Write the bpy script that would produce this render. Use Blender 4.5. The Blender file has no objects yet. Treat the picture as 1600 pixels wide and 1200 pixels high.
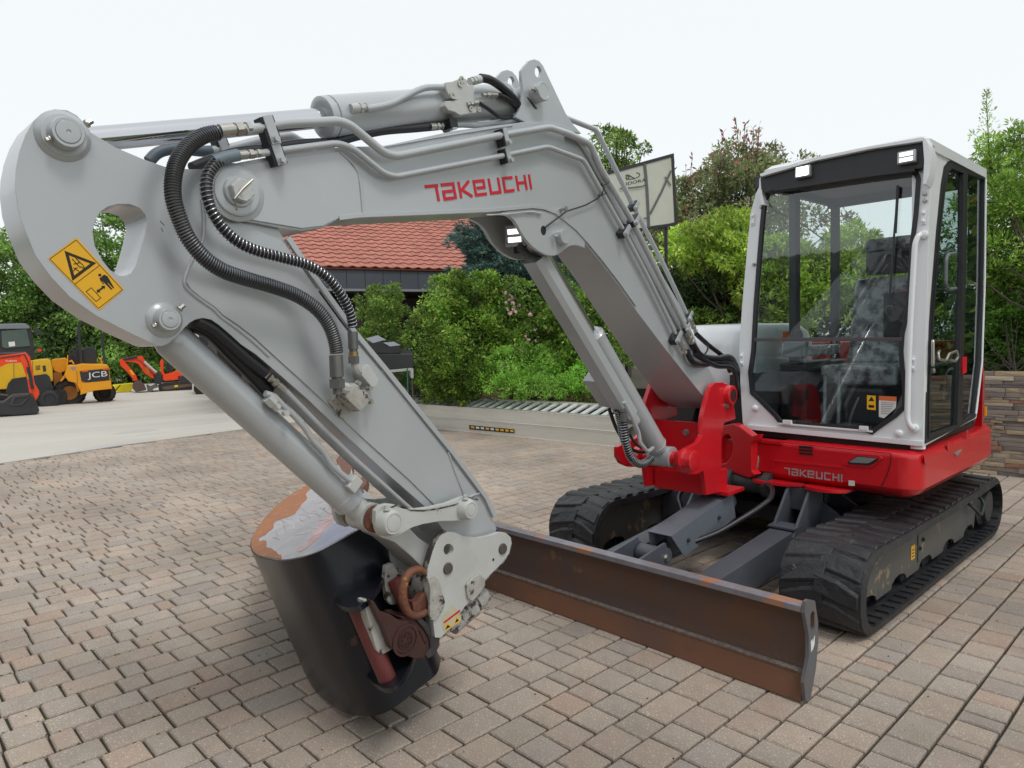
import bpy, bmesh, math, random
import numpy as np
from mathutils import Vector, Matrix
from mathutils.geometry import tessellate_polygon
random.seed(7); RNG = np.random.default_rng(7)
SC = bpy.context.scene
COL = SC.collection
rad = math.radians

# ---------------------------------------------------------------- camera
# Calibrated from the two vanishing points of the paving rows (x runs to the
# left of the digger, y runs back along its tracks, z up, metres).
CX, CY = 800.0, 600.0
_vr = np.array([1967., 499.]); _vs = np.array([-240., 556.]); _c = np.array([CX, CY])
FPX = math.sqrt(-float((_vr-_c) @ (_vs-_c)))
def _ray(p): return np.array([p[0]-CX, -(p[1]-CY), -FPX])
_ny = _ray(_vr); _ny /= np.linalg.norm(_ny)
_nx = -_ray(_vs); _nx /= np.linalg.norm(_nx)
_nz = np.cross(_nx, _ny); _nz /= np.linalg.norm(_nz)
RM = np.array([_nx, _ny, _nz]); CAM = np.array([0, 0, 1.6])
cam = bpy.data.cameras.new('camera'); camo = bpy.data.objects.new('camera', cam); COL.objects.link(camo)
cam.sensor_width = 36; cam.lens = FPX/1600*36; cam.clip_start = 0.05; cam.clip_end = 600
camo.matrix_world = Matrix.Translation(CAM.tolist()) @ Matrix(RM.tolist()).to_4x4()
SC.camera = camo

# ---------------------------------------------------------------- world, sun, exposure
SUN_EL, SUN_AZ = 60, 98          # degrees; azimuth of the light's origin, from +y towards +x
w = bpy.data.worlds.new('World'); SC.world = w; w.use_nodes = True
nt = w.node_tree; nt.nodes.clear()
sky = nt.nodes.new('ShaderNodeTexSky'); sky.sky_type = 'NISHITA'; sky.sun_disc = False
sky.sun_elevation = rad(SUN_EL); sky.sun_rotation = rad(SUN_AZ); sky.dust_density = 3.0; sky.air_density = 1.0
sc_ = nt.nodes.new('ShaderNodeVectorMath'); sc_.operation = 'SCALE'; sc_.inputs['Scale'].default_value = 1.0
mx = nt.nodes.new('ShaderNodeMix'); mx.data_type = 'RGBA'
mx.inputs[0].default_value = 0.88
mx.inputs[7].default_value = (10.15, 10.5, 10.65, 1)          # bright even cloud cover
bg = nt.nodes.new('ShaderNodeBackground'); bg.inputs['Strength'].default_value = 0.1
out = nt.nodes.new('ShaderNodeOutputWorld')
nt.links.new(sky.outputs[0], sc_.inputs[0]); nt.links.new(sc_.outputs[0], mx.inputs[6])
nt.links.new(mx.outputs[2], bg.inputs[0]); nt.links.new(bg.outputs[0], out.inputs[0])
sl = bpy.data.lights.new('sun', 'SUN'); so = bpy.data.objects.new('sun', sl); COL.objects.link(so)
sl.energy = 1.1; sl.angle = rad(14); sl.color = (1.0, 0.97, 0.92)
_d = Vector((math.sin(rad(SUN_AZ))*math.cos(rad(SUN_EL)), math.cos(rad(SUN_AZ))*math.cos(rad(SUN_EL)), math.sin(rad(SUN_EL))))
so.rotation_euler = _d.to_track_quat('Z', 'Y').to_euler()
so.location = (0, 0, 20)
vs_ = SC.view_settings; vs_.view_transform = 'Standard'; vs_.look = 'None'; vs_.exposure = 0.0; vs_.gamma = 1
vs_.use_curve_mapping = False
SC.render.engine = 'CYCLES'
SC.cycles.max_bounces = 8; SC.cycles.transparent_max_bounces = 12; SC.cycles.transmission_bounces = 6

# ---------------------------------------------------------------- materials
MATS = {}
def mat(name, col, rough=0.5, metal=0.0, col2=None, nscale=3.0, amt=0.5, bump=0.0, bscale=60.0, coat=0.0,
        lo=0.35, hi=0.65, emis=None, estr=0.0, spec=0.5, col3=None, n3=12.0, t3=0.62, island=0.0, detail=6, aniso=None, croug=0.1):
    """principled surface: two colours mixed by noise, a third in patches, fine relief"""
    m = bpy.data.materials.new(name); m.use_nodes = True; MATS[name] = m
    t = m.node_tree; N, L = t.nodes, t.links
    b = N['Principled BSDF']
    b.inputs['Roughness'].default_value = rough; b.inputs['Metallic'].default_value = metal
    b.inputs['Coat Weight'].default_value = coat; b.inputs['Coat Roughness'].default_value = croug
    b.inputs['Specular IOR Level'].default_value = spec
    b.inputs['Base Color'].default_value = (*col, 1)
    tc = N.new('ShaderNodeTexCoord'); vec = tc.outputs['Object']
    if aniso:
        mp = N.new('ShaderNodeMapping'); mp.inputs['Scale'].default_value = aniso
        L.new(vec, mp.inputs[0]); vec = mp.outputs[0]
    src = None
    if col2 is not None:
        n = N.new('ShaderNodeTexNoise'); n.inputs['Scale'].default_value = nscale; n.inputs['Detail'].default_value = detail
        n.inputs['Roughness'].default_value = 0.62
        L.new(vec, n.inputs['Vector'])
        r = N.new('ShaderNodeMapRange'); r.inputs[1].default_value = lo; r.inputs[2].default_value = hi
        r.inputs[4].default_value = amt; L.new(n.outputs['Fac'], r.inputs[0])
        x = N.new('ShaderNodeMix'); x.data_type = 'RGBA'; x.inputs[6].default_value = (*col, 1); x.inputs[7].default_value = (*col2, 1)
        L.new(r.outputs[0], x.inputs[0]); src = x.outputs[2]
    if col3 is not None:
        n = N.new('ShaderNodeTexNoise'); n.inputs['Scale'].default_value = n3; n.inputs['Detail'].default_value = 8
        n.inputs['Roughness'].default_value = 0.7
        L.new(vec, n.inputs['Vector'])
        r = N.new('ShaderNodeMapRange'); r.inputs[1].default_value = t3; r.inputs[2].default_value = t3+0.03
        L.new(n.outputs['Fac'], r.inputs[0])
        x = N.new('ShaderNodeMix'); x.data_type = 'RGBA'; x.inputs[7].default_value = (*col3, 1)
        if src: L.new(src, x.inputs[6])
        else: x.inputs[6].default_value = (*col, 1)
        L.new(r.outputs[0], x.inputs[0]); src = x.outputs[2]
    if island:
        g = N.new('ShaderNodeNewGeometry'); oi = N.new('ShaderNodeObjectInfo')
        a = N.new('ShaderNodeMath'); a.operation = 'ADD'; L.new(g.outputs['Random Per Island'], a.inputs[0]); L.new(oi.outputs['Random'], a.inputs[1])
        f = N.new('ShaderNodeMath'); f.operation = 'FRACT'; L.new(a.outputs[0], f.inputs[0])
        r = N.new('ShaderNodeMapRange'); r.inputs[3].default_value = 1-island; r.inputs[4].default_value = 1+island
        L.new(f.outputs[0], r.inputs[0])
        h = N.new('ShaderNodeVectorMath'); h.operation = 'SCALE'
        if src: L.new(src, h.inputs[0])
        else: h.inputs[0].default_value = col
        L.new(r.outputs[0], h.inputs['Scale']); src = h.outputs[0]
    if src: L.new(src, b.inputs['Base Color'])
    if bump:
        n = N.new('ShaderNodeTexNoise'); n.inputs['Scale'].default_value = bscale; n.inputs['Detail'].default_value = 5
        L.new(vec, n.inputs['Vector'])
        bp = N.new('ShaderNodeBump'); bp.inputs['Strength'].default_value = bump; bp.inputs['Distance'].default_value = 0.01
        L.new(n.outputs['Fac'], bp.inputs['Height']); L.new(bp.outputs[0], b.inputs['Normal'])
    if emis:
        b.inputs['Emission Color'].default_value = (*emis, 1); b.inputs['Emission Strength'].default_value = estr
    return m

GREY = mat('grey_paint', (0.475, 0.50, 0.52), 0.28, col2=(0.41, 0.43, 0.44), nscale=2.2, coat=0.4, metal=0.12, bump=0.03, bscale=180, col3=(0.36,0.35,0.32), n3=24, t3=0.71, croug=0.2)
GREYW = mat('grey_paint_worn', (0.55, 0.565, 0.55), 0.40, col2=(0.43, 0.43, 0.40), nscale=7, bump=0.06, bscale=90, col3=(0.07, 0.055, 0.045), n3=13, t3=0.665)
GREYC = mat('grey_paint_chipped', (0.46, 0.455, 0.42), 0.5, col2=(0.26, 0.23, 0.20), nscale=14, lo=.42, hi=.62, bump=0.25, bscale=60, col3=(0.055, 0.042, 0.038), n3=20, t3=0.545)
WHITE = mat('white_cab_paint', (0.80, 0.82, 0.84), 0.28, col2=(0.75, 0.77, 0.78), nscale=2, coat=0.3, bump=0.02, bscale=200)
RED = mat('red_paint', (0.66, 0.012, 0.02), 0.28, col2=(0.52, 0.01, 0.018), nscale=3, coat=0.4, bump=0.03, bscale=120)
REDD = mat('red_decal', (0.62, 0.005, 0.025), 0.35)
BLACK = mat('black_plastic', (0.018, 0.019, 0.021), 0.45, col2=(0.03, 0.03, 0.032), nscale=8)
BLKP = mat('black_bucket_paint', (0.006, 0.008, 0.014), 0.3, col2=(0.012, 0.012, 0.015), nscale=5, coat=0.08, bump=0.06, spec=0.35, bscale=40, col3=(0.075, 0.04, 0.025), n3=4, t3=0.615)
RUBBER = mat('track_rubber', (0.022, 0.023, 0.027), 0.46, col2=(0.065, 0.062, 0.058), nscale=8, lo=0.45, hi=0.75, bump=0.7, bscale=30, col3=(0.15, 0.14, 0.12), n3=9, t3=0.65)
HOSE = mat('black_hose', (0.015, 0.016, 0.02), 0.38, bump=0.05, bscale=200)
STEEL = mat('zinc_fitting', (0.5, 0.49, 0.45), 0.32, metal=0.85, col2=(0.38, 0.36, 0.32), nscale=40)
COIL = mat('hose_spring_steel', (0.42, 0.43, 0.45), 0.3, metal=0.9)
COILD = mat('hose_spring_dark', (0.13, 0.14, 0.155), 0.38, metal=0.8, col2=(.24, .23, .22), nscale=3)
CHIP = mat('chipped_edge', (0.05, 0.042, 0.038), 0.6, col2=(0.40, 0.40, 0.37), nscale=28, lo=.52, hi=.58, bump=.3, bscale=80)
CHROME = mat('chrome_rod', (0.60, 0.61, 0.64), 0.07, metal=1.0)
DARK = mat('dark_grey_paint', (0.085, 0.095, 0.115), 0.42, col2=(0.06, 0.066, 0.078), nscale=5, bump=0.08, bscale=60, col3=(0.15, 0.13, 0.10), n3=5, t3=0.70)
DARK2 = mat('chassis_dark', (0.03, 0.034, 0.04), 0.55, col2=(0.055, 0.055, 0.052), nscale=6, bump=0.1, bscale=50)
RUST = mat('blade_rust', (0.115, 0.075, 0.064), 0.45, col2=(0.165, 0.078, 0.040), nscale=2.4, lo=0.44, hi=0.70, amt=0.9, bump=0.25, bscale=60, col3=(0.22, 0.12, 0.06), n3=4.2, t3=0.63, metal=0.2, detail=10)
RUSTO = mat('cutting_edge_rust', (0.175, 0.078, 0.042), 0.6, col2=(0.095, 0.062, 0.05), nscale=3.5, lo=0.4, hi=0.6, bump=0.2, bscale=70, col3=(0.28, 0.13, 0.05), n3=8, t3=0.66, metal=0.1)
RUSTB = mat('orange_rust', (0.13, 0.052, 0.036), 0.6, col2=(0.30, 0.11, 0.035), nscale=13, lo=.42, hi=.62, bump=0.5, bscale=70, col3=(0.55, 0.26, 0.04), n3=15, t3=0.62)
BROWN = mat('rust_brown_casting', (0.075, 0.032, 0.028), 0.45, col2=(0.045, 0.024, 0.022), nscale=14, bump=0.2, bscale=90, col3=(0.4, 0.38, 0.34), n3=24, t3=0.72, metal=0.2)
REDPIN = mat('dull_red_pin', (0.14, 0.028, 0.026), 0.45, col2=(0.09, 0.022, 0.02), nscale=9)
WORN = mat('bare_worn_steel', (0.52, 0.505, 0.52), 0.45, col2=(0.33, 0.31, 0.34), nscale=7, lo=.46, hi=.7, metal=0.3, bump=0.2, bscale=75, col3=(0.42, 0.33, 0.32), n3=24, t3=0.60, detail=14)
ALU = mat('aluminium', (0.76, 0.75, 0.70), 0.36, metal=0.6, col2=(0.62, 0.60, 0.54), nscale=5, bump=0.05, bscale=60, aniso=(0.4, 0.4, 3))
YEL = mat('warning_yellow', (0.86, 0.46, 0.01), 0.4)
YELB = mat('yellow_digger_paint', (0.75, 0.45, 0.015), 0.4, col2=(0.62, 0.36, 0.015), nscale=3)
JCBY = mat('dumper_yellow_paint', (0.85, 0.36, 0.006), 0.35, col2=(0.74, 0.30, 0.006), nscale=3)
LEMON = mat('lemon_bucket_paint', (0.72, 0.62, 0.01), 0.4)
ORNG = mat('orange_digger_paint', (0.86, 0.065, 0.008), 0.35, col2=(0.72, 0.05, 0.008), nscale=3)
INK = mat('black_print', (0.012, 0.012, 0.012), 0.5)
PAPER = mat('white_print', (0.75, 0.75, 0.73), 0.5)
PRORG = mat('orange_print', (0.70, 0.16, 0.04), 0.5)
SILV = mat('silver_badge', (0.55, 0.53, 0.53), 0.35, metal=0.5)
LENS = mat('lamp_lens', (0.38, 0.39, 0.40), 0.12, coat=0.5, metal=.4)
LEDON = mat('lit_led', (1, 1, 1), 0.3, emis=(1.0, 1.0, 0.97), estr=2.2)
LEDH = mat('lit_led_glare', (1, 1, 0.9), 0.3, emis=(1.0, 1.0, 0.86), estr=7.0)
BLUEG = mat('screen_blue', (0.12, 0.35, 0.45), 0.2)

def glass(name, tint, refl_rough=0.02, ior=1.5, fmin=0.0):
    m = bpy.data.materials.new(name); m.use_nodes = True; MATS[name] = m
    t = m.node_tree; N, L = t.nodes, t.links; N.clear()
    o = N.new('ShaderNodeOutputMaterial'); tr = N.new('ShaderNodeBsdfTransparent'); tr.inputs[0].default_value = (*tint, 1)
    g = N.new('ShaderNodeBsdfGlossy'); g.inputs['Roughness'].default_value = refl_rough; g.inputs['Color'].default_value = (0.95, 0.98, 1, 1)
    f = N.new('ShaderNodeFresnel'); f.inputs['IOR'].default_value = ior
    x = N.new('ShaderNodeMixShader')
    a = N.new('ShaderNodeMath'); a.operation = 'MULTIPLY_ADD'; a.inputs[1].default_value = 1.0; a.inputs[2].default_value = fmin; a.use_clamp = True
    ge = N.new('ShaderNodeNewGeometry'); inv = N.new('ShaderNodeMath'); inv.operation = 'SUBTRACT'; inv.inputs[0].default_value = 1.0; L.new(ge.outputs['Backfacing'], inv.inputs[1]); ml = N.new('ShaderNodeMath'); ml.operation = 'MULTIPLY'
    L.new(f.outputs[0], a.inputs[0]); L.new(a.outputs[0], ml.inputs[0]); L.new(inv.outputs[0], ml.inputs[1]); L.new(ml.outputs[0], x.inputs[0]); L.new(tr.outputs[0], x.inputs[1]); L.new(g.outputs[0], x.inputs[2]); L.new(x.outputs[0], o.inputs[0])
    return m
GLASS = glass('windscreen_glass', (0.93, 0.96, 0.955), fmin=0.05)
GLASSD = glass('tinted_door_glass', (0.66, 0.75, 0.73), fmin=0.05)
POLY = mat('clear_seat_cover', (0.36, 0.37, 0.385), 0.15, col2=(0.04, 0.04, 0.045), nscale=11, lo=0.42, hi=0.60, amt=0.95, bump=0.9, bscale=18)

# ---------------------------------------------------------------- object helpers
def tag(o, label=None, cat=None, group=None, kind=None):
    if label: o['label'] = label
    if cat: o['category'] = cat
    if group: o['group'] = group
    if kind: o['kind'] = kind
    return o
def thing(name, label, cat, loc, group=None):
    o = bpy.data.objects.new(name, None); COL.objects.link(o); o.location = loc; o.empty_display_size = 0.2
    return tag(o, label, cat, group)
def rootloc(p):
    l = Vector((0, 0, 0))
    while p is not None: l += Vector(p.location); p = p.parent
    return l
def mesh_obj(name, verts, faces, m, parent=None, smooth=None, bevel=0.0, label=None, bseg=2):
    me = bpy.data.meshes.new(name)
    off = rootloc(parent) if parent else Vector((0, 0, 0))
    vv = [(v[0]-off[0], v[1]-off[1], v[2]-off[2]) for v in verts]
    me.from_pydata(vv, [], faces)
    ms = m if isinstance(m, (list, tuple)) else [m]
    for q in ms: me.materials.append(q)
    o = bpy.data.objects.new(name, me); COL.objects.link(o)
    if parent: o.parent = parent
    bm = bmesh.new(); bm.from_mesh(me); bmesh.ops.recalc_face_normals(bm, faces=bm.faces)
    if bevel > 0:
        bmesh.ops.dissolve_limit(bm, angle_limit=0.002, verts=[], edges=[e for e in bm.edges if len(e.link_faces) == 2 and len(e.link_faces[0].verts) == 3 and len(e.link_faces[1].verts) >= 3], use_dissolve_boundaries=False)
        es = [e for e in bm.edges if len(e.link_faces) == 2 and e.calc_face_angle(0) > rad(35)]
        if es: bmesh.ops.bevel(bm, geom=es, offset=bevel, segments=bseg, affect='EDGES', profile=0.6, clamp_overlap=True)
    bm.to_mesh(me); bm.free()
    if smooth is None: smooth = 38
    if smooth:
        for p in me.polygons: p.use_smooth = True
        me.set_sharp_from_angle(angle=rad(smooth))
        wn = o.modifiers.new('wn', 'WEIGHTED_NORMAL'); wn.keep_sharp = True; wn.weight = 90
    if label: o['label'] = label
    return o
def boxv(x0, x1, y0, y1, z0, z1):
    v = [(x, y, z) for x in (x0, x1) for y in (y0, y1) for z in (z0, z1)]
    return v, [(0, 1, 3, 2), (4, 6, 7, 5), (0, 4, 5, 1), (2, 3, 7, 6), (0, 2, 6, 4), (1, 5, 7, 3)]
def box(name, x0, x1, y0, y1, z0, z1, m, parent=None, bevel=0.003, **k):
    v, f = boxv(x0, x1, y0, y1, z0, z1)
    return mesh_obj(name, v, f, m, parent, bevel=bevel, **k)
class MB:                                          # collects shapes into ONE mesh
    def __init__(s): s.v = []; s.f = []
    def add(s, vf):
        n = len(s.v); s.v += [tuple(q) for q in vf[0]]; s.f += [tuple(i+n for i in q) for q in vf[1]]; return s
    def box(s, *a): return s.add(boxv(*a))
    def build(s, name, m, parent=None, **k): return mesh_obj(name, s.v, s.f, m, parent, **k)

def catmull(pts, n=6, closed=False):
    P = [np.array(p, float) for p in pts]; out = []
    N = len(P)
    if closed: g = lambda i: P[i % N]; rng = range(N)
    else: g = lambda i: P[max(0, min(N-1, i))]; rng = range(N-1)
    for i in rng:
        a, b, c, d = g(i-1), g(i), g(i+1), g(i+2)
        for k in range(n):
            t = k/n
            out.append(0.5*((2*b)+(-a+c)*t+(2*a-5*b+4*c-d)*t*t+(-a+3*b-3*c+d)*t**3))
    if not closed: out.append(P[-1])
    return [tuple(q) for q in out]
def tubev(pts, r, sides=10, cap=True, closed=False):
    P = [Vector(p) for p in pts]; n = len(P); rs = r if isinstance(r, (list, tuple)) else [r]*n
    V, F = [], []; nrm = None
    for i in range(n):
        if closed: t = (P[(i+1) % n]-P[i-1])
        else: t = (P[min(i+1, n-1)]-P[max(i-1, 0)])
        if t.length < 1e-9: t = Vector((0, 0, 1))
        t.normalize()
        if nrm is None:
            nrm = t.orthogonal().normalized()
        nrm = (nrm-t*nrm.dot(t))
        if nrm.length < 1e-6: nrm = t.orthogonal()
        nrm.normalize(); bn = t.cross(nrm)
        for k in range(sides):
            a = 2*math.pi*k/sides
            V.append(P[i]+(nrm*math.cos(a)+bn*math.sin(a))*rs[i])
    m = n if closed else n-1
    for i in range(m):
        for k in range(sides):
            j = (i+1) % n
            F.append((i*sides+k, i*sides+(k+1) % sides, j*sides+(k+1) % sides, j*sides+k))
    if cap and not closed:
        F.append(tuple(range(sides))[::-1]); F.append(tuple((n-1)*sides+k for k in range(sides)))
    return V, F
def fillet(pts, r, n=5):
    P = [Vector(p) for p in pts]; out = [P[0]]
    for i in range(1, len(P)-1):
        a, b, c = P[i-1], P[i], P[i+1]; u = (a-b); v = (c-b)
        d = min(r, u.length*0.45, v.length*0.45); u.normalize(); v.normalize()
        p0 = b+u*d; p1 = b+v*d
        for k in range(n+1):
            t = k/n; out.append(p0*(1-t)**2+b*2*t*(1-t)+p1*t*t)
    out.append(P[-1]); return out
def tube(name, pts, r, m, parent=None, sides=12, rf=0, **k):
    if rf: pts = fillet(pts, rf)
    v, f = tubev(pts, r, sides); return mesh_obj(name, v, f, m, parent, **k)
def lathev(p0, ax, prof, sides=28):
    """prof: (distance along axis, radius) pairs"""
    p0 = Vector(p0); ax = Vector(ax).normalized(); u = ax.orthogonal().normalized(); w_ = ax.cross(u); V, F = [], []
    for t, r in prof:
        for k in range(sides):
            a = 2*math.pi*k/sides; V.append(p0+ax*t+(u*math.cos(a)+w_*math.sin(a))*max(r, 1e-4))
    for i in range(len(prof)-1):
        for k in range(sides): F.append((i*sides+k, i*sides+(k+1) % sides, (i+1)*sides+(k+1) % sides, (i+1)*sides+k))
    F.append(tuple(range(sides))[::-1]); F.append(tuple((len(prof)-1)*sides+k for k in range(sides)))
    return V, F
def lathe(name, p0, ax, prof, m, parent=None, sides=28, **k):
    v, f = lathev(p0, ax, prof, sides); return mesh_obj(name, v, f, m, parent, smooth=k.pop('smooth', 40), **k)
def cylv(p0, p1, r, sides=16):
    p0, p1 = Vector(p0), Vector(p1); return lathev(p0, p1-p0, [(0, r), ((p1-p0).length, r)], sides)

class Plane:
    """a flat face of the machine; px() finds where a point measured in the photograph lies on it"""
    def __init__(s, o, u, v):
        s.o = np.array(o, float); s.u = np.array(u, float)/np.linalg.norm(u); s.n = np.cross(s.u, v); s.n /= np.linalg.norm(s.n); s.v = np.cross(s.n, s.u)
    def px(s, p, off=0.0):
        d = RM @ np.array([p[0]-CX, -(p[1]-CY), -FPX]); o = s.o+s.n*off
        t = ((o-CAM) @ s.n)/(d @ s.n); q = CAM+d*t-s.o
        return (float(q @ s.u), float(q @ s.v))
    def W(s, a, b, off=0.0): return tuple(s.o+s.u*a+s.v*b+s.n*off)
    def wp(s, p, off=0.0): a, b = s.px(p, off); return s.W(a, b, off)
def R(x0, y0, sc, *pts): return [(x0+x*sc, y0+y*sc) for x, y in pts]
def ground(p, z=0.0):
    d = RM @ np.array([p[0]-CX, -(p[1]-CY), -FPX]); t = (z-CAM[2])/d[2]; return CAM+d*t
def atd(p, dist):                                  # point of that line of sight at a horizontal distance
    d = RM @ np.array([p[0]-CX, -(p[1]-CY), -FPX]); return CAM+d*(dist/math.hypot(d[0], d[1]))

def platev(pl, poly, s0, s1, holes=()):
    """solid plate: outline (2-D on the plane) with holes, from offset s0 to s1"""
    loops = [list(poly)]+[list(h) for h in holes]
    tri = tessellate_polygon([[Vector((a, b, 0)) for a, b in l] for l in loops])
    flat = [q for l in loops for q in l]; n = len(flat)
    V = [pl.W(a, b, s0) for a, b in flat]+[pl.W(a, b, s1) for a, b in flat]
    F = [tuple(t) for t in tri]+[tuple(i+n for i in t)[::-1] for t in tri]
    k = 0
    for l in loops:
        m = len(l)
        for i in range(m):
            j = (i+1) % m; F.append((k+i, k+j, k+j+n, k+i+n))
        k += m
    return V, F
def plate(name, pl, poly, s0, s1, m, parent=None, holes=(), bevel=0.0, **k):
    v, f = platev(pl, poly, s0, s1, holes)
    return mesh_obj(name, v, f, m, parent, bevel=bevel, **k)
def pplate(name, pl, pts, s0, s1, m, parent=None, holes=(), **k):    # outline measured in the photograph on the face s1
    sf = s1 if s1 > s0 else s0
    return plate(name, pl, [pl.px(p, sf) for p in pts], s0, s1, m, parent, [[pl.px(p, sf) for p in h] for h in holes], **k)
def circ(c, r, n=24, ph=0): return [(c[0]+r*math.cos(2*math.pi*i/n+ph), c[1]+r*math.sin(2*math.pi*i/n+ph)) for i in range(n)]
def rrect(a0, a1, b0, b1, r, n=5):
    o = []
    for cx, cy, st in ((a1-r, b1-r, 0), (a0+r, b1-r, 90), (a0+r, b0+r, 180), (a1-r, b0+r, 270)):
        for i in range(n+1):
            t = rad(st+90*i/n); o.append((cx+r*math.cos(t), cy+r*math.sin(t)))
    return o
def copy_obj(o, parent=None, loc=None):
    c = o.copy(); COL.objects.link(c); c.parent = parent
    if loc is not None: c.location = loc
    return c
def strokev(pl, pts, wd, s0, s1, closed=False):
    """a line of width wd along 2-D points, as one outline"""
    n = len(pts); L_, R_ = [], []
    for i in range(n):
        if closed: a, b, c = pts[i-1], pts[i], pts[(i+1) % n]
        else: a, b, c = pts[max(i-1, 0)], pts[i], pts[min(i+1, n-1)]
        d1 = np.array(b, float)-np.array(a, float); d2 = np.array(c, float)-np.array(b, float)
        if np.linalg.norm(d1) < 1e-9: d1 = d2
        if np.linalg.norm(d2) < 1e-9: d2 = d1
        d1 /= np.linalg.norm(d1); d2 /= np.linalg.norm(d2); t = d1+d2
        if np.linalg.norm(t) < 1e-6: t = d1
        t /= np.linalg.norm(t); nn = np.array([-t[1], t[0]]); k = wd/2/max(0.35, float(nn @ np.array([-d1[1], d1[0]])))
        L_.append(tuple(np.array(b)+nn*k)); R_.append(tuple(np.array(b)-nn*k))
    if closed: return platev(pl, L_, s0, s1, [R_]) if abs(area(L_)) > abs(area(R_)) else platev(pl, R_, s0, s1, [L_])
    return platev(pl, L_+R_[::-1], s0, s1)
def area(p): return 0.5*sum(p[i][0]*p[(i+1) % len(p)][1]-p[(i+1) % len(p)][0]*p[i][1] for i in range(len(p)))
def text_obj(name, s, org, u, v, h, m, parent, depth=0.002, sx=1.0, shear=0.0, align='LEFT'):
    """flat lettering set on a surface: org is the baseline start, u reading direction, v up"""
    c = bpy.data.curves.new(name, 'FONT'); c.body = s; c.size = 1.0; c.extrude = 0.0; c.shear = shear; c.align_x = align
    tmp = bpy.data.objects.new('tmp', c); COL.objects.link(tmp)
    dg = bpy.context.evaluated_depsgraph_get(); me = bpy.data.meshes.new_from_object(tmp.evaluated_get(dg))
    bpy.data.objects.remove(tmp)
    u = Vector(u).normalized(); v = Vector(v).normalized(); n = u.cross(v); o = Vector(org)
    V = [o+u*(q.co.x*h*1.4*sx)+v*(q.co.y*h*1.4)+n*depth for q in me.vertices]
    F = [tuple(p.vertices) for p in me.polygons]
    bpy.data.meshes.remove(me)
    return mesh_obj(name, V, F, m, parent, smooth=0)
# ================================================================ GROUND
def structure(o): o['kind'] = 'structure'; return o
CONC = mat('yard_concrete', (0.56, 0.53, 0.475), 0.85, col2=(0.42, 0.385, 0.335), nscale=0.5, lo=0.38, hi=0.66, bump=0.12, bscale=25, col3=(0.46, 0.45, 0.43), n3=0.9, t3=0.56, aniso=(1.6, 0.45, 1))
JOINT = mat('joint_sand', (0.036, 0.030, 0.021), 0.95, col2=(0.055, 0.075, 0.02), nscale=1.1, lo=0.46, hi=0.64, bump=0.4, bscale=120)
PAVE = mat('paver_concrete', (0.40, 0.338, 0.285), 0.88, col2=(0.29, 0.24, 0.203), nscale=7, lo=0.35, hi=0.65, bump=0.5, bscale=150, col3=(0.66, 0.59, 0.52), n3=130, t3=0.575, island=0.07)
# per-stone tint (red, grey and buff stones) added on top of the noise
t = PAVE.node_tree; N, L = t.nodes, t.links; b = N['Principled BSDF']
src = b.inputs['Base Color'].links[0].from_socket
g = N.new('ShaderNodeNewGeometry'); oi = N.new('ShaderNodeObjectInfo'); a = N.new('ShaderNodeMath'); a.operation = 'ADD'
L.new(g.outputs['Random Per Island'], a.inputs[0]); L.new(oi.outputs['Random'], a.inputs[1])
a2 = N.new('ShaderNodeMath'); a2.operation = 'MULTIPLY'; a2.inputs[1].default_value = 7.31; L.new(a.outputs[0], a2.inputs[0])
f = N.new('ShaderNodeMath'); f.operation = 'FRACT'; L.new(a2.outputs[0], f.inputs[0])
cr = N.new('ShaderNodeValToRGB'); e = cr.color_ramp; e.interpolation = 'LINEAR'
e.elements[0].position = 0.0; e.elements[0].color = (0.88, 0.90, 0.93, 1)
e.elements[1].position = 1.0; e.elements[1].color = (1.04, 0.92, 0.85, 1)
for p_, c_ in ((0.12, (0.93, 0.95, 0.96, 1)), (0.3, (1.0, 1.0, 0.98, 1)), (0.75, (1.04, 1.0, 0.95, 1)), (0.93, (1.04, 0.985, 0.94, 1))):
    q = e.elements.new(p_); q.color = c_
L.new(f.outputs[0], cr.inputs[0])
x = N.new('ShaderNodeMix'); x.data_type = 'RGBA'; x.blend_type = 'MULTIPLY'; x.inputs[0].default_value = 1
L.new(src, x.inputs[6]); L.new(cr.outputs[0], x.inputs[7])
# broad stains over many stones
tc = N.new('ShaderNodeTexCoord')
geo = N.new('ShaderNodeNewGeometry')
n = N.new('ShaderNodeTexNoise'); n.inputs['Scale'].default_value = 0.7; n.inputs['Detail'].default_value = 5; L.new(geo.outputs['Position'], n.inputs['Vector'])
r = N.new('ShaderNodeMapRange'); r.inputs[1].default_value = 0.35; r.inputs[2].default_value = 0.65; r.inputs[3].default_value = 0.76; r.inputs[4].default_value = 1.14; L.new(n.outputs['Fac'], r.inputs[0])
h = N.new('ShaderNodeVectorMath'); h.operation = 'SCALE'; L.new(x.outputs[2], h.inputs[0]); L.new(r.outputs[0], h.inputs['Scale'])
# small red/brown blushes on single stones
n = N.new('ShaderNodeTexNoise'); n.inputs['Scale'].default_value = 3.1; n.inputs['Detail'].default_value = 4; L.new(geo.outputs['Position'], n.inputs['Vector'])
r = N.new('ShaderNodeMapRange'); r.inputs[1].default_value = 0.58; r.inputs[2].default_value = 0.76; r.inputs[4].default_value = 0.30; L.new(n.outputs['Fac'], r.inputs[0])
y = N.new('ShaderNodeMix'); y.data_type = 'RGBA'; y.inputs[7].default_value = (0.40, 0.235, 0.185, 1)
L.new(r.outputs[0], y.inputs[0]); L.new(h.outputs[0], y.inputs[6]); L.new(y.outputs[2], b.inputs['Base Color'])

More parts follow.
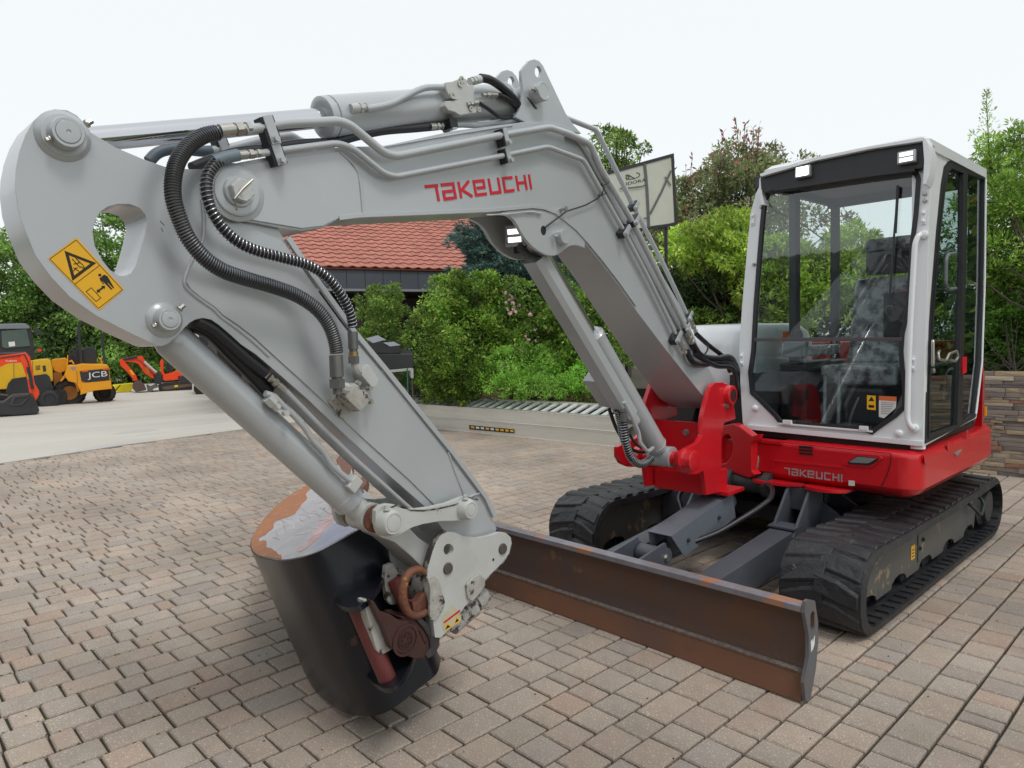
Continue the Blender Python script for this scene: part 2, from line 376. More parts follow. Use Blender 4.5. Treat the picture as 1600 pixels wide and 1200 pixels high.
g_ = 300.0
GRASS = mat('far_grass', (0.06, 0.09, 0.025), 0.95, col2=(0.09, 0.10, 0.04), nscale=0.3)
structure(mesh_obj('ground', [(-g_, -g_, -0.06), (g_, -g_, -0.06), (g_, g_, -0.06), (-g_, g_, -0.06)], [(0, 1, 2, 3)], GRASS, smooth=0))
EDGE = [(-12.0, -3.0), (-12.15, 0.0), (-12.38, 1.5), (-12.95, 3.3), (-13.4, 5.7), (-14.1, 9.0), (-14.6, 11.6)]
cv = [(-60, -12, 0), (-12.0, -12, 0)]+[(x_, y_, 0) for x_, y_ in EDGE]+[(-15.2, 14.0, 0), (-17.5, 20, 0), (-60, 26, 0)]
tri = tessellate_polygon([[Vector(q) for q in cv]])
structure(mesh_obj('yard_concrete', cv+[(q[0], q[1], -0.1) for q in cv], [tuple(q) for q in tri]+[(i, (i+1) % len(cv), (i+1) % len(cv)+len(cv), i+len(cv)) for i in range(len(cv))], CONC, smooth=0))
def edge_x(y):
    for (x0, y0), (x1, y1) in zip(EDGE, EDGE[1:]):
        if y0 <= y <= y1: return x0+(x1-x0)*(y-y0)/(y1-y0)
    return EDGE[0][0] if y < EDGE[0][1] else EDGE[-1][0]
PB = structure(mesh_obj('paved_yard', [(2.2, -3, -0.018), (2.2, 9.3, -0.018), (-9.9, 9.3, -0.018), (-9.9, 12.6, -0.018), (-14.7, 12.6, -0.018)]+[(x_+0.002, y_, -0.018) for x_, y_ in reversed(EDGE)],
                         [tuple(range(5+len(EDGE)))], JOINT, smooth=0))
# --- stones: rows run along y, 163 mm wide, three or four stone lengths mixed at random
stones = []
row_w = 0.1628; rng = random.Random(11)
k = -18
while True:
    x1 = -0.650-row_w*k; x0 = x1-row_w; k += 1
    if x1 < -14.6: break
    if x0 > 2.1: continue
    y_ = -2.9+rng.random()*0.2
    ymax = 9.25 if x0 > -9.85 else 12.5
    while y_ < ymax:
        ln = rng.choice((0.095, 0.125, 0.155, 0.155, 0.19, 0.19, 0.25))
        if y_+ln > ymax: ln = ymax-y_
        if ln > 0.05 and x0 > edge_x(min(y_, 11.5))+0.01: stones.append((x0, x1, y_, y_+ln))
        y_ += ln
def proj(P):
    v = RM.T @ (np.array(P, float)-CAM)
    return (CX+FPX*v[0]/-v[2], CY-FPX*v[1]/-v[2]) if v[2] < -0.05 else (-9999, -9999)
def stonev(x0, x1, y0, y1, o=(0, 0, 0)):
    j = 0.0055; q = lambda a: rng.uniform(-a, a)
    jx = 0.006
    c = [(x0+jx+q(.0016), y0+j+q(.002)), (x1-jx+q(.0016), y0+j+q(.002)), (x1-jx+q(.0016), y1-j+q(.002)), (x0+jx+q(.0016), y1-j+q(.002))]
    zt = q(0.0018); tx, ty = q(0.006), q(0.006); cx, cy = (x0+x1)/2, (y0+y1)/2
    V = [(a, b_, -0.03) for a, b_ in c]+[(a, b_, -0.006+zt) for a, b_ in c]
    for a, b_ in c:
        a2, b2 = a+(0.005 if a < cx else -0.005), b_+(0.005 if b_ < cy else -0.005)
        V.append((a2, b2, zt+(a2-cx)*tx+(b2-cy)*ty))
    V = [(a-o[0], b_-o[1], z-o[2]) for a, b_, z in V]
    F = [(0, 1, 5, 4), (1, 2, 6, 5), (2, 3, 7, 6), (3, 0, 4, 7), (4, 5, 9, 8), (5, 6, 10, 9), (6, 7, 11, 10), (7, 4, 8, 11), (8, 9, 10, 11)]
    return V, F
sc = []
for s_ in stones:
    cx, cy = (s_[0]+s_[1])/2, (s_[2]+s_[3])/2; p_ = proj((cx, cy, 0)); d2 = cx*cx+cy*cy
    vis = -20 < p_[0] < 1620 and 0 < p_[1] < 1215
    sc.append(((s_[3]-s_[2])/(d2**1.5) if vis else 0, s_))
sc.sort(key=lambda q: -q[0])
mb = MB()
for i, (a_, s_) in enumerate(sc):
    if i < 300:
        o_ = ((s_[0]+s_[1])/2, (s_[2]+s_[3])/2, 0); V_, F_ = stonev(*s_, o=o_)
        me = bpy.data.meshes.new('paving_stone'); me.from_pydata(V_, [], F_); me.materials.append(PAVE)
        o = bpy.data.objects.new('paving_stone', me); COL.objects.link(o); o.parent = PB; o.location = o_
    else: mb.add(stonev(*s_))
o = mb.build('paving_stones', PAVE, PB, smooth=0); o['kind'] = 'stuff'
# loose grit and bird seed on the stones
mb = MB()
for i in range(420):
    x_, y_ = rng.uniform(-8, 0.2), rng.uniform(0.3, 6); s_ = rng.uniform(0.002, 0.006)
    a_ = rng.random()*3.14; ca, sa = math.cos(a_)*s_, math.sin(a_)*s_; h_ = s_*rng.uniform(.5, 1)
    mb.add(([(x_+ca, y_+sa, .001), (x_-sa, y_+ca, .001), (x_-ca, y_-sa, .001), (x_+sa, y_-ca, .001), (x_, y_, h_+.001)], [(0, 1, 4), (1, 2, 4), (2, 3, 4), (3, 0, 4)]))
tag(mb.build('grit', mat('dark_grit', (0.03, 0.026, 0.02), 0.9), smooth=0), 'tiny dark grit and seeds scattered over the paving stones', 'grit', kind='stuff')
# moss tufts in the joints at the left
MOSS = mat('moss', (0.10, 0.13, 0.015), 0.95, col2=(0.05, 0.07, 0.01), nscale=30)
mb = MB()
for i in range(900):
    k_ = rng.randint(15, 45); x_ = -0.650-row_w*k_+rng.uniform(-.003, .003); y_ = rng.uniform(0.0, 3.2)
    if rng.random() > 0.25+0.75*math.exp(-((y_-0.5-0.05*(k_-15))/0.5)**2)*(0.5+0.5*math.sin(k_*1.3)): continue
    s_ = rng.uniform(0.003, 0.009)
    mb.add(([(x_-s_*.6, y_-s_, -.004), (x_+s_*.6, y_-s_, -.004), (x_+s_*.6, y_+s_, -.004), (x_-s_*.6, y_+s_, -.004), (x_, y_, .003)], [(0, 1, 4), (1, 2, 4), (2, 3, 4), (3, 0, 4)]))
tag(mb.build('moss', MOSS, smooth=0), 'green moss growing in the joints between the paving stones', 'moss', kind='stuff')
# ================================================================ THE EXCAVATOR
XR, XL = -1.315, -3.49                 # outer faces of the near and the far track
XC = (XR+XL)/2
EX = thing('excavator', 'large grey, red and white tracked excavator with folded arm, filling the middle of the yard', 'excavator', (XC, 5.05, 0))
def logo(pl, org, ang, h, m, parent, s0, wd=0.15, name='lettering', gap=0.12, kx=1.0):
    """the maker's name as set on the machine: letters drawn as strokes"""
    G = {'T': ([[(0, .91), (.62, .91)], [(.52, .84), (.52, 0)]], .62),
         'a': ([[(.02, .91), (.62, .91), (.62, 0)], [(.525, .08), (.08, .08), (.08, .50), (.525, .50)]], .70),
         'K': ([[(.08, 0), (.08, 1)], [(.62, .98), (.18, .50), (.66, .02)]], .66),
         'e': ([[(.66, .08), (.08, .08), (.08, .91), (.60, .91), (.60, .49), (.19, .49)]], .70),
         'U': ([[(.08, 1), (.08, .08), (.60, .08), (.60, 1)]], .68),
         'C': ([[(.62, .91), (.08, .91), (.08, .08), (.62, .08)]], .66),
         'H': ([[(.08, 0), (.08, 1)], [(.16, .50), (.50, .50)], [(.58, 0), (.58, 1)]], .66),
         'I': ([[(.08, 0), (.08, 1)]], .16)}
    ca, sa = math.cos(ang), math.sin(ang); x = 0; mb = MB(); k = 0
    for ch in 'TaKeUCHI':
        strokes, wdt = G[ch]
        for st in strokes:
            P = [(org[0]+((x+a)*kx*ca-b*sa)*h, org[1]+((x+a)*kx*sa+b*ca)*h) for a, b in st]
            k += 1; mb.add(strokev(pl, P, wd*h, s0, s0+0.0015+0.0002*(k % 5)))
        x += wdt+gap
    return mb.build(name, m, parent, smooth=0), x*h*kx
def hexv(c, ax, r, h, ph=0): 
    return lathev(c, ax, [(0, r), (h, r)], 6)
def bolt(mb, c, ax, r, h): mb.add(lathev(c, ax, [(0, r*1.35), (h*.25, r*1.35)], 14)); c2 = Vector(c)+Vector(ax).normalized()*h*.25; mb.add(hexv(c2, ax, r, h*.75))

# ---------------------------------------------------------------- tracks
YF, YB, TZ, TR = 3.60, 6.47, 0.238, 0.216
def track_path(rr, n=14):
    """belt line in (y, z); the ends are half circles"""
    yf, yb = YF+0.245, YB-0.245; P = []
    for i in range(n+1):
        a = math.pi/2+math.pi*i/n; c_, s_ = math.cos(a), math.sin(a); e_ = .72 if s_ < 0 else 1.0; P.append((yf-rr*1.1*abs(c_)**e_, TZ+rr*math.copysign(abs(s_)**e_, s_)))
    for i in range(1, 22): P.append((yf+(yb-yf)*i/22, TZ-rr))
    for i in range(n+1):
        a = -math.pi/2+math.pi*i/n; P.append((yb+rr*math.cos(a), TZ+rr*math.sin(a)))
    for i in range(1, 22):
        t_ = i/22; P.append((yb+(yf-yb)*t_, TZ+rr-0.010*math.sin(math.pi*t_)-0.004*abs(math.sin(3*math.pi*t_))))
    return P
def arclen(P):
    L_ = [0]
    for i in range(len(P)): a, b = P[i], P[(i+1) % len(P)]; L_.append(L_[-1]+math.hypot(b[0]-a[0], b[1]-a[1]))
    return L_
def at_len(P, L_, s):
    s %= L_[-1]
    for i in range(len(P)):
        if s <= L_[i+1]:
            t_ = (s-L_[i])/(L_[i+1]-L_[i]); a, b = P[i], P[(i+1) % len(P)]; d = ((b[0]-a[0])/(L_[i+1]-L_[i]), (b[1]-a[1])/(L_[i+1]-L_[i]))
            return (a[0]+(b[0]-a[0])*t_, a[1]+(b[1]-a[1])*t_), d
def make_track(x0, x1, outer):         # x0<x1 ; outer=+1 when the outer face is x1
    inn, outp = track_path(TR-0.038), track_path(TR)
    n = len(inn); V, F = [], []
    for P, xx in ((outp, x0+.012), (outp, x1-.012), (inn, x1), (inn, x0)):
        V += [(xx, y, z) for y, z in P]
    # belt edge swells a little outwards, as moulded rubber does
    for a, b in ((0, 1), (1, 2), (2, 3), (3, 0)):
        for i in range(n): j = (i+1) % n; F.append((a*n+i, a*n+j, b*n+j, b*n+i))
    belt = mesh_obj('rubber_belt', V, F, RUBBER, TRK, smooth=30)
    P = track_path(TR-0.001); L_ = arclen(P); pitch = L_[-1]/46
    w_ = x1-x0; xm = (x0+x1)/2; r_ = random.Random(int(x0*100))
    # one lug mesh per side of the belt: a bent block with sloping ends
    for side in (0, 1):
        xa, xb = (x0+.022, xm+.022) if side == 0 else (xm-.022, x1-.022)
        xin, xout = (xb, xa) if side == 0 else (xa, xb)
        for i in range(46):
            s_ = (i+(0.5 if side else 0))*pitch
            lean = 0.030
            pts = []
            hh = 0.019*(r_.uniform(.6, 1.15)); jj = r_.uniform(-.006, .006)
            for (xx, ds) in ((xin, -lean), ((xin+xout)/2, -lean*.2), (xout, lean)):
                for (da, up) in ((-.064+jj, 0), (-.044, hh), (.044+jj, hh), (.064, 0)):
                    (yy, zz), d = at_len(P, L_, s_+ds+da*(0.95 if xx != xout else 0.72)); nx_ = (d[1], -d[0])
                    # outward normal of the path (counter-clockwise walk)
                    cy = min(max(yy, YF+.245), YB-.245); o_ = (yy-cy, zz-TZ)
                    if o_[0]*nx_[0]+o_[1]*nx_[1] < 0: nx_ = (-nx_[0], -nx_[1])
                    pts.append((xx, yy+nx_[0]*up, zz+nx_[1]*up))
            F_ = []
            for a in (0, 1):
                for k_ in range(3): F_.append((a*4+k_, a*4+k_+1, a*4+k_+5, a*4+k_+4))
            F_ += [(0, 1, 2, 3), (8, 9, 10, 11), (0, 4, 7, 3), (4, 8, 11, 7)]
            mesh_obj('tread_lug', pts, F_, RUBBER, TRK, smooth=0, bevel=0.004, bseg=1)
    # inner lugs / drive guides along the bottom run and top run
    mb = MB(); pitch2 = pitch
    Pi = track_path(TR-0.038); Li = arclen(Pi)
    for i in range(60):
        (yy, zz), d = at_len(Pi, Li, i*Li[-1]/60); cy = min(max(yy, YF+.245), YB-.245); o_ = Vector((0, cy-yy, TZ-zz)); o_ = Vector((0, 0, 1)) if zz < 0.1 else (Vector((0, 0, -1)) if zz > .42 else o_.normalized())
        t_ = Vector((0, d[0], d[1])); c_ = Vector((xm, yy, zz))
        for sx in (-.05, .05):
            q = c_+Vector((sx, 0, 0)); hw = .013
            base = [q+Vector((a*hw, 0, 0))+t_*b*.028 for a, b in ((-1, -1), (1, -1), (1, 1), (-1, 1))]
            top = [q+Vector((a*hw*.6, 0, 0))+t_*b*.016+o_*.05 for a, b in ((-1, -1), (1, -1), (1, 1), (-1, 1))]
            mb.add((base+top, [(0, 1, 5, 4), (1, 2, 6, 5), (2, 3, 7, 6), (3, 0, 4, 7), (4, 5, 6, 7)]))
        # steel core bars showing as ribs at the belt's edge
        for sx in (-1, 1):
            q = c_+Vector((sx*(w_/2-.05), 0, 0)); base = [q+Vector((a*.035, 0, 0))+t_*b*.022 for a, b in ((-1, -1), (1, -1), (1, 1), (-1, 1))]
            top = [p_+o_*.010 for p_ in base]
            mb.add((base+top, [(0, 1, 5, 4), (1, 2, 6, 5), (2, 3, 7, 6), (3, 0, 4, 7), (4, 5, 6, 7)]))
    mb.build('drive_guides', RUBBER, TRK, smooth=0)['kind'] = 'stuff'
    # idler, sprocket, rollers
    xi0, xi1 = xm-.05, xm+.05
    lathe('idler_wheel', (xm-.06, YF+.245, TZ), (1, 0, 0), [(0, .10), (0, .185), (.03, .19), (.04, .165), (.08, .165), (.09, .19), (.12, .185), (.12, .09), (.17, .06), (.17, .02)], DARK2, TRK)
    lathe('drive_sprocket', (xm-.06, YB-.245, TZ), (1, 0, 0), [(0, .10), (0, .18), (.03, .185), (.09, .185), (.12, .18), (.12, .13), (.19, .12), (.2, .05)], DARK2, TRK)
    for i in range(5):
        y_ = YF+.62+(YB-YF-1.24)*i/4
        lathe('track_roller', (xm-.09, y_, .105), (1, 0, 0), [(0, .04), (0, .072), (.04, .072), (.05, .055), (.13, .055), (.14, .072), (.18, .072), (.18, .03)], DARK2, TRK, sides=18)
    # side frame: a long box with a scalloped lower edge
    pl = Plane((x1 if outer > 0 else x0, 0, 0), (0, 1, 0), (0, 0, 1))   # normal = +x
    xo = (xm+.135) if outer > 0 else (xm-.135)
    f0, f1 = YF+.10, YB-.42
    top = [(f0+.02, .20), (f0+.0, .33), (f0+.09, .405), (f1-.1, .405), (f1, .38), (f1+.02, .30)]
    bot = [(f1-.05, .17)]
    nsc = 5
    for i in range(nsc):
        c_ = f1-.20-(f1-f0-.42)*i/(nsc-1)
        for a in range(7):
            t_ = math.pi*a/6; bot.append((c_+.13*math.cos(t_), .105+.055*math.sin(t_)))
    bot += [(f0+.08, .10), (f0+.03, .13)]
    poly = top+bot
    off = (xo-pl.o[0])
    plate('side_frame', pl, poly, off-.012*outer, off, FRAMEC, TRK, bevel=.003, label=None)
    pl2 = pl; xi = (xm-.135) if outer > 0 else (xm+.135)
    plate('side_frame', pl, poly, xi-pl.o[0], xi-pl.o[0]+.012*outer, FRAMEC, TRK)
    box('frame_beam', min(xi, xo)+.014, max(xi, xo)-.014, f0+.12, f1-.02, .19, .39, DARK2, TRK)
    if outer > 0:
        y_ = P_on(xo, (1444, 852)); box('cover_plate', xo+.001, xo+.007, 4.72, 4.98, .16, .33, FRAMEC, TRK, bevel=.002)
        box('warning_sticker', xo+.001, xo+.003, 4.60, 4.665, .20, .285, YEL, TRK, bevel=0)
        mb = MB()
        for zz in (.255, .235, .215): mb.box(xo+.0035, xo+.0042, 4.612, 4.652, zz, zz+.006)
        mb.build('sticker_print', INK, TRK, smooth=0)
        mb = MB(); bolt(mb, (xo+.007, 4.80, .285), (1, 0, 0), .012, .012); bolt(mb, (xo+.007, 4.74, .245), (1, 0, 0), .012, .012); mb.build('bolt', DARK2, TRK)
        tube('guard_loop', [(xo, YB-.72, .36), (xo+.06, YB-.72, .31), (xo+.07, YB-.60, .24), (xo+.06, YB-.46, .30), (xo, YB-.46, .38)], .012, DARK2, TRK, rf=.04)
        lathe('travel_motor', (xo-.06, YB-.245, TZ), (1, 0, 0), [(0, .15), (.05, .15), (.07, .12), (.10, .115), (.11, .06)], DARK2, TRK)
def P_on(x, p):
    d = RM @ np.array([p[0]-CX, -(p[1]-CY), -FPX]); t_ = (x-CAM[0])/d[0]; return (CAM+d*t_)[1]
FRAMEC = mat('track_frame_paint', (0.085, 0.09, 0.085), 0.5, col2=(0.11, 0.105, 0.09), nscale=3, lo=.4, hi=.6, bump=.1, bscale=50, col3=(0.27, 0.21, 0.13), n3=4.5, t3=0.59)
for nm, a_, b_, s_ in (('near', XR-.45, XR, 1), ('far', XL, XL+.45, -1)):
    TRK = thing('track', None, None, (0, 0, 0)); TRK.parent = EX; TRK.location = (0, 0, 0)
    make_track(a_, b_, s_)

# ---------------------------------------------------------------- undercarriage between the tracks
UC = thing('undercarriage', None, None, (0, 0, 0)); UC.parent = EX
mb = MB(); mb.box(XC-.42, XC+.42, 4.75, 5.65, .42, .56); mb.box(XL+.42, XR-.42, 4.95, 5.25, .30, .43); mb.box(XL+.42, XR-.42, 5.35, 5.6, .30, .43)
mb.box(-2.95, -1.85, 4.62, 6.1, .30, .40); mb.build('centre_frame', DARK2, UC, bevel=.01)
lathe('slew_ring', (XC, 5.05, .56), (0, 0, 1), [(0, .50), (.09, .50), (.09, .46), (.12, .46)], DARK2, UC, sides=48)
for sx in (-1, 1):                                     # legs sloping from the centre to each track frame
    xs = XC+sx*.38; xe = XC+sx*.72
    mb = MB()
    for yy in (4.55, 4.86):
        mb.add(([(xs, yy, .55), (xs, yy, .40), (xe, yy-.05, .18), (xe, yy-.05, .36), (xs, yy+.03, .55), (xs, yy+.03, .40), (xe, yy-.02, .18), (xe, yy-.02, .36)],
                [(0, 1, 2, 3), (4, 5, 6, 7), (0, 1, 5, 4), (1, 2, 6, 5), (2, 3, 7, 6), (3, 0, 4, 7)]))
    mb.box(min(xs, xe), max(xs, xe), 4.6, 4.85, .36, .385)
    mb.build('chassis_leg', DARK, UC, bevel=.006)
    # upright gusset carrying the blade arm
    mb = MB()
    for dx in (-.075, .065):
        xg = (-2.0 if sx > 0 else -2.64)+dx
        mb.add(([(xg, 4.17, .20), (xg, 4.14, .34), (xg, 4.38, .60), (xg, 4.56, .60), (xg, 4.58, .22), (xg+.018, 4.17, .20), (xg+.018, 4.14, .34), (xg+.018, 4.38, .60), (xg+.018, 4.56, .60), (xg+.018, 4.58, .22)],
                [(0, 1, 2, 3, 4), (9, 8, 7, 6, 5), (0, 1, 6, 5), (1, 2, 7, 6), (2, 3, 8, 7), (3, 4, 9, 8), (4, 0, 5, 9)]))
    xq = -2.0 if sx > 0 else -2.64
    mb.box(xq-.057, xq+.065, 4.40, 4.54, .45, .595)
    mb.build('blade_arm_bracket', DARK, UC, bevel=.004)

# ---------------------------------------------------------------- dozer blade
BL = thing('dozer_blade', None, None, (0, 0, 0)); BL.parent = EX
BX0, BX1, BY = -3.48, -1.305, 2.90
pl = Plane((BX0, 0, 0), (0, -1, 0), (0, 0, 1))        # section plane: a = towards the front, normal = -x ... swept across
def sweep_x(name, sec, x0, x1, m, parent, **k):
    n = len(sec); V = [(x0, y, z) for y, z in sec]+[(x1, y, z) for y, z in sec]
    F = [(i, (i+1) % n, (i+1) % n+n, i+n) for i in range(n)]+[tuple(range(n)), tuple(range(n, 2*n))[::-1]]
    return mesh_obj(name, V, F, m, parent, **k)
front = catmull([(BY+.045, .095), (BY+.075, .17), (BY+.082, .25), (BY+.065, .33), (BY+.015, .405)], 4)
back = [(y+.022, z) for y, z in reversed(front)]
sweep_x('mouldboard', [(p[0], p[1]) for p in front]+back, BX0, BX1, RUST, BL, smooth=30)
sweep_x('cutting_edge', [(BY-.005, .004), (BY+.033, .112), (BY+.060, .112), (BY+.022, .004)], BX0+.004, BX1-.004, RUSTO, BL, bevel=.003)
sweep_x('ledge', [(BY+.030, .112), (BY+.026, .124), (BY+.050, .130), (BY+.055, .114)], BX0+.003, BX1-.003, mat('ledge_scale', (.17, .13, .11), .7, col2=(.32, .28, .25), nscale=40, lo=.45, hi=.6, bump=.4, bscale=60), BL, bevel=.002)
TOPB = mat('blade_top_scuffed', (0.27, 0.27, 0.31), 0.45, col2=(0.15, 0.12, 0.12), nscale=9, bump=.15, bscale=70, col3=(0.42, 0.21, 0.13), n3=6, t3=0.54, metal=.3)
sweep_x('top_rail', [(BY-.008, .400), (BY-.008, .428), (BY+.052, .432), (BY+.060, .400)], BX0-.004, BX1-.002, TOPB, BL, bevel=.004)
# end plates with an oblong eye
for xe, sg in ((BX1, 1), (BX0, -1)):
    pe = Plane((xe, 0, 0), (0, 1, 0), (0, 0, 1))
    sec = [(BY+.0, .012), (BY-.018, .10), (BY+.030, .20), (BY+.028, .30), (BY-.012, .405), (BY+.0, .45), (BY+.03, .452), (BY+.09, .43), (BY+.122, .33), (BY+.126, .24), (BY+.10, .12), (BY+.05, .012)]
    hole = rrect(BY+.045, BY+.085, .30, .39, .02)
    plate('end_plate', pe, sec, .0005*sg, .016*sg, TOPB if sg < 0 else mat('blade_end_paint', (0.115, 0.12, 0.13), .5, col2=(.17, .09, .06), nscale=8, lo=.5, hi=.7, bump=.1, bscale=60, col3=(.3, .16, .09), n3=9, t3=.63), BL, [hole], bevel=.003)
pe = Plane((BX1+.016, 0, 0), (0, 1, 0), (0, 0, 1))
plate('paper_scrap', pe, [(BY+.048, .215), (BY+.045, .262), (BY+.062, .268), (BY+.063, .252), (BY+.072, .262), (BY+.085, .278), (BY+.083, .240), (BY+.066, .222)], .0006, .0018, PAPER, BL, smooth=0)
# back ribs and blade arms (grey box beams)
for xb in (-2.64, -2.0):
    V = []
    for yy, z0, z1, hw in ((BY+.085, .10, .26, .06), (3.4, .12, .300, .07), (4.22, .17, .378, .075)):
        V += [(xb-hw, yy, z0), (xb+hw, yy, z0), (xb+hw, yy, z1), (xb-hw, yy, z1)]
    mesh_obj('blade_arm', V, [(0, 1, 2, 3), (8, 9, 10, 11)]+[(i+4*j, (i+1) % 4+4*j, (i+1) % 4+4*j+4, i+4*j+4) for j in (0, 1) for i in range(4)], DARK, BL, bevel=.006)
    mesh_obj('arm_cap', [(xb-.085, 4.14, .379), (xb+.085, 4.14, .379), (xb+.085, 4.26, .383), (xb-.085, 4.26, .383), (xb-.085, 4.14, .392), (xb+.085, 4.14, .392), (xb+.085, 4.26, .396), (xb-.085, 4.26, .396)], [(0, 1, 2, 3), (4, 5, 6, 7), (0, 1, 5, 4), (1, 2, 6, 5), (2, 3, 7, 6), (3, 0, 4, 7)], DARK, BL, bevel=.002)
    lathe('arm_pin', (xb-.1, 4.24, .275), (1, 0, 0), [(0, .03), (.2, .03)], STEEL, BL, sides=16)
    mb = MB(); mb.box(xb-.16, xb+.16, BY+.10, BY+.13, .08, .40); mb.build('rib', DARK, BL, bevel=.004)
# blade cylinder under a folded steel guard
xg = -2.35; c0 = Vector((xg, 3.27, .350)); c1 = Vector((xg, 4.42, .575))
ax = (c1-c0).normalized()
lathe('cylinder_barrel', c0+ax*.16, ax, [(0, .045), (0, .075), (.04, .08), (.06, .068), (.7, .068), (.7, .03)], DARK, BL)
tube('cylinder_rod', [c0, c0+ax*.2], .028, CHROME, BL, sides=18)
lathe('rod_eye', c0-Vector((.07, 0, 0)), (1, 0, 0), [(0, .03), (0, .052), (.14, .052), (.14, .03)], DARK, BL)
for dx in (-.105, .085):
    mb = MB(); mb.add(lathev(c0+Vector((dx, 0, 0)), (1, 0, 0), [(0, .058), (.02, .058)], 22)); mb.add(([(c0.x+dx+e, y_, z_) for e in (.001, .019) for y_, z_ in ((BY+.09, .12), (BY+.09, .39), (3.27, .435), (3.31, .335))], [(0, 1, 2, 3), (7, 6, 5, 4), (0, 1, 5, 4), (1, 2, 6, 5), (2, 3, 7, 6), (3, 0, 4, 7)]))
    mb.build('cylinder_lug', DARK, BL, bevel=.002)
mb = MB(); bolt(mb, c0+Vector((.105, 0, 0)), (1, 0, 0), .018, .014); mb.build('bolt', STEEL, BL)
up = Vector((0, 0, 1)); up = (up-ax*up.dot(ax)).normalized(); sd = Vector((1, 0, 0))
g0, g1 = c0+ax*.10, c0+ax*.80
ang = [(-.075, -.06), (-.075, .085), (.085, .085), (.085, -.085)]
V = []
for base, k_ in ((g0, 1), (g1, 1)):
    V += [base+sd*a+up*b for a, b in ang]
V[0] += ax*.0; V[3] += ax*.10; V[7] -= ax*.0
V += [v+sd*.0-up*.004+sd*(.004 if i % 4 < 2 else -.004) for i, v in enumerate(V)]
F = [(0, 1, 5, 4), (1, 2, 6, 5), (2, 3, 7, 6), (8, 9, 13, 12), (9, 10, 14, 13), (10, 11, 15, 14), (0, 4, 12, 8), (3, 7, 15, 11), (0, 1, 9, 8), (1, 2, 10, 9), (2, 3, 11, 10), (4, 5, 13, 12), (5, 6, 14, 13), (6, 7, 15, 14)]
GUARDM = mat('guard_paint', (0.15, 0.17, 0.20), .38, col2=(.11, .125, .15), nscale=5, coat=.1, bump=.05, bscale=80)
mesh_obj('cylinder_guard', V, F, GUARDM, BL, smooth=0)
mb = MB()
for f_ in (.22, .72): bolt(mb, g0+ax*(.70*f_)+sd*.087-up*.005, sd, .010, .012)
bolt(mb, g0+ax*.03-sd*.077+up*.03, -sd, .012, .014)
mb.build('bolt', DARK2, BL)
lathe('cylinder_pivot', (xg-.16, 4.42, .58), (1, 0, 0), [(0, .05), (0, .085), (.05, .085), (.05, .06), (.27, .06), (.27, .085), (.32, .085), (.32, .05)], DARK2, UC)
tube('hydraulic_hose', [(XC+.16, 4.40, .60), (XC+.30, 4.25, .60), (XC+.34, 4.15, .56), (XC+.30, 4.0, .50), (XC+.2, 3.75, .40), (XC+.12, 3.6, .36)], .016, HOSE, UC, rf=.06)
tube('hydraulic_hose', [(XC-.12, 4.40, .62), (XC-.26, 4.2, .60), (XC-.28, 4.05, .50), (XC-.14, 3.9, .44)], .014, HOSE, UC, rf=.06)

# ---------------------------------------------------------------- red revolving deck
DK = thing('revolving_deck', None, None, (0, 0, 0)); DK.parent = EX
def loft(name, rings, m, parent, **k):
    n = len(rings[0]); V = [p for r_ in rings for p in r_]; F = []
    for i in range(len(rings)-1):
        for j in range(n): F.append((i*n+j, i*n+(j+1) % n, (i+1)*n+(j+1) % n, (i+1)*n+j))
    F.append(tuple(range(n))); F.append(tuple((len(rings)-1)*n+j for j in range(n)))
    return mesh_obj(name, V, F, m, parent, **k)
XS = -1.300                                             # deck's left side face
def plan(ins, z, dz=0):                                 # deck outline, inset by ins
    pts = [(-2.36, 4.42+ins)]+[(-1.42, 4.40+ins)]
    for i in range(1, 6):
        a = rad(-90+80*i/5); pts.append((-1.42+(.12-ins)*math.cos(a)*1.0, 4.53+(.13-ins)*math.sin(a)))
    pts += [(XS-ins, 5.2), (XS-ins, 5.9)]
    for i in range(1, 8):
        a = rad(0+90*i/8); pts.append((XS-.75+(.75-ins)*math.cos(a), 5.9+(.62-ins)*math.sin(a)))
    pts += [(-2.4, 6.62-ins), (-2.8, 6.55-ins), (-3.3, 6.2-ins), (-3.48+ins, 5.7), (-3.48+ins, 4.9), (-3.1, 4.55+ins), (-2.75, 4.45+ins)]
    return [(x_, y_, z) for x_, y_ in pts]
loft('deck_body', [plan(.10, .60), plan(.03, .63), plan(.0, .67), plan(.0, .845), plan(.012, .868), plan(.05, .885)], RED, DK, smooth=35)
# step in the front panel with the silver maker's name, lamp and vent slots
fp = Plane((-1.5, 4.40, 0), (1, -.0233, 0), (0, 0, 1))   # normal = -y
fp = Plane((-1.5, 4.400, 0), (1, -0.0233, 0), (0, 0, 1))
q0 = fp.px((1229, 741)); q1 = fp.px((1316, 748))
dd = math.hypot(q1[0]-q0[0], q1[1]-q0[1]); an = math.atan2(q1[1]-q0[1], q1[0]-q0[0])
lg, ln = logo(fp, (0, -5), 0, .055, SILV, DK, .002); bpy.data.objects.remove(lg)
hh = .046
logo(fp, (q0[0]-.014, q0[1]-.002), 0.0, hh, SILV, DK, .003, wd=.19, kx=dd/(ln/.055)/hh*1.07)
def fpoly(name, pts, s0, s1, m, par=DK, **k): return pplate(name, fp, pts, s0, s1, m, par, **k)
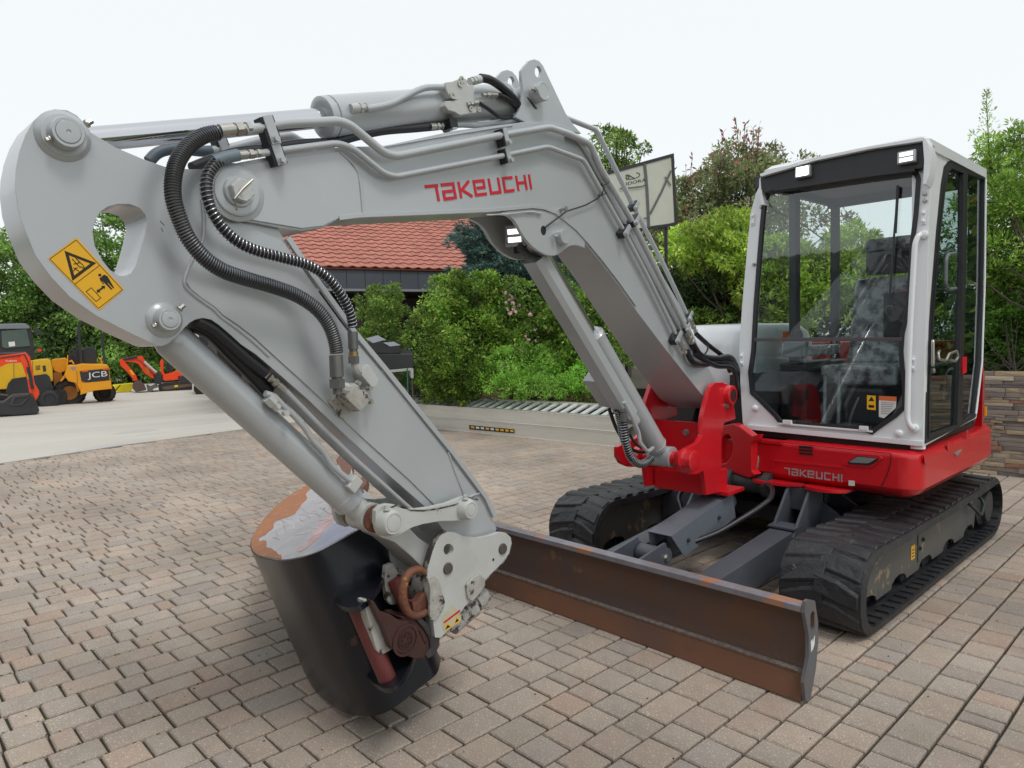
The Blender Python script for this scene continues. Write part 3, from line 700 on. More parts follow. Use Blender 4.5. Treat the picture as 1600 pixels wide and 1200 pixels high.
# recessed frame round the name: a slim raised ledge above and below
fpoly('panel_ledge', R(1150, 600, .1875, (300, 630), (900, 690), (930, 745), (905, 735), (890, 705), (315, 648), (310, 700), (295, 690)), .0, .005, RED, bevel=.0015)
for i in range(3):
    y0 = 520+27*i; fpoly('vent_slot', R(1150, 600, .1875, (520, y0), (528, y0-6), (632, y0+2), (640, y0+10), (636, y0+20), (528, y0+12)), -.004, .003, INK)
fpoly('lamp_surround', R(1150, 600, .1875, (880, 660), (960, 575), (1190, 590), (1222, 620), (1130, 700), (905, 680)), .0, .008, RED, bevel=.004)
fpoly('lamp_bezel', R(1150, 600, .1875, (925, 655), (1010, 600), (1185, 618), (1180, 640), (1110, 680), (940, 668)), .0085, .012, BLACK, bevel=.001)
fpoly('front_lamp', R(1150, 600, .1875, (945, 648), (1012, 607), (1170, 622), (1105, 662), (955, 655)), .0125, .015, LENS, bevel=.001)
fpoly('data_sticker', R(1150, 600, .1875, (938, 803), (988, 808), (988, 850), (938, 846)), .002, .004, PAPER)
for pts in (((1292, 578), (1290, 640), (1272, 720), (1235, 810), (1195, 888)), ((158, 458), (124, 492), (122, 690), (200, 762)), ((160, 462), (700, 520), (1290, 578))):
    v, f = strokev(fp, [fp.px(p) for p in R(1150, 600, .1875, *pts)], .004, .0005, .0022); mesh_obj('panel_gap', v, f, mat('gap_shadow', (.03, .004, .005), .8) if 'gap_shadow' not in MATS else MATS['gap_shadow'], DK, smooth=0)
mb = MB(); bolt(mb, Vector(fp.wp(R(1150, 600, .1875, (178, 728))[0])), (0, -1, 0), .009, .012); mb.build('bolt', STEEL, DK)
# tow lugs under the front panel
def flat_lug(name, pts, th=.022, z=.60):
    V = [(a, b, z) for a, b in pts]+[(a, b, z+th) for a, b in pts]; n = len(pts)
    return mesh_obj(name, V, [tuple(range(n)), tuple(range(n, 2*n))]+[(i, (i+1) % n, (i+1) % n+n, i+n) for i in range(n)], RED, DK, bevel=.003)
flat_lug('deck_lug', [(-2.34, 4.40), (-2.26, 4.33), (-2.08, 4.35), (-1.93, 4.44), (-2.3, 4.5)])
flat_lug('deck_lug', [(-1.84+.14*math.cos(a), 4.43+.10*math.sin(a)) for a in [rad(-180+180*i/10) for i in range(11)]]+[(-1.70, 4.5), (-1.98, 4.5)])
# swing frame yoke joining deck and boom bracket
# ================================================================ BOOM, ARM, BUCKET
SW = rad(3.0); BT = 0.21
BP = Plane((-2.33, 4.02, 0), (-math.sin(SW), math.cos(SW), 0), (0, 0, 1))    # near side face of the boom
NB = Vector(BP.n.tolist())
def bw(p, off=0.0): return Vector(BP.wp(p, off))
MID = -BT/2
def bplate(name, pts, s0, s1, m, par, holes=(), **k): return pplate(name, BP, pts, s0, s1, m, par, holes, **k)
def bplate_at(name, pts, off, s0, s1, m, par, **k): return plate(name, BP, [BP.px(p, off) for p in pts], s0, s1, m, par, **k)
def pcirc(p, r, off=0.0, n=24):                       # circle in 2-D on the face
    c = BP.px(p, off); return circ(c, r, n)

# ---------------- red swing bracket
SB = thing('swing_bracket', None, None, (0, 0, 0)); SB.parent = EX
cheek = R(840, 560, .275, (968, 215), (985, 160), (1010, 138), (1050, 135), (1085, 150), (1104, 185), (1106, 230), (1122, 300), (1126, 345), (1062, 368), (1048, 430), (1045, 560), (1050, 600), (1035, 650), (1040, 740), (1040, 760), (960, 778), (945, 640), (900, 660), (860, 660), (820, 640), (800, 600), (800, 540), (850, 510), (910, 480), (935, 440), (938, 340), (952, 270))
bplate('cheek_plate', cheek, .022, .052, RED, SB, bevel=.006)
bplate_at('cheek_plate', cheek, .052, -.395, -.365, RED, SB, bevel=.006)
fpin = bw(R(840, 560, .275, (1082, 208))[0], .052)
cp_ = bw(R(840, 560, .275, (862, 580))[0], .07)
for p_, rr, nm in ((fpin, .062, 'foot_pin'), (cp_, .062, 'cylinder_pin')):
    lathe('pin_boss', p_-NB*.03, NB, [(0, rr+.012), (.02, rr+.008), (.03, rr), (.062, rr-.002), (.066, rr-.008), (.066, rr-.022)], RED, SB, sides=36)
    lathe(nm, p_+NB*.030, NB, [(0, rr-.022), (.007, rr-.022), (.008, rr-.026), (.008, .002)], BROWN if nm == 'foot_pin' else RED, SB, sides=30)
    lathe('pin_boss', p_-NB*(BT+.15), NB, [(0, rr-.01), (.05, rr), (.06, rr+.01)], RED, SB, sides=30)
tube('pin', [cp_-NB*.03, cp_-NB*(BT+.12)], .045, RED, SB, sides=24)
tube('pin', [fpin-NB*.03, fpin-NB*(BT+.10)], .04, STEEL, SB, sides=20)
for dx in (.016, -BT+.0):
    lathe('cheek_collar', cp_-NB*.05+NB*(dx-.02), NB, [(0, .060), (.03, .066), (.05, .066)], RED, SB, sides=30)
mb = MB()
for q in ((1068, 268), ): bolt(mb, bw(R(840, 560, .275, q)[0], .052), NB, .014, .02)
mb.build('bolt', STEEL, SB)
# cross wall between the cheeks, set back a little
c0 = BP.px((1104, 773), 0); c1 = BP.px((1096, 690), 0)
def bpt(a, b, off): return Vector(BP.W(a, b, off))
ztop = BP.px(R(840, 560, .275, (940, 372))[0], -.0)[1]; zbot = BP.px(R(840, 560, .275, (960, 775))[0], 0)[1]
amid = BP.px(R(840, 560, .275, (955, 500))[0], 0)[0]
alow = BP.px(R(840, 560, .275, (955, 700))[0], 0)[0]
def bslab(name, a0, a1, z0, z1, s0, s1, m, par, bevel=.004, da=0.0):
    V = [bpt(a, z, s) for a in (a0, a1) for z in (z0, z1) for s in (s0, s1)]
    return mesh_obj(name, V, [(0, 1, 3, 2), (4, 6, 7, 5), (0, 4, 5, 1), (2, 3, 7, 6), (0, 2, 6, 4), (1, 5, 7, 3)], m, par, bevel=bevel)
bslab('front_wall', amid+.01, amid+.04, zbot+.13, ztop, -.374, .021, RED, SB)
bslab('lower_housing', alow-.02, alow+.25, zbot+.003, zbot+.135, -.36, .021, RED, SB, bevel=.012)
bslab('base_plate', alow+.10, alow+.32, zbot-.014, zbot+.010, -BT-.12, .10, RED, SB)
mb = MB()
for q in ((820, 447), (905, 453)):
    a, b = BP.px(R(840, 560, .275, q)[0], -.06); bolt(mb, bpt(amid+.01, b, -.14 if q[0] < 850 else -.04), -Vector(BP.u.tolist()), .017, .016)
mb.build('bolt', STEEL, SB)
# swing post behind, and the deck's yoke with the kidney-shaped opening
pv = bpt(alow+.20, 0, MID)
lathe('swing_post', (pv.x, pv.y, zbot+.1), (0, 0, 1), [(0, .085), (.26, .085)], RED, SB, sides=30)
yk = Plane((-2.30, 4.5, 0), (0, 1, 0), (0, 0, 1))
yk = Plane((-2.36, 4.36, 0), (1, -.25, 0), (0, 0, 1))
kid = [yk.px(p) for p in R(840, 560, .275, (1045, 460), (1060, 435), (1085, 432), (1105, 460), (1110, 510), (1100, 560), (1075, 590), (1050, 600), (1040, 560))]
pplate('yoke_shade', yk, R(840, 560, .275, (1040, 440), (1062, 420), (1090, 420), (1112, 455), (1118, 515), (1106, 568), (1078, 600), (1046, 610)), -.10, -.072, BLACK, DK)  # black plate stands for the shade inside the yoke's opening
lathe('hose_end', Vector(yk.wp(R(840, 560, .275, (1072, 530))[0], -.07)), Vector(yk.n.tolist()), [(0, .022), (.02, .022), (.03, .014)], STEEL, DK, sides=14)
pplate('yoke', yk, R(840, 560, .275, (1030, 420), (1060, 380), (1110, 370), (1150, 390), (1215, 440), (1245, 432), (1232, 470), (1215, 480), (1212, 560), (1215, 640), (1235, 660), (1200, 680), (1110, 650), (1030, 672), (1020, 600)), -.07, 0, RED, DK, [R(840, 560, .275, (1045, 460), (1060, 435), (1085, 432), (1105, 460), (1110, 510), (1100, 560), (1075, 590), (1050, 600), (1042, 560))], bevel=.008)
box('yoke_shade_beam', -2.9, -2.36, 4.44, 4.60, .58, .85, BLACK, DK)  # beam coloured black so the yoke's opening reads as shaded
box('yoke_shade_box', -2.45, -2.05, 4.47, 4.60, .60, .86, BLACK, DK)  # black box added behind the opening to deepen its shade
box('yoke_top', -2.45, -2.12, 4.40, 4.62, .862, .885, RED, DK)
box('yoke_bottom', -2.45, -2.12, 4.40, 4.62, .590, .612, RED, DK)
tube('hydraulic_hose', [(-2.34, 4.44, .60), (-2.30, 4.41, .70), (-2.30, 4.46, .84)], .02, STEEL, DK)

# ---------------- boom
BM = thing('boom', None, None, (0, 0, 0)); BM.parent = EX
top = [(335, 300), (337, 278), (350, 262), (372, 254), (425, 244), (452, 238), (540, 229), (600, 228), (711, 204), (815, 191), (856, 190), (882, 196), (908, 214), (928, 242), (945, 277), (974, 323), (1018, 402), (1062, 475), (1078, 510), (1106, 573), (1121, 600)]
foot = [(1136, 598), (1148, 612), (1142, 632), (1125, 640), (1103, 625)]
bot = [(1040, 546), (990, 480), (960, 437.5), (935, 406), (915, 382), (897, 362), (880, 347.5), (864, 336), (845, 329), (828, 327), (797, 330), (760, 333), (640, 338), (560, 342), (530, 343), (505, 356), (472, 361), (440, 357), (400, 349), (362, 344), (344, 330)]
fa_ = BP.px((1120, 612), 0)[0]; fb_ = BP.px((915, 382), 0)[0]
v, f = platev(BP, [BP.px(p, 0) for p in top+foot+bot], -BT, 0); nn_ = len(v)//2
v = [tuple(np.array(q)-BP.n*(.14*min(1, max(0, (float((np.array(q)-BP.o) @ BP.u)-fb_)/(fa_-fb_))))) if i < nn_ else q for i, q in enumerate(v)]
mesh_obj('boom_box', v, f, GREY, BM, bevel=.004)
# flange strip along the underside, proud of the side plate
fl = [(528, 341), (560, 337), (640, 334), (760, 329), (797, 326), (830, 323), (848, 325), (866, 332), (882, 344), (899, 358), (917, 378), (937, 402), (962, 434), (992, 476)]
def ribbon(name, pts, th, s0, s1, m, par, **k):
    P = [BP.px(p, 0) for p in pts]; v, f = strokev(BP, P, th, s0, s1); return mesh_obj(name, v, f, m, par, **k)
ribbon('underside_flange', fl, .016, .0005, .010, GREY, BM, bevel=.002)
# doubler plate at the boom's tip, with its slanting weld
bplate('tip_doubler', [(339, 300), (342, 281), (352, 267), (374, 259), (450, 245), (531, 236), (560, 270), (566, 338), (530, 341), (505, 353), (472, 357), (400, 345), (364, 340), (347, 326)], .0005, .007, GREY, BM, bevel=.003)
# pin boss at the tip with castellated nut
tp = bw((369, 301), .007)
lathe('tip_boss', tp, NB, [(0, .088), (.004, .088), (.006, .083), (.008, .072), (.012, .072), (.014, .066), (.014, .048), (.02, .046), (.024, .044), (.024, .03)], GREY, BM, sides=40)
mb = MB(); mb.add(lathev(tp+NB*.024, NB, [(0, .037), (.022, .037), (.026, .033)], 6))
nb_u = Vector(BP.u.tolist()); nb_v = Vector((0, 0, 1))
for i in range(6):
    a = rad(60*i+20); c_ = tp+NB*.05+(nb_u*math.cos(a)+nb_v*math.sin(a))*.024
    t_ = (-nb_u*math.sin(a)+nb_v*math.cos(a)); r_ = (nb_u*math.cos(a)+nb_v*math.sin(a))
    base = [c_+t_*x_*.008+r_*y_*.006 for x_, y_ in ((-1, -1), (1, -1), (1, 1), (-1, 1))]
    mb.add((base+[p-NB*.014 for p in base], [(0, 1, 2, 3), (0, 1, 5, 4), (1, 2, 6, 5), (2, 3, 7, 6), (3, 0, 4, 7)]))
mb.build('castle_nut', GREYW, BM)
lathe('bolt_end', tp+NB*.03, NB, [(0, .022), (.018, .021), (.02, .018)], GREYW, BM, sides=18)
mb = MB(); v, f = tubev([tp+NB*.05+nb_u*.03+nb_v*.035, tp+NB*.052-nb_u*.005+nb_v*.002, tp+NB*.05-nb_u*.03-nb_v*.03], .0035, 6); mb.add((v, f))
v, f = tubev([tp+NB*.05-nb_u*.03-nb_v*.03, tp+NB*.04-nb_u*.02-nb_v*.062], .003, 6); mb.add((v, f)); mb.build('split_pin', STEEL, BM)
def bead(pts, off, r, par=BM, m=GREY):
    P = [bw(p, off) for p in catmull(pts, 8)]; q_ = random.Random(len(pts)); return tube('weld_bead', P, [r*q_.uniform(.8, 1.25) for _ in P], m, par, sides=8)
bead([(531, 238), (559, 270), (567, 336)], .006, .005); bead([(586, 232), (711, 210), (800, 196)], .002, .004); bead([(812, 193), (860, 195), (884, 204)], -.008, .006)
bead([(760, 336), (797, 334), (828, 331), (846, 334)], .012, .004)
# lug plates of the boom cylinder
lug = R(760, 320, .125, (180, 95), (300, 150), (350, 195), (400, 270), (440, 350), (500, 440), (580, 525), (650, 575), (720, 615), (800, 638), (860, 635), (920, 605), (975, 562), (1030, 520), (1090, 505), (1150, 510), (1230, 540), (1235, 420), (1100, 260), (960, 170), (820, 100), (700, 70), (560, 55), (300, 75))
bplate('cylinder_lug_plate', lug, -.016, .004, GREY, BM, [], bevel=.003)
bplate_at('cylinder_lug_plate', lug, .004, -BT-.004, -BT+.016, GREY, BM, bevel=.003)
hb = BP.px(R(760, 320, .125, (712, 320))[0], .004)
plate('cable_hole', BP, [(hb[0]+.018*math.cos(t_), hb[1]+.021*math.sin(t_)) for t_ in [2*math.pi*i/20 for i in range(20)]], .0042, .0052, INK, BM, smooth=0)
pb = bw(R(760, 320, .125, (920, 405))[0], .004)
lathe('pin_boss', pb, NB, [(0, .036), (.030, .036), (.034, .033), (.034, .026), (.0335, .025), (.0335, .001)], GREY, BM, sides=32)
mb = MB(); bolt(mb, pb+NB*.02-nb_v*.002-nb_u*.05+nb_u*0, -nb_u, .008, .02); bolt(mb, pb+NB*.02+nb_u*.036, nb_u, .006, .012); mb.build('bolt', GREY, BM)
# work lamp tucked inside the lug plates
lc = bw(R(760, 320, .125, (350, 385))[0], -.085)
fw = (-nb_u*.93+Vector((0, 0, -.12))+NB*.36).normalized(); sd = fw.cross(Vector((0, 0, 1))).normalized(); up = sd.cross(fw)
def lampbox(name, c, fw, sd, up, w_, h_, d_, m, par, bev=.01):
    V = [c+sd*a*w_/2+up*b*h_/2-fw*(d_ if k else 0)*(1) for k in (0, 1) for a, b in ((-1, -1), (1, -1), (1, 1), (-1, 1))]
    return mesh_obj(name, V, [(0, 1, 2, 3), (7, 6, 5, 4), (0, 1, 5, 4), (1, 2, 6, 5), (2, 3, 7, 6), (3, 0, 4, 7)], m, par, bevel=bev, bseg=3)
WL = lampbox('work_lamp', lc, fw, sd, up, .098, .098, .05, LENS, BM)
for k in (-1, 1):
    lampbox('led_strip', lc+fw*.0025+up*k*.018, fw, sd, up, .062, .022, .002, LEDON, WL, bev=.0005)
lampbox('lamp_bracket', lc-fw*.051-up*.03, fw, sd, up, .06, .10, .02, BLACK, BM, bev=.003)
bplate('cable_tray', R(760, 320, .125, (440, 470), (560, 590), (700, 650), (620, 665), (540, 640), (450, 560)), -.085, -.05, DARK2, BM, bevel=.004)
# cable from hole to pipes, and its tie stud
tube('lamp_cable', [bw(p, o_) for p, o_ in zip(R(760, 320, .125, (712, 320), (745, 275), (850, 195), (965, 110), (1000, 80), (1130, 40), (1250, 0)), (.0, .012, .014, .03, .02, .016, .016))]+[bw((934, 310), .02), bw((941, 303), .035), bw((944, 292), .04)], .0035, HOSE, BM, sides=8)
lathe('cable_stud', bw(R(760, 320, .125, (925, 60))[0], .0), NB, [(0, .008), (.028, .008), (.03, .012), (.036, .012)], STEEL, BM, sides=6)
for p_ in ((941, 303), (945, 287)):
    c_ = bw(p_, .03); tube('cable_tie', [c_+nb_u*.03*math.cos(t_)*.7+NB*.02*math.sin(t_)+nb_v*.03*math.cos(t_)*.4 for t_ in [2*math.pi*i/12 for i in range(13)]], .0025, HOSE, BM, sides=6)
# ears for the arm cylinder
ear = R(740, 70, .125, (600, 420), (600, 320), (640, 260), (700, 195), (760, 178), (820, 200), (870, 260), (960, 450), (1150, 850), (1250, 1000), (1350, 1110), (1100, 1060), (700, 1000), (520, 900), (570, 820), (610, 700), (625, 560))
eye = [BP.px(R(740, 70, .125, (808+42*math.cos(t_)*.98, 338+68*math.sin(t_)))[0], -.012) for t_ in [2*math.pi*i/20 for i in range(20)]]
for s0, s1 in ((-.030, -.012), (-BT+.012, -BT+.030)):
    plate('cylinder_ear', BP, [BP.px(p, -.012) for p in ear], s0, s1, GREY, BM, [eye], bevel=.003)
ep = bw(R(740, 70, .125, (885, 575))[0], .045)
lathe('ear_boss', ep-NB*.058, NB, [(0, .042), (.050, .042), (.056, .038), (.056, .032), (.055, .031), (.055, .001)], GREY, BM, sides=34)
lathe('ear_boss', ep-NB*.26, NB, [(0, .03), (.002, .042), (.05, .042)], GREY, BM, sides=30)
tube('pin', [ep-NB*.04, ep-NB*.24], .028, STEEL, BM, sides=20)
mb = MB(); bolt(mb, ep-NB*.022-nb_u*.042, -nb_u, .009, .026); mb.build('bolt', STEEL, BM)
bplate('weld_slot', R(740, 70, .125, (665, 650), (680, 655), (800, 795), (785, 805), (760, 790)), -.0119, -.010, DARK2, BM)
# maker's name in red on the boom side
lg, ln = logo(BP, (0, -9), 0, .1, REDD, BM, .002); bpy.data.objects.remove(lg)
a0 = BP.px((670, 293), .002)       # top left of the T
b0 = BP.px((683, 319), .002); b1 = BP.px((835, 299), .002)
# the near face is read from outside: reading direction runs backwards along u
h_ = BP.px((832, 276), .002)[1]-b1[1]
dl = math.hypot(b1[0]-b0[0], b1[1]-b0[1]); an = math.atan2(b1[1]-b0[1], b1[0]-b0[0])
LG = logo(BP, (b0[0]-.05, b0[1]), an, 1.0, REDD, BM, .0012)
bpy.data.objects.remove(LG[0]); per = LG[1]
hl = h_*1.03
logo(BP, (b0[0]-.045, b0[1]+.001), an, hl, REDD, BM, .0008, wd=.19, kx=(dl+.048)/(per*hl))

# ---------------- steel pipes along the boom
def pipe(name, pts, off, r, m=GREY, par=BM, rf=.03):
    offs = off if isinstance(off, (list, tuple)) else [off]*len(pts)
    return tube(name, [bw(p, o_) for p, o_ in zip(pts, offs)], r, m, par, sides=14, rf=rf)
pipe('steel_pipe', [(383, 204), (445, 193), (529, 189), (548, 196), (600, 239), (618, 244), (779, 212), (858, 199), (888, 209), (922, 225), (938, 262), (987, 345), (1030, 430), (1071, 512)], .032, .0155)
pipe('steel_pipe', [(398, 241), (441, 235), (528, 223.5), (552, 232), (600, 271), (618, 276), (782, 244), (856, 229), (885, 240), (912, 250), (926, 275), (973, 358), (1016, 440), (1059, 529)], .026, .0115)
pipe('steel_pipe', [(884, 210), (902, 216), (918, 240), (950, 300), (985, 368), (1032, 455), (1066, 520)], .010, .0115)
pipe('steel_pipe', [(703, 197), (720, 194), (745, 196), (797, 189), (876, 181), (932, 203), (950, 240), (990, 323), (1036, 412), (1076, 497)], -.05, .013)
pipe('steel_pipe', [(950, 290), (1002, 388), (1050, 478), (1072, 515)], -.02, .008, HOSE)
# pipe clamps: black saddle, grey cap, bolt
def clamp(c, along, side, par, L_=.085, wd_=.05, h_=.034, m=BLACK):
    c = Vector(c); along = Vector(along).normalized(); side = Vector(side); side = (side-along*side.dot(along)).normalized(); out_ = along.cross(side)
    if out_.dot(NB) < 0: out_ = -out_
    def bb(name, a0, a1, s0, s1, o0, o1, m):
        V = [c+along*a+side*s+out_*o for a in (a0, a1) for s in (s0, s1) for o in (o0, o1)]
        return mesh_obj(name, V, [(0, 1, 3, 2), (4, 6, 7, 5), (0, 4, 5, 1), (2, 3, 7, 6), (0, 2, 6, 4), (1, 5, 7, 3)], m, par, bevel=.002)
    bb('pipe_clamp', -wd_/2, wd_/2, -L_/2, L_/2, -h_, h_*.62, m)
    bb('clamp_cap', -wd_*.34, wd_*.34, -L_/2-.001, L_/2+.001, h_*.62, h_*.62+.007, GREY)
    mb = MB(); bolt(mb, c+side*(-L_*.33)+out_*(h_*.62+.007), out_, .010, .014); mb.build('bolt', GREY, par)
def dirp(p, q, off=0): return bw(q, off)-bw(p, off)
al = dirp((383, 204), (445, 193))
clamp(bw((420, 205), .030), al, (0, 0, 1), BM, L_=.085, wd_=.048, h_=.026)
clamp(bw((430, 240), .024), al, (0, 0, 1), BM, L_=.075, wd_=.046, h_=.026)
clamp(bw((786, 215), .030), dirp((779, 212), (830, 203)), (0, 0, 1), BM, L_=.07, wd_=.036, h_=.026)
clamp(bw((790, 244), .024), dirp((779, 244), (830, 233)), (0, 0, 1), BM, L_=.06, wd_=.036, h_=.024)
dn = dirp((973, 358), (1016, 440))
clamp(bw((975, 361), .026), dn, nb_u, BM, L_=.075, wd_=.036, h_=.026)
clamp(bw((990, 345), .028), dn, nb_u, BM, L_=.07, wd_=.034, h_=.030)
clamp(bw((990, 322), -.045), dn, nb_u, BM, L_=.06, wd_=.03, h_=.026)
clamp(bw((1056, 527), .026), dn, nb_u, BM, L_=.085, wd_=.04, h_=.026)
clamp(bw((1070, 512), .020), dn, nb_u, BM, L_=.06, wd_=.036, h_=.028)
clamp(bw((1074, 494), -.045), dn, nb_u, BM, L_=.07, wd_=.03, h_=.028)
clamp(bw((702, 196), -.05), dirp((702, 196), (745, 194)), NB, BM, L_=.06, wd_=.04, h_=.022)
# far-side pipe and clamp seen past the arm cylinder rod
pipe('steel_pipe', [(330, 236), (360, 232), (418, 216), (455, 212), (470, 222), (520, 232)], -BT-.03, .016)
clamp(bw((345, 226), -BT-.03), al, (0, 0, 1), BM, L_=.08, wd_=.045, h_=.024)
def fitting(c, d, par, r=.018, L_=.07, m=STEEL, m2=None, extra=True):
    """hose end: crimped ferrule, hexagon nut and neck"""
    c = Vector(c); d = Vector(d).normalized(); mb = MB()
    mb.add(lathev(c, d, [(0, r*1.05), (L_*.5, r*1.05), (L_*.52, r*.8), (L_*.6, r*.8)], 18))
    mb.add(hexv(c+d*L_*.6, d, r*1.15, L_*.22)); mb.add(lathev(c+d*L_*.82, d, [(0, r*.75), (L_*.3, r*.75)], 14)); mb.add(hexv(c+d*L_*1.02, d, r*1.05, L_*.14))
    return mb.build('hose_fitting', m, par)

# ---------------- hoses between boom pipes and arm
def spring_hose(pts, offs, r, rc, pitch, par, hm=HOSE, wire=.0026, start=0, end=1.0, n=7, cm=None):
    cm = cm or COIL
    P = catmull([tuple(bw(p, o_)) for p, o_ in zip(pts, offs)], n)
    tube('hydraulic_hose', P, r, hm, par, sides=14)
    Pv = [Vector(p) for p in P]; L_ = [0]
    for a, b in zip(Pv, Pv[1:]): L_.append(L_[-1]+(b-a).length)
    tot = L_[-1]; s = tot*start; out_ = []; nrm = None; i = 0; step = pitch/10; k = 0
    while s < tot*end:
        while i < len(Pv)-2 and L_[i+1] < s: i += 1
        t_ = (Pv[i+1]-Pv[i]).normalized(); c_ = Pv[i]+(Pv[i+1]-Pv[i])*((s-L_[i])/(L_[i+1]-L_[i]))
        nrm = t_.orthogonal().normalized() if nrm is None else (nrm-t_*nrm.dot(t_)).normalized()
        b_ = t_.cross(nrm); a_ = 2*math.pi*k/10
        out_.append(c_+(nrm*math.cos(a_)+b_*math.sin(a_))*rc); s += step; k += 1
    return tube('hose_spring', out_, wire, cm, par, sides=5)
AR = thing('arm', None, None, (0, 0, 0)); AR.parent = EX
hA = R(0, 80, .375, (905, 340), (850, 352), (790, 390), (742, 455), (722, 530), (722, 610), (745, 690), (785, 780), (850, 860), (930, 915), (1030, 950), (1140, 982), (1240, 1020), (1320, 1075), (1370, 1140), (1395, 1210))+[(526, 552)]
spring_hose(hA, [.032, .036, .045, .06, .075, .085, .09, .09, .085, .08, .07, .07, .07, .075, .08, .08, .08], .0200, .0212, .0078, AR, wire=.0026, cm=COILD)
hB = R(0, 80, .375, (935, 448), (900, 468), (870, 510), (860, 560), (868, 620), (890, 680), (935, 745), (1000, 800), (1080, 835), (1180, 862), (1290, 895), (1370, 950), (1430, 1030), (1460, 1100), (1468, 1150))
spring_hose(hB, [.028, .034, .044, .052, .058, .06, .058, .055, .05, .05, .05, .055, .055, .05, .045], .0150, .0172, .0125, AR, wire=.0016)
fitting(bw((343, 205), .032), dirp((343, 205), (390, 200)), BM, r=.0195, L_=.085)
tube('hose_sleeve', [bw(p, .03) for p in ((334, 252), (352, 246), (372, 242))], .0185, mat('blue_grey_sleeve', (.17, .22, .26), .5), BM, sides=14)
fitting(bw((370, 243), .028), dirp((370, 243), (400, 240)), BM, r=.0135, L_=.065)
fitting(bw((1061, 533), .026), dn, BM, r=.0135, L_=.085); fitting(bw((1072, 517), .02), dn, BM, r=.017, L_=.085); fitting(bw((1078, 500), -.045), dn, BM, r=.014, L_=.085)
# hoses leaving the boom foot towards the deck
for pts, offs, r_ in (([(1073, 548), (1082, 565), (1098, 570), (1120, 566), (1140, 566), (1152, 580), (1158, 600)], [.026, .028, .0, -.05, -.1, -.14, -.2], .017),
                      ([(1082, 538), (1096, 556), (1120, 560), (1140, 558), (1150, 572), (1156, 600)], [.02, .0, -.04, -.08, -.13, -.18], .019),
                      ([(1088, 522), (1108, 540), (1124, 552), (1134, 562), (1140, 580)], [-.045, -.08, -.1, -.12, -.16], .015),
                      ([(1085, 552), (1100, 562), (1120, 572), (1142, 574), (1150, 590), (1152, 620)], [.01, .0, -.02, -.06, -.1, -.16], .016)):
    tube('hydraulic_hose', catmull([tuple(bw(p, o_)) for p, o_ in zip(pts, offs)], 5), r_, HOSE, BM, sides=12)
tube('hydraulic_hose', catmull([tuple(bw(p, o_)) for p, o_ in (((1094, 527), -.04), ((1103, 534), -.03), ((1106, 545), -.02), ((1100, 555), 0.0))], 5), .006, HOSE, BM, sides=8)
# dark hoses in a bundle behind the boom foot
for i in range(6):
    o_ = -.03-.03*i
    tube('hydraulic_hose', catmull([tuple(bpt(amid+.16+.02*i, .62, o_)), tuple(bpt(amid+.12, .85, o_)), tuple(bpt(amid+.20, 1.05, o_)), tuple(bpt(amid+.36, 1.22, o_-.02))], 5), .018, HOSE, DK, sides=10)

# ---------------- arm cylinder above the boom
CYA = thing('arm_cylinder', None, None, (0, 0, 0)); CYA.parent = EX
e0 = bw((107, 207), MID+.0); e1 = ep-NB*.15
e1 = Vector(BP.W(*BP.px((850, 142), .045), MID)); e1 = ep+NB*(MID-.045)
e0 = Vector(BP.W(*BP.px((107, 206), .03), MID))
ax = (e1-e0).normalized(); Ltot = (e1-e0).length
def on_ax(p):                          # distance along the cylinder of an image point
    q = bw(p, MID); return (q-e0).dot(ax)
s_end = on_ax((500, 180))
tube('rod', [e0, e0+ax*(s_end+.02)], .034, CHROME, CYA, sides=36)
lathe('barrel', e0+ax*s_end, ax, [(0, .036), (0, .058), (.006, .072), (.03, .074), (.034, .068), (.038, .068), (.040, .0735), (Ltot-s_end-.12, .0735), (Ltot-s_end-.118, .078), (Ltot-s_end-.105, .078), (Ltot-s_end-.09, .07), (Ltot-s_end-.07, .045), (Ltot-s_end-.06, .02)], GREY, CYA, sides=48)
lathe('barrel_eye', e1-NB*.055, NB, [(0, .03), (0, .052), (.11, .052), (.11, .03)], GREY, CYA)
tube('port_pipe', [Vector(BP.W(*BP.px(p, -.02), -.02)) for p in R(660, 100, .125, (-700, 560), (-560, 540), (-380, 500), (-200, 400), (20, 290), (320, 290))], .0125, GREY, CYA, sides=12, rf=.05)
fitting(Vector(BP.W(*BP.px((548, 170), -.03), -.03)), Vector(BP.W(*BP.px((590, 166), -.02), -.02))-Vector(BP.W(*BP.px((548, 170), -.03), -.03)), CYA, r=.016, L_=.06, m=GREYW)
VB = pplate('valve_block', BP, R(660, 100, .125, (300, 225), (380, 215), (500, 170), (560, 190), (570, 260), (640, 260), (655, 330), (640, 430), (700, 520), (680, 610), (470, 640), (410, 600), (330, 580), (280, 520), (300, 460), (430, 450), (345, 420), (300, 320)), -.075, .0, GREYW, CYA, bevel=.005)
mb = MB()
for q, r_ in (((465, 250), .012), ((485, 195), .013), ((370, 395), .014), ((600, 560), .011), ((700, 575), .010)): mb.add(lathev(bw(R(660, 100, .125, q)[0], .0), NB, [(0, r_), (.006, r_), (.006, r_*.4), (.003, r_*.4)], 16))
mb.build('block_plugs', STEEL, CYA)
mb = MB(); bolt(mb, bw(R(660, 100, .125, (340, 530))[0], -.03), -nb_u, .016, .035); mb.build('bolt', STEEL, CYA)
fitting(bw(R(660, 100, .125, (720, 190))[0], -.015), bw(R(660, 100, .125, (560, 230))[0], -.015)-bw(R(660, 100, .125, (720, 190))[0], -.015), CYA, r=.016, L_=.055, m=GREYW)
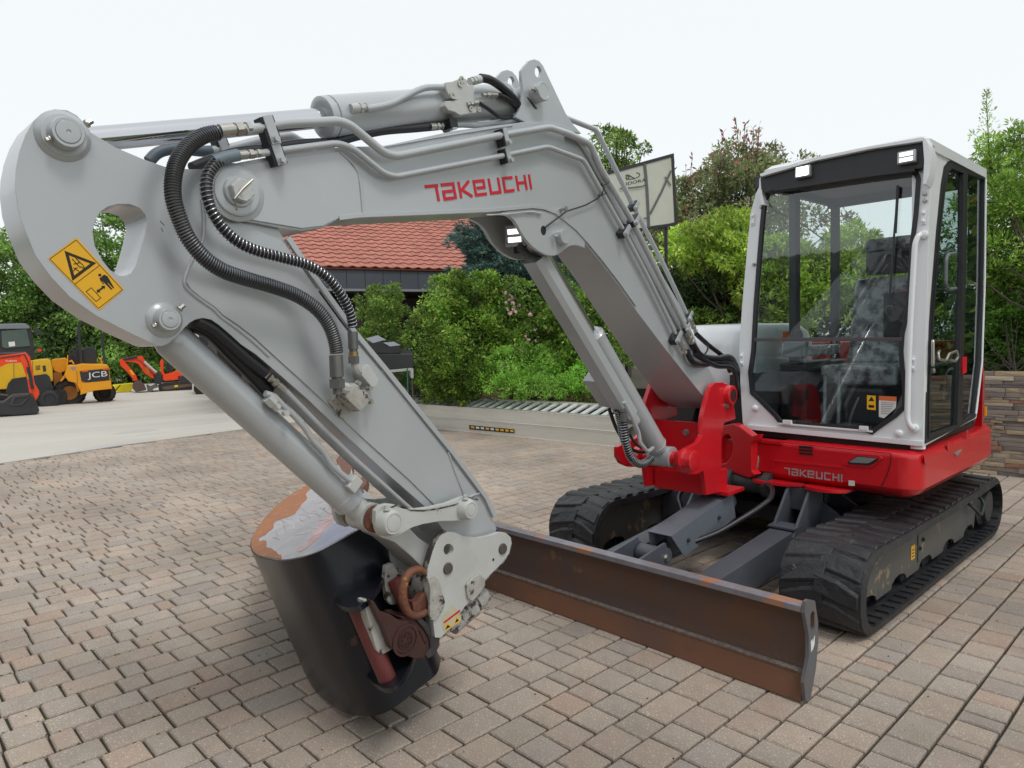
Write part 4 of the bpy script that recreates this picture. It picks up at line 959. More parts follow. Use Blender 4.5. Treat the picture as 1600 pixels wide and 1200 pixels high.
tube('hydraulic_hose', catmull([tuple(bw(q, o_)) for q, o_ in zip(R(660, 100, .125, (720, 175), (850, 200), (1000, 300), (1110, 400), (1190, 510), (1200, 600)), (-.015, -.01, -.008, -.012, -.03, -.06))], 5), .0175, HOSE, CYA, sides=14)
tube('hydraulic_hose', catmull([tuple(bw(q, o_)) for q, o_ in zip(R(660, 100, .125, (960, 390), (1050, 430), (1130, 490), (1190, 570)), (-.01, -.012, -.02, -.05))], 5), .012, HOSE, CYA, sides=12)
fitting(bw(R(660, 100, .125, (930, 385))[0], -.01), bw(R(660, 100, .125, (660, 390))[0], -.01)-bw(R(660, 100, .125, (930, 385))[0], -.01), CYA, r=.009, L_=.075)
tube('hydraulic_hose', catmull([tuple(bw(q, o_)) for q, o_ in zip(R(660, 100, .125, (720, 495), (820, 560), (900, 620), (980, 665), (1150, 665)), (.0, -.005, -.01, -.02, -.05))], 5), .0085, HOSE, CYA, sides=10)
fitting(bw(R(660, 100, .125, (690, 485))[0], .0), bw(R(660, 100, .125, (440, 530))[0], .0)-bw(R(660, 100, .125, (690, 485))[0], .0), CYA, r=.010, L_=.055)
tube('hydraulic_hose', catmull([tuple(bw(q, o_)) for q, o_ in zip([(704, 191), (690, 196), (650, 200), (600, 204), (560, 212), (520, 222), (470, 225), (420, 232), (370, 238), (330, 250), (300, 262)], [-.05, -.06, -.07, -.08, -.09, -.10, -.11, -.11, -.11, -.10, -.08])], 5), .0165, HOSE, BM, sides=12)
fitting(bw((672, 198), -.055), bw((704, 196), -.05)-bw((672, 198), -.055), BM, r=.013, L_=.055)
tube('hydraulic_hose', catmull([tuple(bw(q, -BT-.03)) for q in ((233, 252), (245, 240), (262, 234), (285, 233), (312, 236), (330, 236))], 5), .018, mat('grey_corrugated', (.10, .13, .16), .5), AR, sides=12)

# ---------------- arm
AT = .175; AS = -.0175                 # arm plate sits just inside the boom fork
def aw(p, off=0.0): return bw(p, AS+off)
outl = R(0, 80, .375, (225, 241), (170, 262), (138, 292), (105, 350), (80, 420), (66, 490), (62, 560))+[(24.7, 300), (27.5, 324), (34.8, 349.5), (55, 399), (78.8, 432), (110, 465), (150, 493), (200, 519), (230, 533), (245, 540), (253, 541), (263, 537), (276, 526), (290, 510), (297, 504), (305, 499.5), (317, 497), (330, 499.5), (343, 508.5), (359, 522), (377, 538.5), (399.5, 553.5), (440, 588), (481, 624), (545, 685), (605, 740), (669, 796), (700, 838), (770, 842), (776, 826), (755, 777), (700, 705), (642, 635), (595, 577), (556, 530), (525, 495), (490, 446), (454, 391), (437, 362), (428, 340), (420, 300), (385, 262), (340, 264), (300, 264.5), (262, 262), (225, 249), (180, 230), (142, 207), (135, 196), (120, 180), (105, 172)]
hole = R(0, 80, .375, (386, 755), (398, 700), (420, 668), (450, 648), (490, 637), (540, 637), (580, 652), (605, 678), (614, 712), (604, 760), (585, 830), (565, 895), (545, 925), (520, 937), (495, 935), (460, 912), (425, 870), (395, 810))
A2 = [BP.px(p, AS) for p in outl]; H2 = [BP.px(p, AS) for p in hole]
plate('arm_box', BP, A2, AS-AT, AS, GREY, AR, [H2], bevel=.004)
# lower half: doubled side plate with a welded seam
seam = R(0, 80, .375, (842, 620), (850, 700), (845, 790), (812, 850), (785, 905), (768, 965), (790, 1000), (840, 1040), (890, 1075), (925, 1110))+[(370, 513), (395, 533), (420, 556)]
tube('weld_seam', [aw(p, .001) for p in catmull(seam, 4)], .006, GREY, AR, sides=8)
dbl = R(0, 80, .375, (850, 640), (858, 700), (852, 795), (818, 856), (792, 908), (776, 962), (795, 992), (842, 1030), (895, 1066), (930, 1100))+[(372, 508), (398, 528), (424, 552), (485, 607), (560, 678), (640, 750), (690, 800), (745, 770), (690, 697), (634, 625), (545, 520), (512, 475), (480, 430), (446, 380), (430, 372)]
bplate('side_doubler', dbl, AS+.0006, AS+.006, GREY, AR, bevel=.003)
for p_ in ([(700, 706), (712, 740), (724, 772), (728, 800)], [(690, 800), (735, 776), (752, 770)]): tube('weld_bead', [aw(q, .007) for q in catmull(p_, 6)], .0045, GREY, AR, sides=8)
# edge rail up the right side
v, f = strokev(BP, [BP.px(p, AS) for p in ((447, 372), (486, 430), (552, 520), (598, 575), (646, 635), (704, 706), (757, 777), (770, 806))], .020, AS+.0008, AS+.016); mesh_obj('edge_rail', v, f, GREY, AR, bevel=.003)
# bosses
def boss(p, r, steps, par, m=GREY, cap=GREY, off=0.0, capchip=None, sides=36):
    c_ = Vector(BP.W(*BP.px(p, AS+off+steps[-1][0]), AS+off)); 
    lathe('pin_boss', c_, NB, [(t_, r_) for t_, r_ in steps]+[(steps[-1][0], r*.80), (steps[-1][0]-.003, r*.78)], m, par, sides=sides)
    lathe('pin_cap', c_+NB*(steps[-1][0]-.002), NB, [(0, r*.775), (.0035, r*.77), (.0045, r*.73), (.0045, .006), (.002, .004)], cap, par, sides=sides)
    return c_
b1_ = boss((107, 206), .037, [(0, .066), (.005, .064), (.010, .055), (.014, .053), (.016, .042), (.044, .040), (.050, .037)], AR)
b2_ = boss((266, 499), .030, [(0, .052), (.005, .049), (.010, .040), (.012, .036), (.040, .033), (.045, .030)], AR)
for c_, d_, r_, h_ in ((b1_+NB*.035+nb_u*.046+nb_v*.032, (nb_u+nb_v*.8), .008, .018), (b1_+NB*.032-nb_u*.038-nb_v*.022, (-nb_u-nb_v*.4), .008, .010), (b2_+NB*.028+nb_u*.033+nb_v*.030, (nb_u+nb_v*.9), .007, .018), (b2_+NB*.028-nb_u*.034-nb_v*.016, (-nb_u-nb_v*.4), .007, .010)):
    mb = MB(); bolt(mb, c_, d_, r_, h_); mb.build('grease_fitting', STEEL, AR)
# warning plate: yellow with hazard triangle and figure keeping clear of a box
def dec(pts, lay, m, name='sticker_print', closed=None, wdt=None):
    P = [BP.px(p, AS+.001) for p in pts]
    if wdt: v, f = strokev(BP, P, wdt, AS+.0008+lay*.0004, AS+.0011+lay*.0004, closed=bool(closed)); return mesh_obj(name, v, f, m, AR, smooth=0)
    return plate(name, BP, P, AS+.0008+lay*.0004, AS+.0011+lay*.0004, m, AR, smooth=0)
k_ = 150/1286
S = lambda *p: R(60, 360, k_, *p)
dec(S((500, 100), (525, 110), (1140, 780), (1138, 800), (825, 1065), (800, 1065), (135, 385), (140, 368)), 0, YEL, 'warning_sticker')
dec(S((505, 128), (1125, 795), (805, 1045), (152, 382)), 1, mat('sticker_line', (.10, .03, .01), .5), closed=True, wdt=.0016)
dec(S((815, 470), (490, 718)), 2, MATS['sticker_line'], wdt=.0016)
dec(S((378, 303), (735, 440), (468, 640)), 1, mat('sticker_black', (.02, .008, .004), .5), closed=True, wdt=.0075)
for seg in ([(450, 380), (560, 500)], [(500, 372), (600, 470), (612, 500), (590, 505), (560, 480)], [(470, 450), (545, 440)], [(470, 545), (500, 505), (525, 500)], [(468, 500), (505, 520), (545, 550)], [(530, 420), (575, 440)]):
    dec(S(*seg), 2, MATS['sticker_black'], wdt=.002)
dec(S(*[(822+22*math.cos(t_), 598+20*math.sin(t_)) for t_ in [2*math.pi*i/14 for i in range(14)]]), 1, INK)
dec(S((880, 592), (925, 615), (1015, 770), (1003, 778), (930, 700), (925, 705), (990, 785), (975, 797), (870, 690), (815, 642)), 1, INK)
dec(S((825, 655), (875, 718)), 2, INK, wdt=.0025); dec(S((885, 598), (950, 668)), 2, INK, wdt=.0025)
dec(S((708, 768), (835, 905), (772, 952), (638, 820)), 1, MATS['sticker_black'], closed=True, wdt=.0018)
dec(S((800, 812), (868, 762)), 2, INK, wdt=.0045)
for a, b, c in (((778, 832), (790, 785), (828, 825)), ((892, 742), (838, 742), (885, 785))): dec(S(a, b, c), 3, INK)
# small scratches
for seg in ([(383, 485), (382, 492)], [(390, 490), (388, 499)], [(420, 501), (425, 496)], [(432, 500), (437, 494)], [(441, 498), (446, 492)], [(450, 494), (458, 489)], [(250, 345), (257, 352)], [(252, 356), (255, 362)]):
    dec(seg, 0, INK, 'scratch', wdt=.0015)
# valve blocks at the end of the two hoses
def wblock(name, pts, s0, s1, m, **k): return bplate(name, pts, s0, s1, m, AR, **k)
wblock('port_plate', R(500, 530, .14167, (100, 690), (180, 610), (240, 640), (330, 720), (400, 790), (330, 830), (270, 880), (230, 860)), AS+.0065, AS+.018, GREYC, bevel=.004)
wblock('valve_block', R(500, 530, .14167, (290, 600), (330, 510), (390, 480), (540, 600), (550, 690), (470, 800), (440, 795), (280, 640)), AS+.0185, AS+.085, GREYC, bevel=.007)
wblock('valve_block', R(500, 530, .14167, (470, 320), (520, 275), (550, 285), (650, 440), (640, 500), (600, 540), (570, 530), (460, 400)), AS+.0065, AS+.065, GREYW, bevel=.007)
tube('elbow', [aw(q, o_) for q, o_ in zip(R(500, 530, .14167, (200, 440), (198, 490), (220, 530), (290, 540)), (.09, .09, .085, .07))], .020, GREYW, AR, sides=8, rf=.03)
tube('elbow', [aw(q, o_) for q, o_ in zip(R(500, 530, .14167, (392, 250), (392, 300), (420, 350), (480, 360)), (.055, .055, .05, .04))], .017, GREYW, AR, sides=8, rf=.03)
d_ = Vector((0, 0, -1)); mb = MB()
for q, r1, r2, c_ in ((aw((525, 555), .092), .0235, .0, 0), ): 
    mb.add(lathev(q, d_, [(0, .0225), (.072, .0235), (.074, .018), (.08, .018)], 18)); mb.add(hexv(q+d_*.08, d_, .026, .03)); mb.add(lathev(q+d_*.11, d_, [(0, .016), (.02, .016)], 12))
mb.build('hose_fitting', mat('dull_fitting', (.17, .17, .17), .4, metal=.5, col2=(.26, .25, .23), nscale=20), AR); mb = MB()
q = aw((551, 518), .058); mb.add(lathev(q, d_, [(0, .0175), (.06, .0175), (.061, .014), (.07, .014)], 18)); mb.add(hexv(q+d_*.085, d_, .019, .025))
mb.build('hose_fitting', MATS['dull_fitting'], AR)
lathe('brass_ring', aw((551, 518), .058)+d_*.07, d_, [(0, .0165), (.014, .0165)], mat('brass', (.42, .30, .14), .35, metal=.7), AR)
mb = MB()
for p_ in ((530, 540), (548, 687), (410, 483), (380, 770)): bolt(mb, aw(R(500, 530, .14167, p_)[0], .05), NB, .008, .016)
mb.build('bolt', STEEL, AR)
# steel pipes running down the arm's lower side
for i, (o_, dx, dy) in enumerate(((-.012, -7, 6), (-.035, -9, 8), (-.06, -11, 10), (-.085, -13, 12))):
    tube('steel_pipe', [aw((x_+dx, y_+dy), o_) for x_, y_ in ((452, 603), (500, 652), (560, 710), (640, 782), (662, 800))], .009, GREY, AR, sides=10)
    fitting(aw((452+dx, 603+dy), o_), aw((420+dx, 575+dy), o_)-aw((452+dx, 603+dy), o_), AR, r=.011, L_=.06)
    tube('hydraulic_hose', catmull([tuple(aw((x_+dx*1.1, y_+dy*.9), o_)) for x_, y_ in ((424, 578), (396, 556), (366, 530), (340, 508), (316, 496))], 4), .0155, HOSE, AR, sides=10)
for i, (o_, dy) in enumerate(((-.06, 0), (-.10, 3))):
    tube('hydraulic_hose', catmull([tuple(aw((x_, y_+dy), o_)) for x_, y_ in ((300, 505), (330, 520), (362, 552), (396, 586), (420, 612))], 4), .021, HOSE, AR, sides=12)

# ---------------- bucket cylinder
CYB = thing('bucket_cylinder', None, None, (0, 0, 0)); CYB.parent = EX
Lp = Vector(BP.W(*BP.px((616, 818), .06), 0))         # link pin on the near face side
amid_off = AS-AT/2
k0 = Vector(BP.W(*BP.px((266, 499), AS+.05), amid_off)); k1 = Vector(BP.W(*BP.px((616, 818), .075), amid_off))
ax = (k1-k0).normalized(); LT = (k1-k0).length
se = (bw((553, 778), amid_off)-k0).dot(ax)
lathe('barrel', k0+ax*.045, ax, [(0, .03), (.0, .045), (.03, .056), (.045, .0575), (se-.10, .0575), (se-.098, .060), (se-.052, .060), (se-.05, .050), (se-.045, .050), (se-.045, .02)], GREY, CYB, sides=44)
lathe('barrel_eye', k0-NB*.05, NB, [(0, .03), (0, .052), (.10, .052), (.10, .03)], GREY, CYB)
tube('rod', [k0+ax*(se-.02), k0+ax*(LT-.03)], .030, CHROME, CYB, sides=24)
lathe('rod_eye', k1-NB*.052, NB, [(0, .03), (0, .055), (.104, .055), (.104, .03)], GREYW, CYB, sides=32)
lathe('eye_neck', k1-ax*.11, ax, [(0, .033), (.02, .042), (.09, .046)], GREYW, CYB)
pp = R(370, 540, .13333, (330, 560), (440, 600), (560, 720), (680, 830), (800, 970), (900, 1120))+[(505, 705), (520, 728), (548, 752)]
tube('port_pipe', [bw(p, amid_off+.075) for p in catmull(pp, 4)], .0105, GREY, CYB, sides=12)
mb = MB(); c_ = bw((418, 621), amid_off+.075); dd_ = bw((432, 636), amid_off+.075)-c_; mb.add(hexv(c_, dd_, .020, .03)); mb.add(hexv(c_+dd_.normalized()*.032, dd_, .015, .02))
bq = bw((444, 645), amid_off+.085); mb.add(hexv(bq, NB, .011, .02)); q = bw((552, 752), amid_off+.06)
mb.build('pipe_union', GREYW, CYB)
lampbox('port_block', bw((556, 757), amid_off+.085), NB, ax, NB.cross(ax), .045, .055, .05, GREYW, CYB, bev=.006)
lathe('link_pin', k1-NB*.17, NB, [(0, .028), (.33, .028)], STEEL, CYB)
for s_ in (-.078, .062): lathe('greasy_washer', k1+NB*s_, NB, [(0, .048), (.002, .052), (.014, .052), (.016, .048)], RUSTB, CYB)

# ---------------- bucket linkage
def near_poly(reg, pts): return R(*reg, *pts)
lk = R(350, 700, .375, (632, 262), (655, 240), (682, 232), (715, 236), (745, 252), (800, 254), (860, 246), (930, 230), (975, 212), (1000, 202), (1030, 212), (1060, 245), (1050, 285), (1022, 300), (985, 304), (900, 306), (830, 318), (785, 332), (745, 355), (712, 374), (680, 381), (655, 372), (640, 345), (632, 310))
LKP = thing('linkage', None, None, (0, 0, 0)); LKP.parent = EX
lk2 = [BP.px(p, .045) for p in lk]
plate('side_link', BP, lk2, .020, .045, GREYW, LKP, bevel=.005)
plate('side_link', BP, lk2, AS-AT-.055, AS-AT-.030, GREYW, LKP, bevel=.005)
for p_, r_ in (((616, 818), .042), ((737, 797), .036)):
    c_ = Vector(BP.W(*BP.px(p_, .085), .045))
    lathe('pin_boss', c_, NB, [(-.004, r_+.010), (.02, r_+.006), (.036, r_), (.040, r_-.003), (.040, r_-.010), (.036, r_-.011)], GREYW, LKP, sides=36)
    lathe('pin_cap', c_+NB*.036, NB, [(0, r_-.011), (.004, r_-.012), (.005, r_-.015), (.005, .001)], GREYW, LKP, sides=30)
    mb = MB(); bolt(mb, c_+NB*.018-nb_u*r_*(.35)+nb_v*(r_+.006), nb_v, .009, .018); mb.build('bolt', GREYW, LKP)
    lathe('pin', c_-NB*.30, NB, [(0, .026), (.30, .026)], STEEL, LKP)
# box link from the rod eye down to the coupler
bl = R(520, 740, .175, (400, 560), (520, 590), (700, 480), (760, 560), (890, 660), (960, 720), (940, 800), (830, 880), (760, 800), (600, 660))
bplate('box_link', R(520, 740, .175, (430, 470), (560, 440), (690, 490), (780, 580), (900, 660), (980, 680), (970, 760), (860, 880), (820, 860), (700, 740), (560, 620), (470, 580)), AS-AT+.008, AS-.008, GREYW, LKP, bevel=.008)
ribbon('worn_edge', R(350, 700, .375, (645, 268), (662, 242), (685, 232), (716, 235), (746, 252), (800, 254), (860, 246), (930, 230), (975, 212), (1000, 202), (1028, 210)), .006, .0195, .0462, CHIP, LKP)
# quick coupler
CPL = thing('quick_coupler', None, None, (0, 0, 0)); CPL.parent = EX
cpo = R(350, 700, .375, (905, 362), (930, 350), (962, 352), (1000, 368), (1060, 376), (1110, 366), (1150, 352), (1175, 354), (1195, 372), (1199, 400), (1190, 440), (1160, 480), (1120, 520), (1080, 560), (1040, 620), (1000, 665), (950, 740), (905, 790), (880, 790), (868, 700), (862, 640), (845, 560), (850, 500), (870, 430), (885, 390))
hl_ = R(350, 700, .375, *[(936+21*math.cos(t_), 424+25*math.sin(t_)) for t_ in [2*math.pi*i/20 for i in range(20)]])
CO = .030
plate('side_plate', BP, [BP.px(p, CO) for p in cpo], CO-.024, CO, GREYW, CPL, [[BP.px(p, CO) for p in hl_]], bevel=.004)
plate('side_plate', BP, [BP.px(p, CO) for p in cpo], AS-AT-.040, AS-AT-.016, GREYW, CPL, [[BP.px(p, CO) for p in hl_]], bevel=.004)
for q in ((932, 502), (1160, 420)):
    c_ = bw(R(350, 700, .375, q)[0], CO); lathe('coupler_pin', c_-NB*.24, NB, [(0, .024), (.242, .024), (.248, .021)], mat('pin_end_steel', (.13, .12, .105), .45, metal=.4, col2=(.09, .08, .07), nscale=20) if 'pin_end_steel' not in MATS else MATS['pin_end_steel'], CPL)
c_ = BP.px(R(350, 700, .375, (1122, 465))[0], CO); plate('grease_hole', BP, circ(c_, .006, 12), CO+.0004, CO+.001, INK, CPL)
bplate('locking_cover', R(560, 880, .15, (720, 150), (790, 130), (840, 170), (905, 400), (900, 440), (860, 520), (790, 600), (750, 590), (745, 480), (752, 270)), CO+.0005, CO+.014, GREYC, CPL, bevel=.004)
bplate('coupler_body', R(560, 880, .15, (720, 150), (870, 430), (1000, 500), (1080, 600), (1000, 690), (850, 800), (760, 780), (740, 620), (700, 300)), AS-AT-.01, CO-.026, GREYC, CPL, bevel=.004)
P_ = [BP.px(p, CO) for p in R(350, 700, .375, (930, 352), (905, 364), (885, 391), (870, 430), (850, 500), (845, 560))]; v, f = strokev(BP, P_, .014, CO-.026, CO-.001); mesh_obj('worn_edge', v, f, CHIP, CPL)
P_ = [BP.px(p, CO) for p in R(350, 700, .375, (1199, 400), (1190, 440), (1160, 480), (1120, 520), (1080, 560))]; v, f = strokev(BP, P_, .006, CO-.0245, CO+.0004); mesh_obj('worn_edge', v, f, CHIP, CPL)
# hydraulic ram end and stepped housing at the lower right
rc = bw(R(560, 880, .15, (1150, 430))[0], -.05)
rd = (bw(R(560, 880, .15, (1330, 260))[0], -.05)-bw(R(560, 880, .15, (900, 640))[0], -.05)).normalized()
rb = bw(R(560, 880, .15, (960, 640))[0], -.06)
lathe('ram_housing', rb, rd, [(0, .03), (0, .046), (.10, .046), (.13, .050), (.14, .030), (.15, .030), (.15, .042), (.19, .042), (.19, .034), (.215, .034), (.22, .028), (.22, .01)], GREYC, CPL, sides=26)
bplate('swivel_flange', R(560, 880, .15, (1125, 230), (1200, 150), (1270, 110), (1320, 160), (1325, 230), (1290, 290), (1220, 370), (1190, 400), (1145, 370)), CO+.0006, CO+.012, GREYC, CPL, bevel=.005)
# warning sticker with red bar
dk = lambda pts, lay, m, nm='sticker_print', **k: plate(nm, BP, [BP.px(p, CO) for p in R(560, 880, .15, *pts)], CO+.0004+lay*.0004, CO+.0007+lay*.0004, m, CPL, smooth=0)
dk([(870, 560), (980, 430), (995, 450), (1070, 545), (1068, 600), (905, 715), (880, 700)], 0, mat('cream_sticker', (.50, .47, .30), .6, col2=(.58, .56, .48), nscale=30), 'warning_sticker')
dk([(888, 610), (1055, 482), (1060, 502), (890, 630)], 1, MATS['red_decal'])
dk([(890, 705), (925, 610), (975, 660)], 1, YEL); dk([(990, 650), (1018, 548), (1066, 595)], 1, YEL)
dk([(900, 692), (928, 640), (955, 660)], 2, INK); dk([(1005, 625), (1020, 575), (1045, 595)], 2, INK)
# rusty hook ring
hk = R(560, 880, .15, (690, 95), (640, 65), (580, 72), (520, 110), (480, 180), (460, 270), (462, 370), (485, 450), (520, 520), (580, 550), (650, 535), (710, 500))
tube('rusty_hook', [bw(p, .02) for p in catmull(hk, 4)], [.012+.006*math.sin(math.pi*i/(4*(len(hk)-1))) for i in range(4*(len(hk)-1)+1)], RUSTB, CPL, sides=14)
bplate('hook_web', R(560, 880, .15, (560, 400), (620, 400), (700, 300), (730, 400), (735, 540), (640, 555), (580, 530)), -.03, .012, RUSTB, CPL, bevel=.006)
lathe('hook_pin', bw(R(560, 880, .15, (640, 215))[0], -.10), NB, [(0, .022), (.115, .022)], DARK2, CPL)
bplate('inner_plate', R(560, 880, .15, (290, 30), (360, 0), (430, 120), (460, 240), (450, 430), (420, 440), (330, 430), (300, 380), (275, 200)), -.135, -.11, GREYC, CPL, bevel=.004)
# rotator: brown cast disc with ring marks
dcx = bw(R(560, 880, .15, (640, 760))[0], -.03)
da = (bw(R(560, 880, .15, (480, 790))[0], .055)-bw(R(560, 880, .15, (700, 740))[0], -.03)).normalized()
bplate('casting_arm', R(560, 880, .15, (120, 380), (170, 400), (230, 500), (330, 530), (430, 600), (520, 600), (640, 720), (700, 850), (690, 970), (600, 1000), (480, 960), (340, 890), (270, 700), (180, 520)), .02, .052, BROWN, CPL, bevel=.008)
ctr = BP.px(R(560, 880, .15, (490, 800))[0], .052)
for k_, (r1, r2) in enumerate(((.060, .050), (.034, .030))):
    v, f = strokev(BP, circ(ctr, (r1+r2)/2, 28), r1-r2, .0525, .056, closed=True); mesh_obj('cast_ring', v, f, BROWN, CPL, smooth=30)
for i in range(6):
    a = 2*math.pi*i/6; cc = (ctr[0]+.019*math.cos(a), ctr[1]+.019*math.sin(a)); v, f = strokev(BP, circ(cc, .0075, 12), .003, .0525, .0555, closed=True); mesh_obj('cast_mark', v, f, BROWN, CPL, smooth=0)
disc = R(560, 880, .15, (420, 560), (500, 545), (600, 600), (690, 690), (745, 790), (760, 900), (730, 980), (650, 1005), (560, 985), (700, 850), (640, 720), (520, 620))
bplate('rotator_disc', disc, -.09, .018, BROWN, CPL, bevel=.008)
bplate('rotator_rim', R(560, 880, .15, (640, 560), (740, 640), (760, 760), (800, 780), (850, 770), (850, 860), (800, 950), (730, 1000), (700, 960), (755, 890), (740, 780), (680, 680), (600, 590)), -.09, .026, mat('dark_casting', (.035, .033, .035), .5, col2=(.07, .065, .06), nscale=20, bump=.2, bscale=80), CPL, bevel=.006)
bplate('chipped_plate', R(560, 880, .15, (60, 390), (110, 380), (170, 470), (240, 620), (285, 720), (290, 830), (320, 880), (360, 890), (300, 930), (230, 960), (190, 910), (160, 800), (110, 620), (80, 500)), -.03, .016, GREYC, CPL, bevel=.004)
# ---------------- bucket, lying on its side cheek
BK = thing('bucket', None, None, (0, 0, 0)); BK.parent = EX
low = Vector(ground((500, 1100)).tolist())
av = Vector((-.165, -.175, .64)); BWD = av.length; av.normalize()
T0 = Vector(ground((481, 1088)).tolist())+av*BWD
fu = av.cross(Vector((0, 1, 0))).normalized()           # in-plane axis
KP = Plane(T0.to_tuple(), fu.to_tuple(), av.cross(fu).to_tuple())
assert KP.n @ np.array(av) > 0.99
ck = R(380, 700, .15, (1120, 170), (1010, 160), (900, 235), (690, 370), (450, 520), (250, 700), (130, 870), (90, 960), (92, 1040), (140, 1105), (260, 1142), (400, 1160), (560, 1137), (700, 1100), (860, 1030), (1180, 855), (1330, 768), (1395, 690), (1400, 570), (1260, 430), (1150, 330))
CK = [KP.px(p) for p in ck]
curve = catmull(CK[2:16], 4)
cheek2 = [CK[0], CK[1]]+curve+CK[16:]
plate('side_cheek', KP, cheek2, -.012, 0, WORN, BK, bevel=.003)
plate('side_cheek', KP, cheek2, -BWD, -BWD+.014, BLKP, BK, bevel=.003)
shell = catmull(CK[1:18], 4)
v, f = strokev(KP, [(a, b) for a, b in shell], .016, -BWD-.002, -.004)
mesh_obj('bucket_shell', v, f, BLKP, BK, smooth=50)
# rusty wear strip bent round the cheek's outer edge
WORNO = mat('cheek_rust', (.42, .15, .045), .65, col2=(.20, .11, .08), nscale=9, bump=.25, bscale=80, col3=(.62, .5, .42), n3=14, t3=.62)
cx_ = sum(a for a, b in cheek2)/len(cheek2); cy_ = sum(b for a, b in cheek2)/len(cheek2)
rr_ = random.Random(3)
st = catmull(CK[3:12], 5)
inn_ = catmull([KP.px(p) for p in R(380, 700, .15, (730, 395), (650, 480), (668, 520), (600, 600), (530, 690), (400, 740), (320, 775), (315, 830), (270, 870), (235, 905), (170, 935), (165, 970), (230, 965), (240, 1010), (280, 1050), (340, 1085), (398, 1118))], 3)
inner = [(a_+rr_.uniform(-.005, .005), b_+rr_.uniform(-.005, .005)) for a_, b_ in inn_[::1]][::-1]
st = st
plate('rust_band', KP, st+inner, .0004, .0022, WORNO, BK, smooth=0)
plate('bare_patch', KP, catmull([KP.px(p) for p in R(380, 700, .15, (870, 840), (960, 720), (1030, 690), (1080, 800), (1170, 850), (1000, 950), (860, 1022), (730, 1075), (790, 960))], 3, True), .0003, .0010, mat('blue_grey_steel', (.40, .42, .54), .42, col2=(.58, .57, .62), nscale=12, lo=.45, hi=.65, detail=12, metal=.3), BK, smooth=0)
for i in range(46):
    a0 = rr_.uniform(0, 1); p_ = (480+rr_.gauss(0, 45), 815+rr_.gauss(0, 28)); q_ = (p_[0]+rr_.uniform(-26, 26), p_[1]+rr_.uniform(-18, 6))
    if not (425 < min(p_[0], q_[0]) and max(p_[0], q_[0]) < 560 and max(p_[1], q_[1]) < 862-(max(p_[0], q_[0])-440)*.28 and min(p_[1], q_[1]) > 905-min(p_[0], q_[0])*.30-20): continue
    v, f = strokev(KP, [KP.px(p_), KP.px(((p_[0]+q_[0])/2+rr_.uniform(-3, 3), (p_[1]+q_[1])/2+rr_.uniform(-3, 3))), KP.px(q_)], rr_.uniform(.001, .0028), .0013+i*.00001, .0016+i*.00001)
    mesh_obj('scratch', v, f, rr_.choice((MATS['dull_scratch'], MATS['pale_scratch'], MATS['brown_scratch'])) if 'dull_scratch' in MATS else [mat('dull_scratch', (.30, .29, .33), .5), mat('pale_scratch', (.74, .74, .76), .5), mat('brown_scratch', (.36, .20, .13), .6)][0], BK, smooth=0)
# red paint smear and bolt hole on the cheek
sm = [KP.px(p) for p in R(380, 700, .15, (880, 540), (950, 560), (975, 640), (930, 780), (860, 830), (800, 930), (700, 1010), (600, 1080), (560, 1060), (660, 980), (740, 890), (790, 790), (860, 750), (900, 660))]
plate('paint_smear', KP, catmull(sm, 3, True), .0006, .0012, mat('red_smear', (.56, .30, .29), .5, col2=(.64, .64, .67), nscale=16, lo=.42, hi=.56, detail=12, bump=.15, bscale=70), BK, smooth=0)
hc = KP.px(R(380, 700, .15, (843, 633))[0]); plate('cheek_hole', KP, circ(hc, .009, 14), .0008, .0014, INK, BK)
# cutting lip and teeth at the far side of the mouth
LIP = RUSTB
lp = [KP.px(p) for p in ck[0:2]]
ldir = Vector((CK[0][0]-CK[4][0], CK[0][1]-CK[4][1])).normalized()
for k_, s0 in enumerate((-.002, -.20, -.42, -.64)):
    if k_ == 0:
        pplate('bucket_tooth', KP, R(380, 700, .15, (965, 125), (1000, 75), (1045, 38), (1100, 30), (1145, 60), (1140, 130), (1115, 260), (1105, 330), (1010, 200)), -.05, .004, RUSTB, BK, bevel=.006); continue
    c_ = CK[1]
    base = Vector(CK[1])+(Vector(CK[0])-Vector(CK[1]))*.5
    n_ = Vector((-ldir.y, ldir.x)); L_ = .13
    P = [base-n_*.030-ldir*.05, base+n_*.030-ldir*.05, base+n_*.020+ldir*L_*.8, base+n_*.004+ldir*L_, base-n_*.016+ldir*L_*.85]
    plate('bucket_tooth', KP, [(p.x, p.y) for p in P], s0-.055, s0, LIP, BK, bevel=.006)
pplate('side_cutter', KP, R(380, 700, .15, (1180, 430), (1215, 330), (1235, 300), (1265, 270), (1290, 320), (1280, 370), (1240, 420), (1250, 450)), -.03, .012, LIP, BK, bevel=.004)
# ears and red pins
EAR = R(350, 700, .375, (425, 604), (560, 520), (668, 455), (680, 510), (640, 580), (600, 630), (560, 660), (520, 666), (480, 655))
for s_ in (-.20, -.52):
    P = [KP.px(p, -.20) for p in EAR]
    plate('bucket_ear', KP, P, s_-.022, s_, BLKP, BK, bevel=.004)
    v, f = strokev(KP, [P[0], P[1], P[2]], .012, s_-.02, s_+.022); mesh_obj('ear_rim', v, f, BLKP, BK, bevel=.003)
pa = KP.px(R(350, 700, .375, (552, 660))[0], -.225)
tube('bucket_pin', [Vector(KP.W(*pa, -.2245)), Vector(KP.W(*pa, -.53))], .034, REDPIN, BK, sides=26)
pa2 = KP.px(R(350, 700, .375, (700, 520))[0], -.20)
tube('bucket_pin', [Vector(KP.W(*pa2, -.2245)), Vector(KP.W(*pa2, -.53))], .030, REDPIN, BK, sides=22)

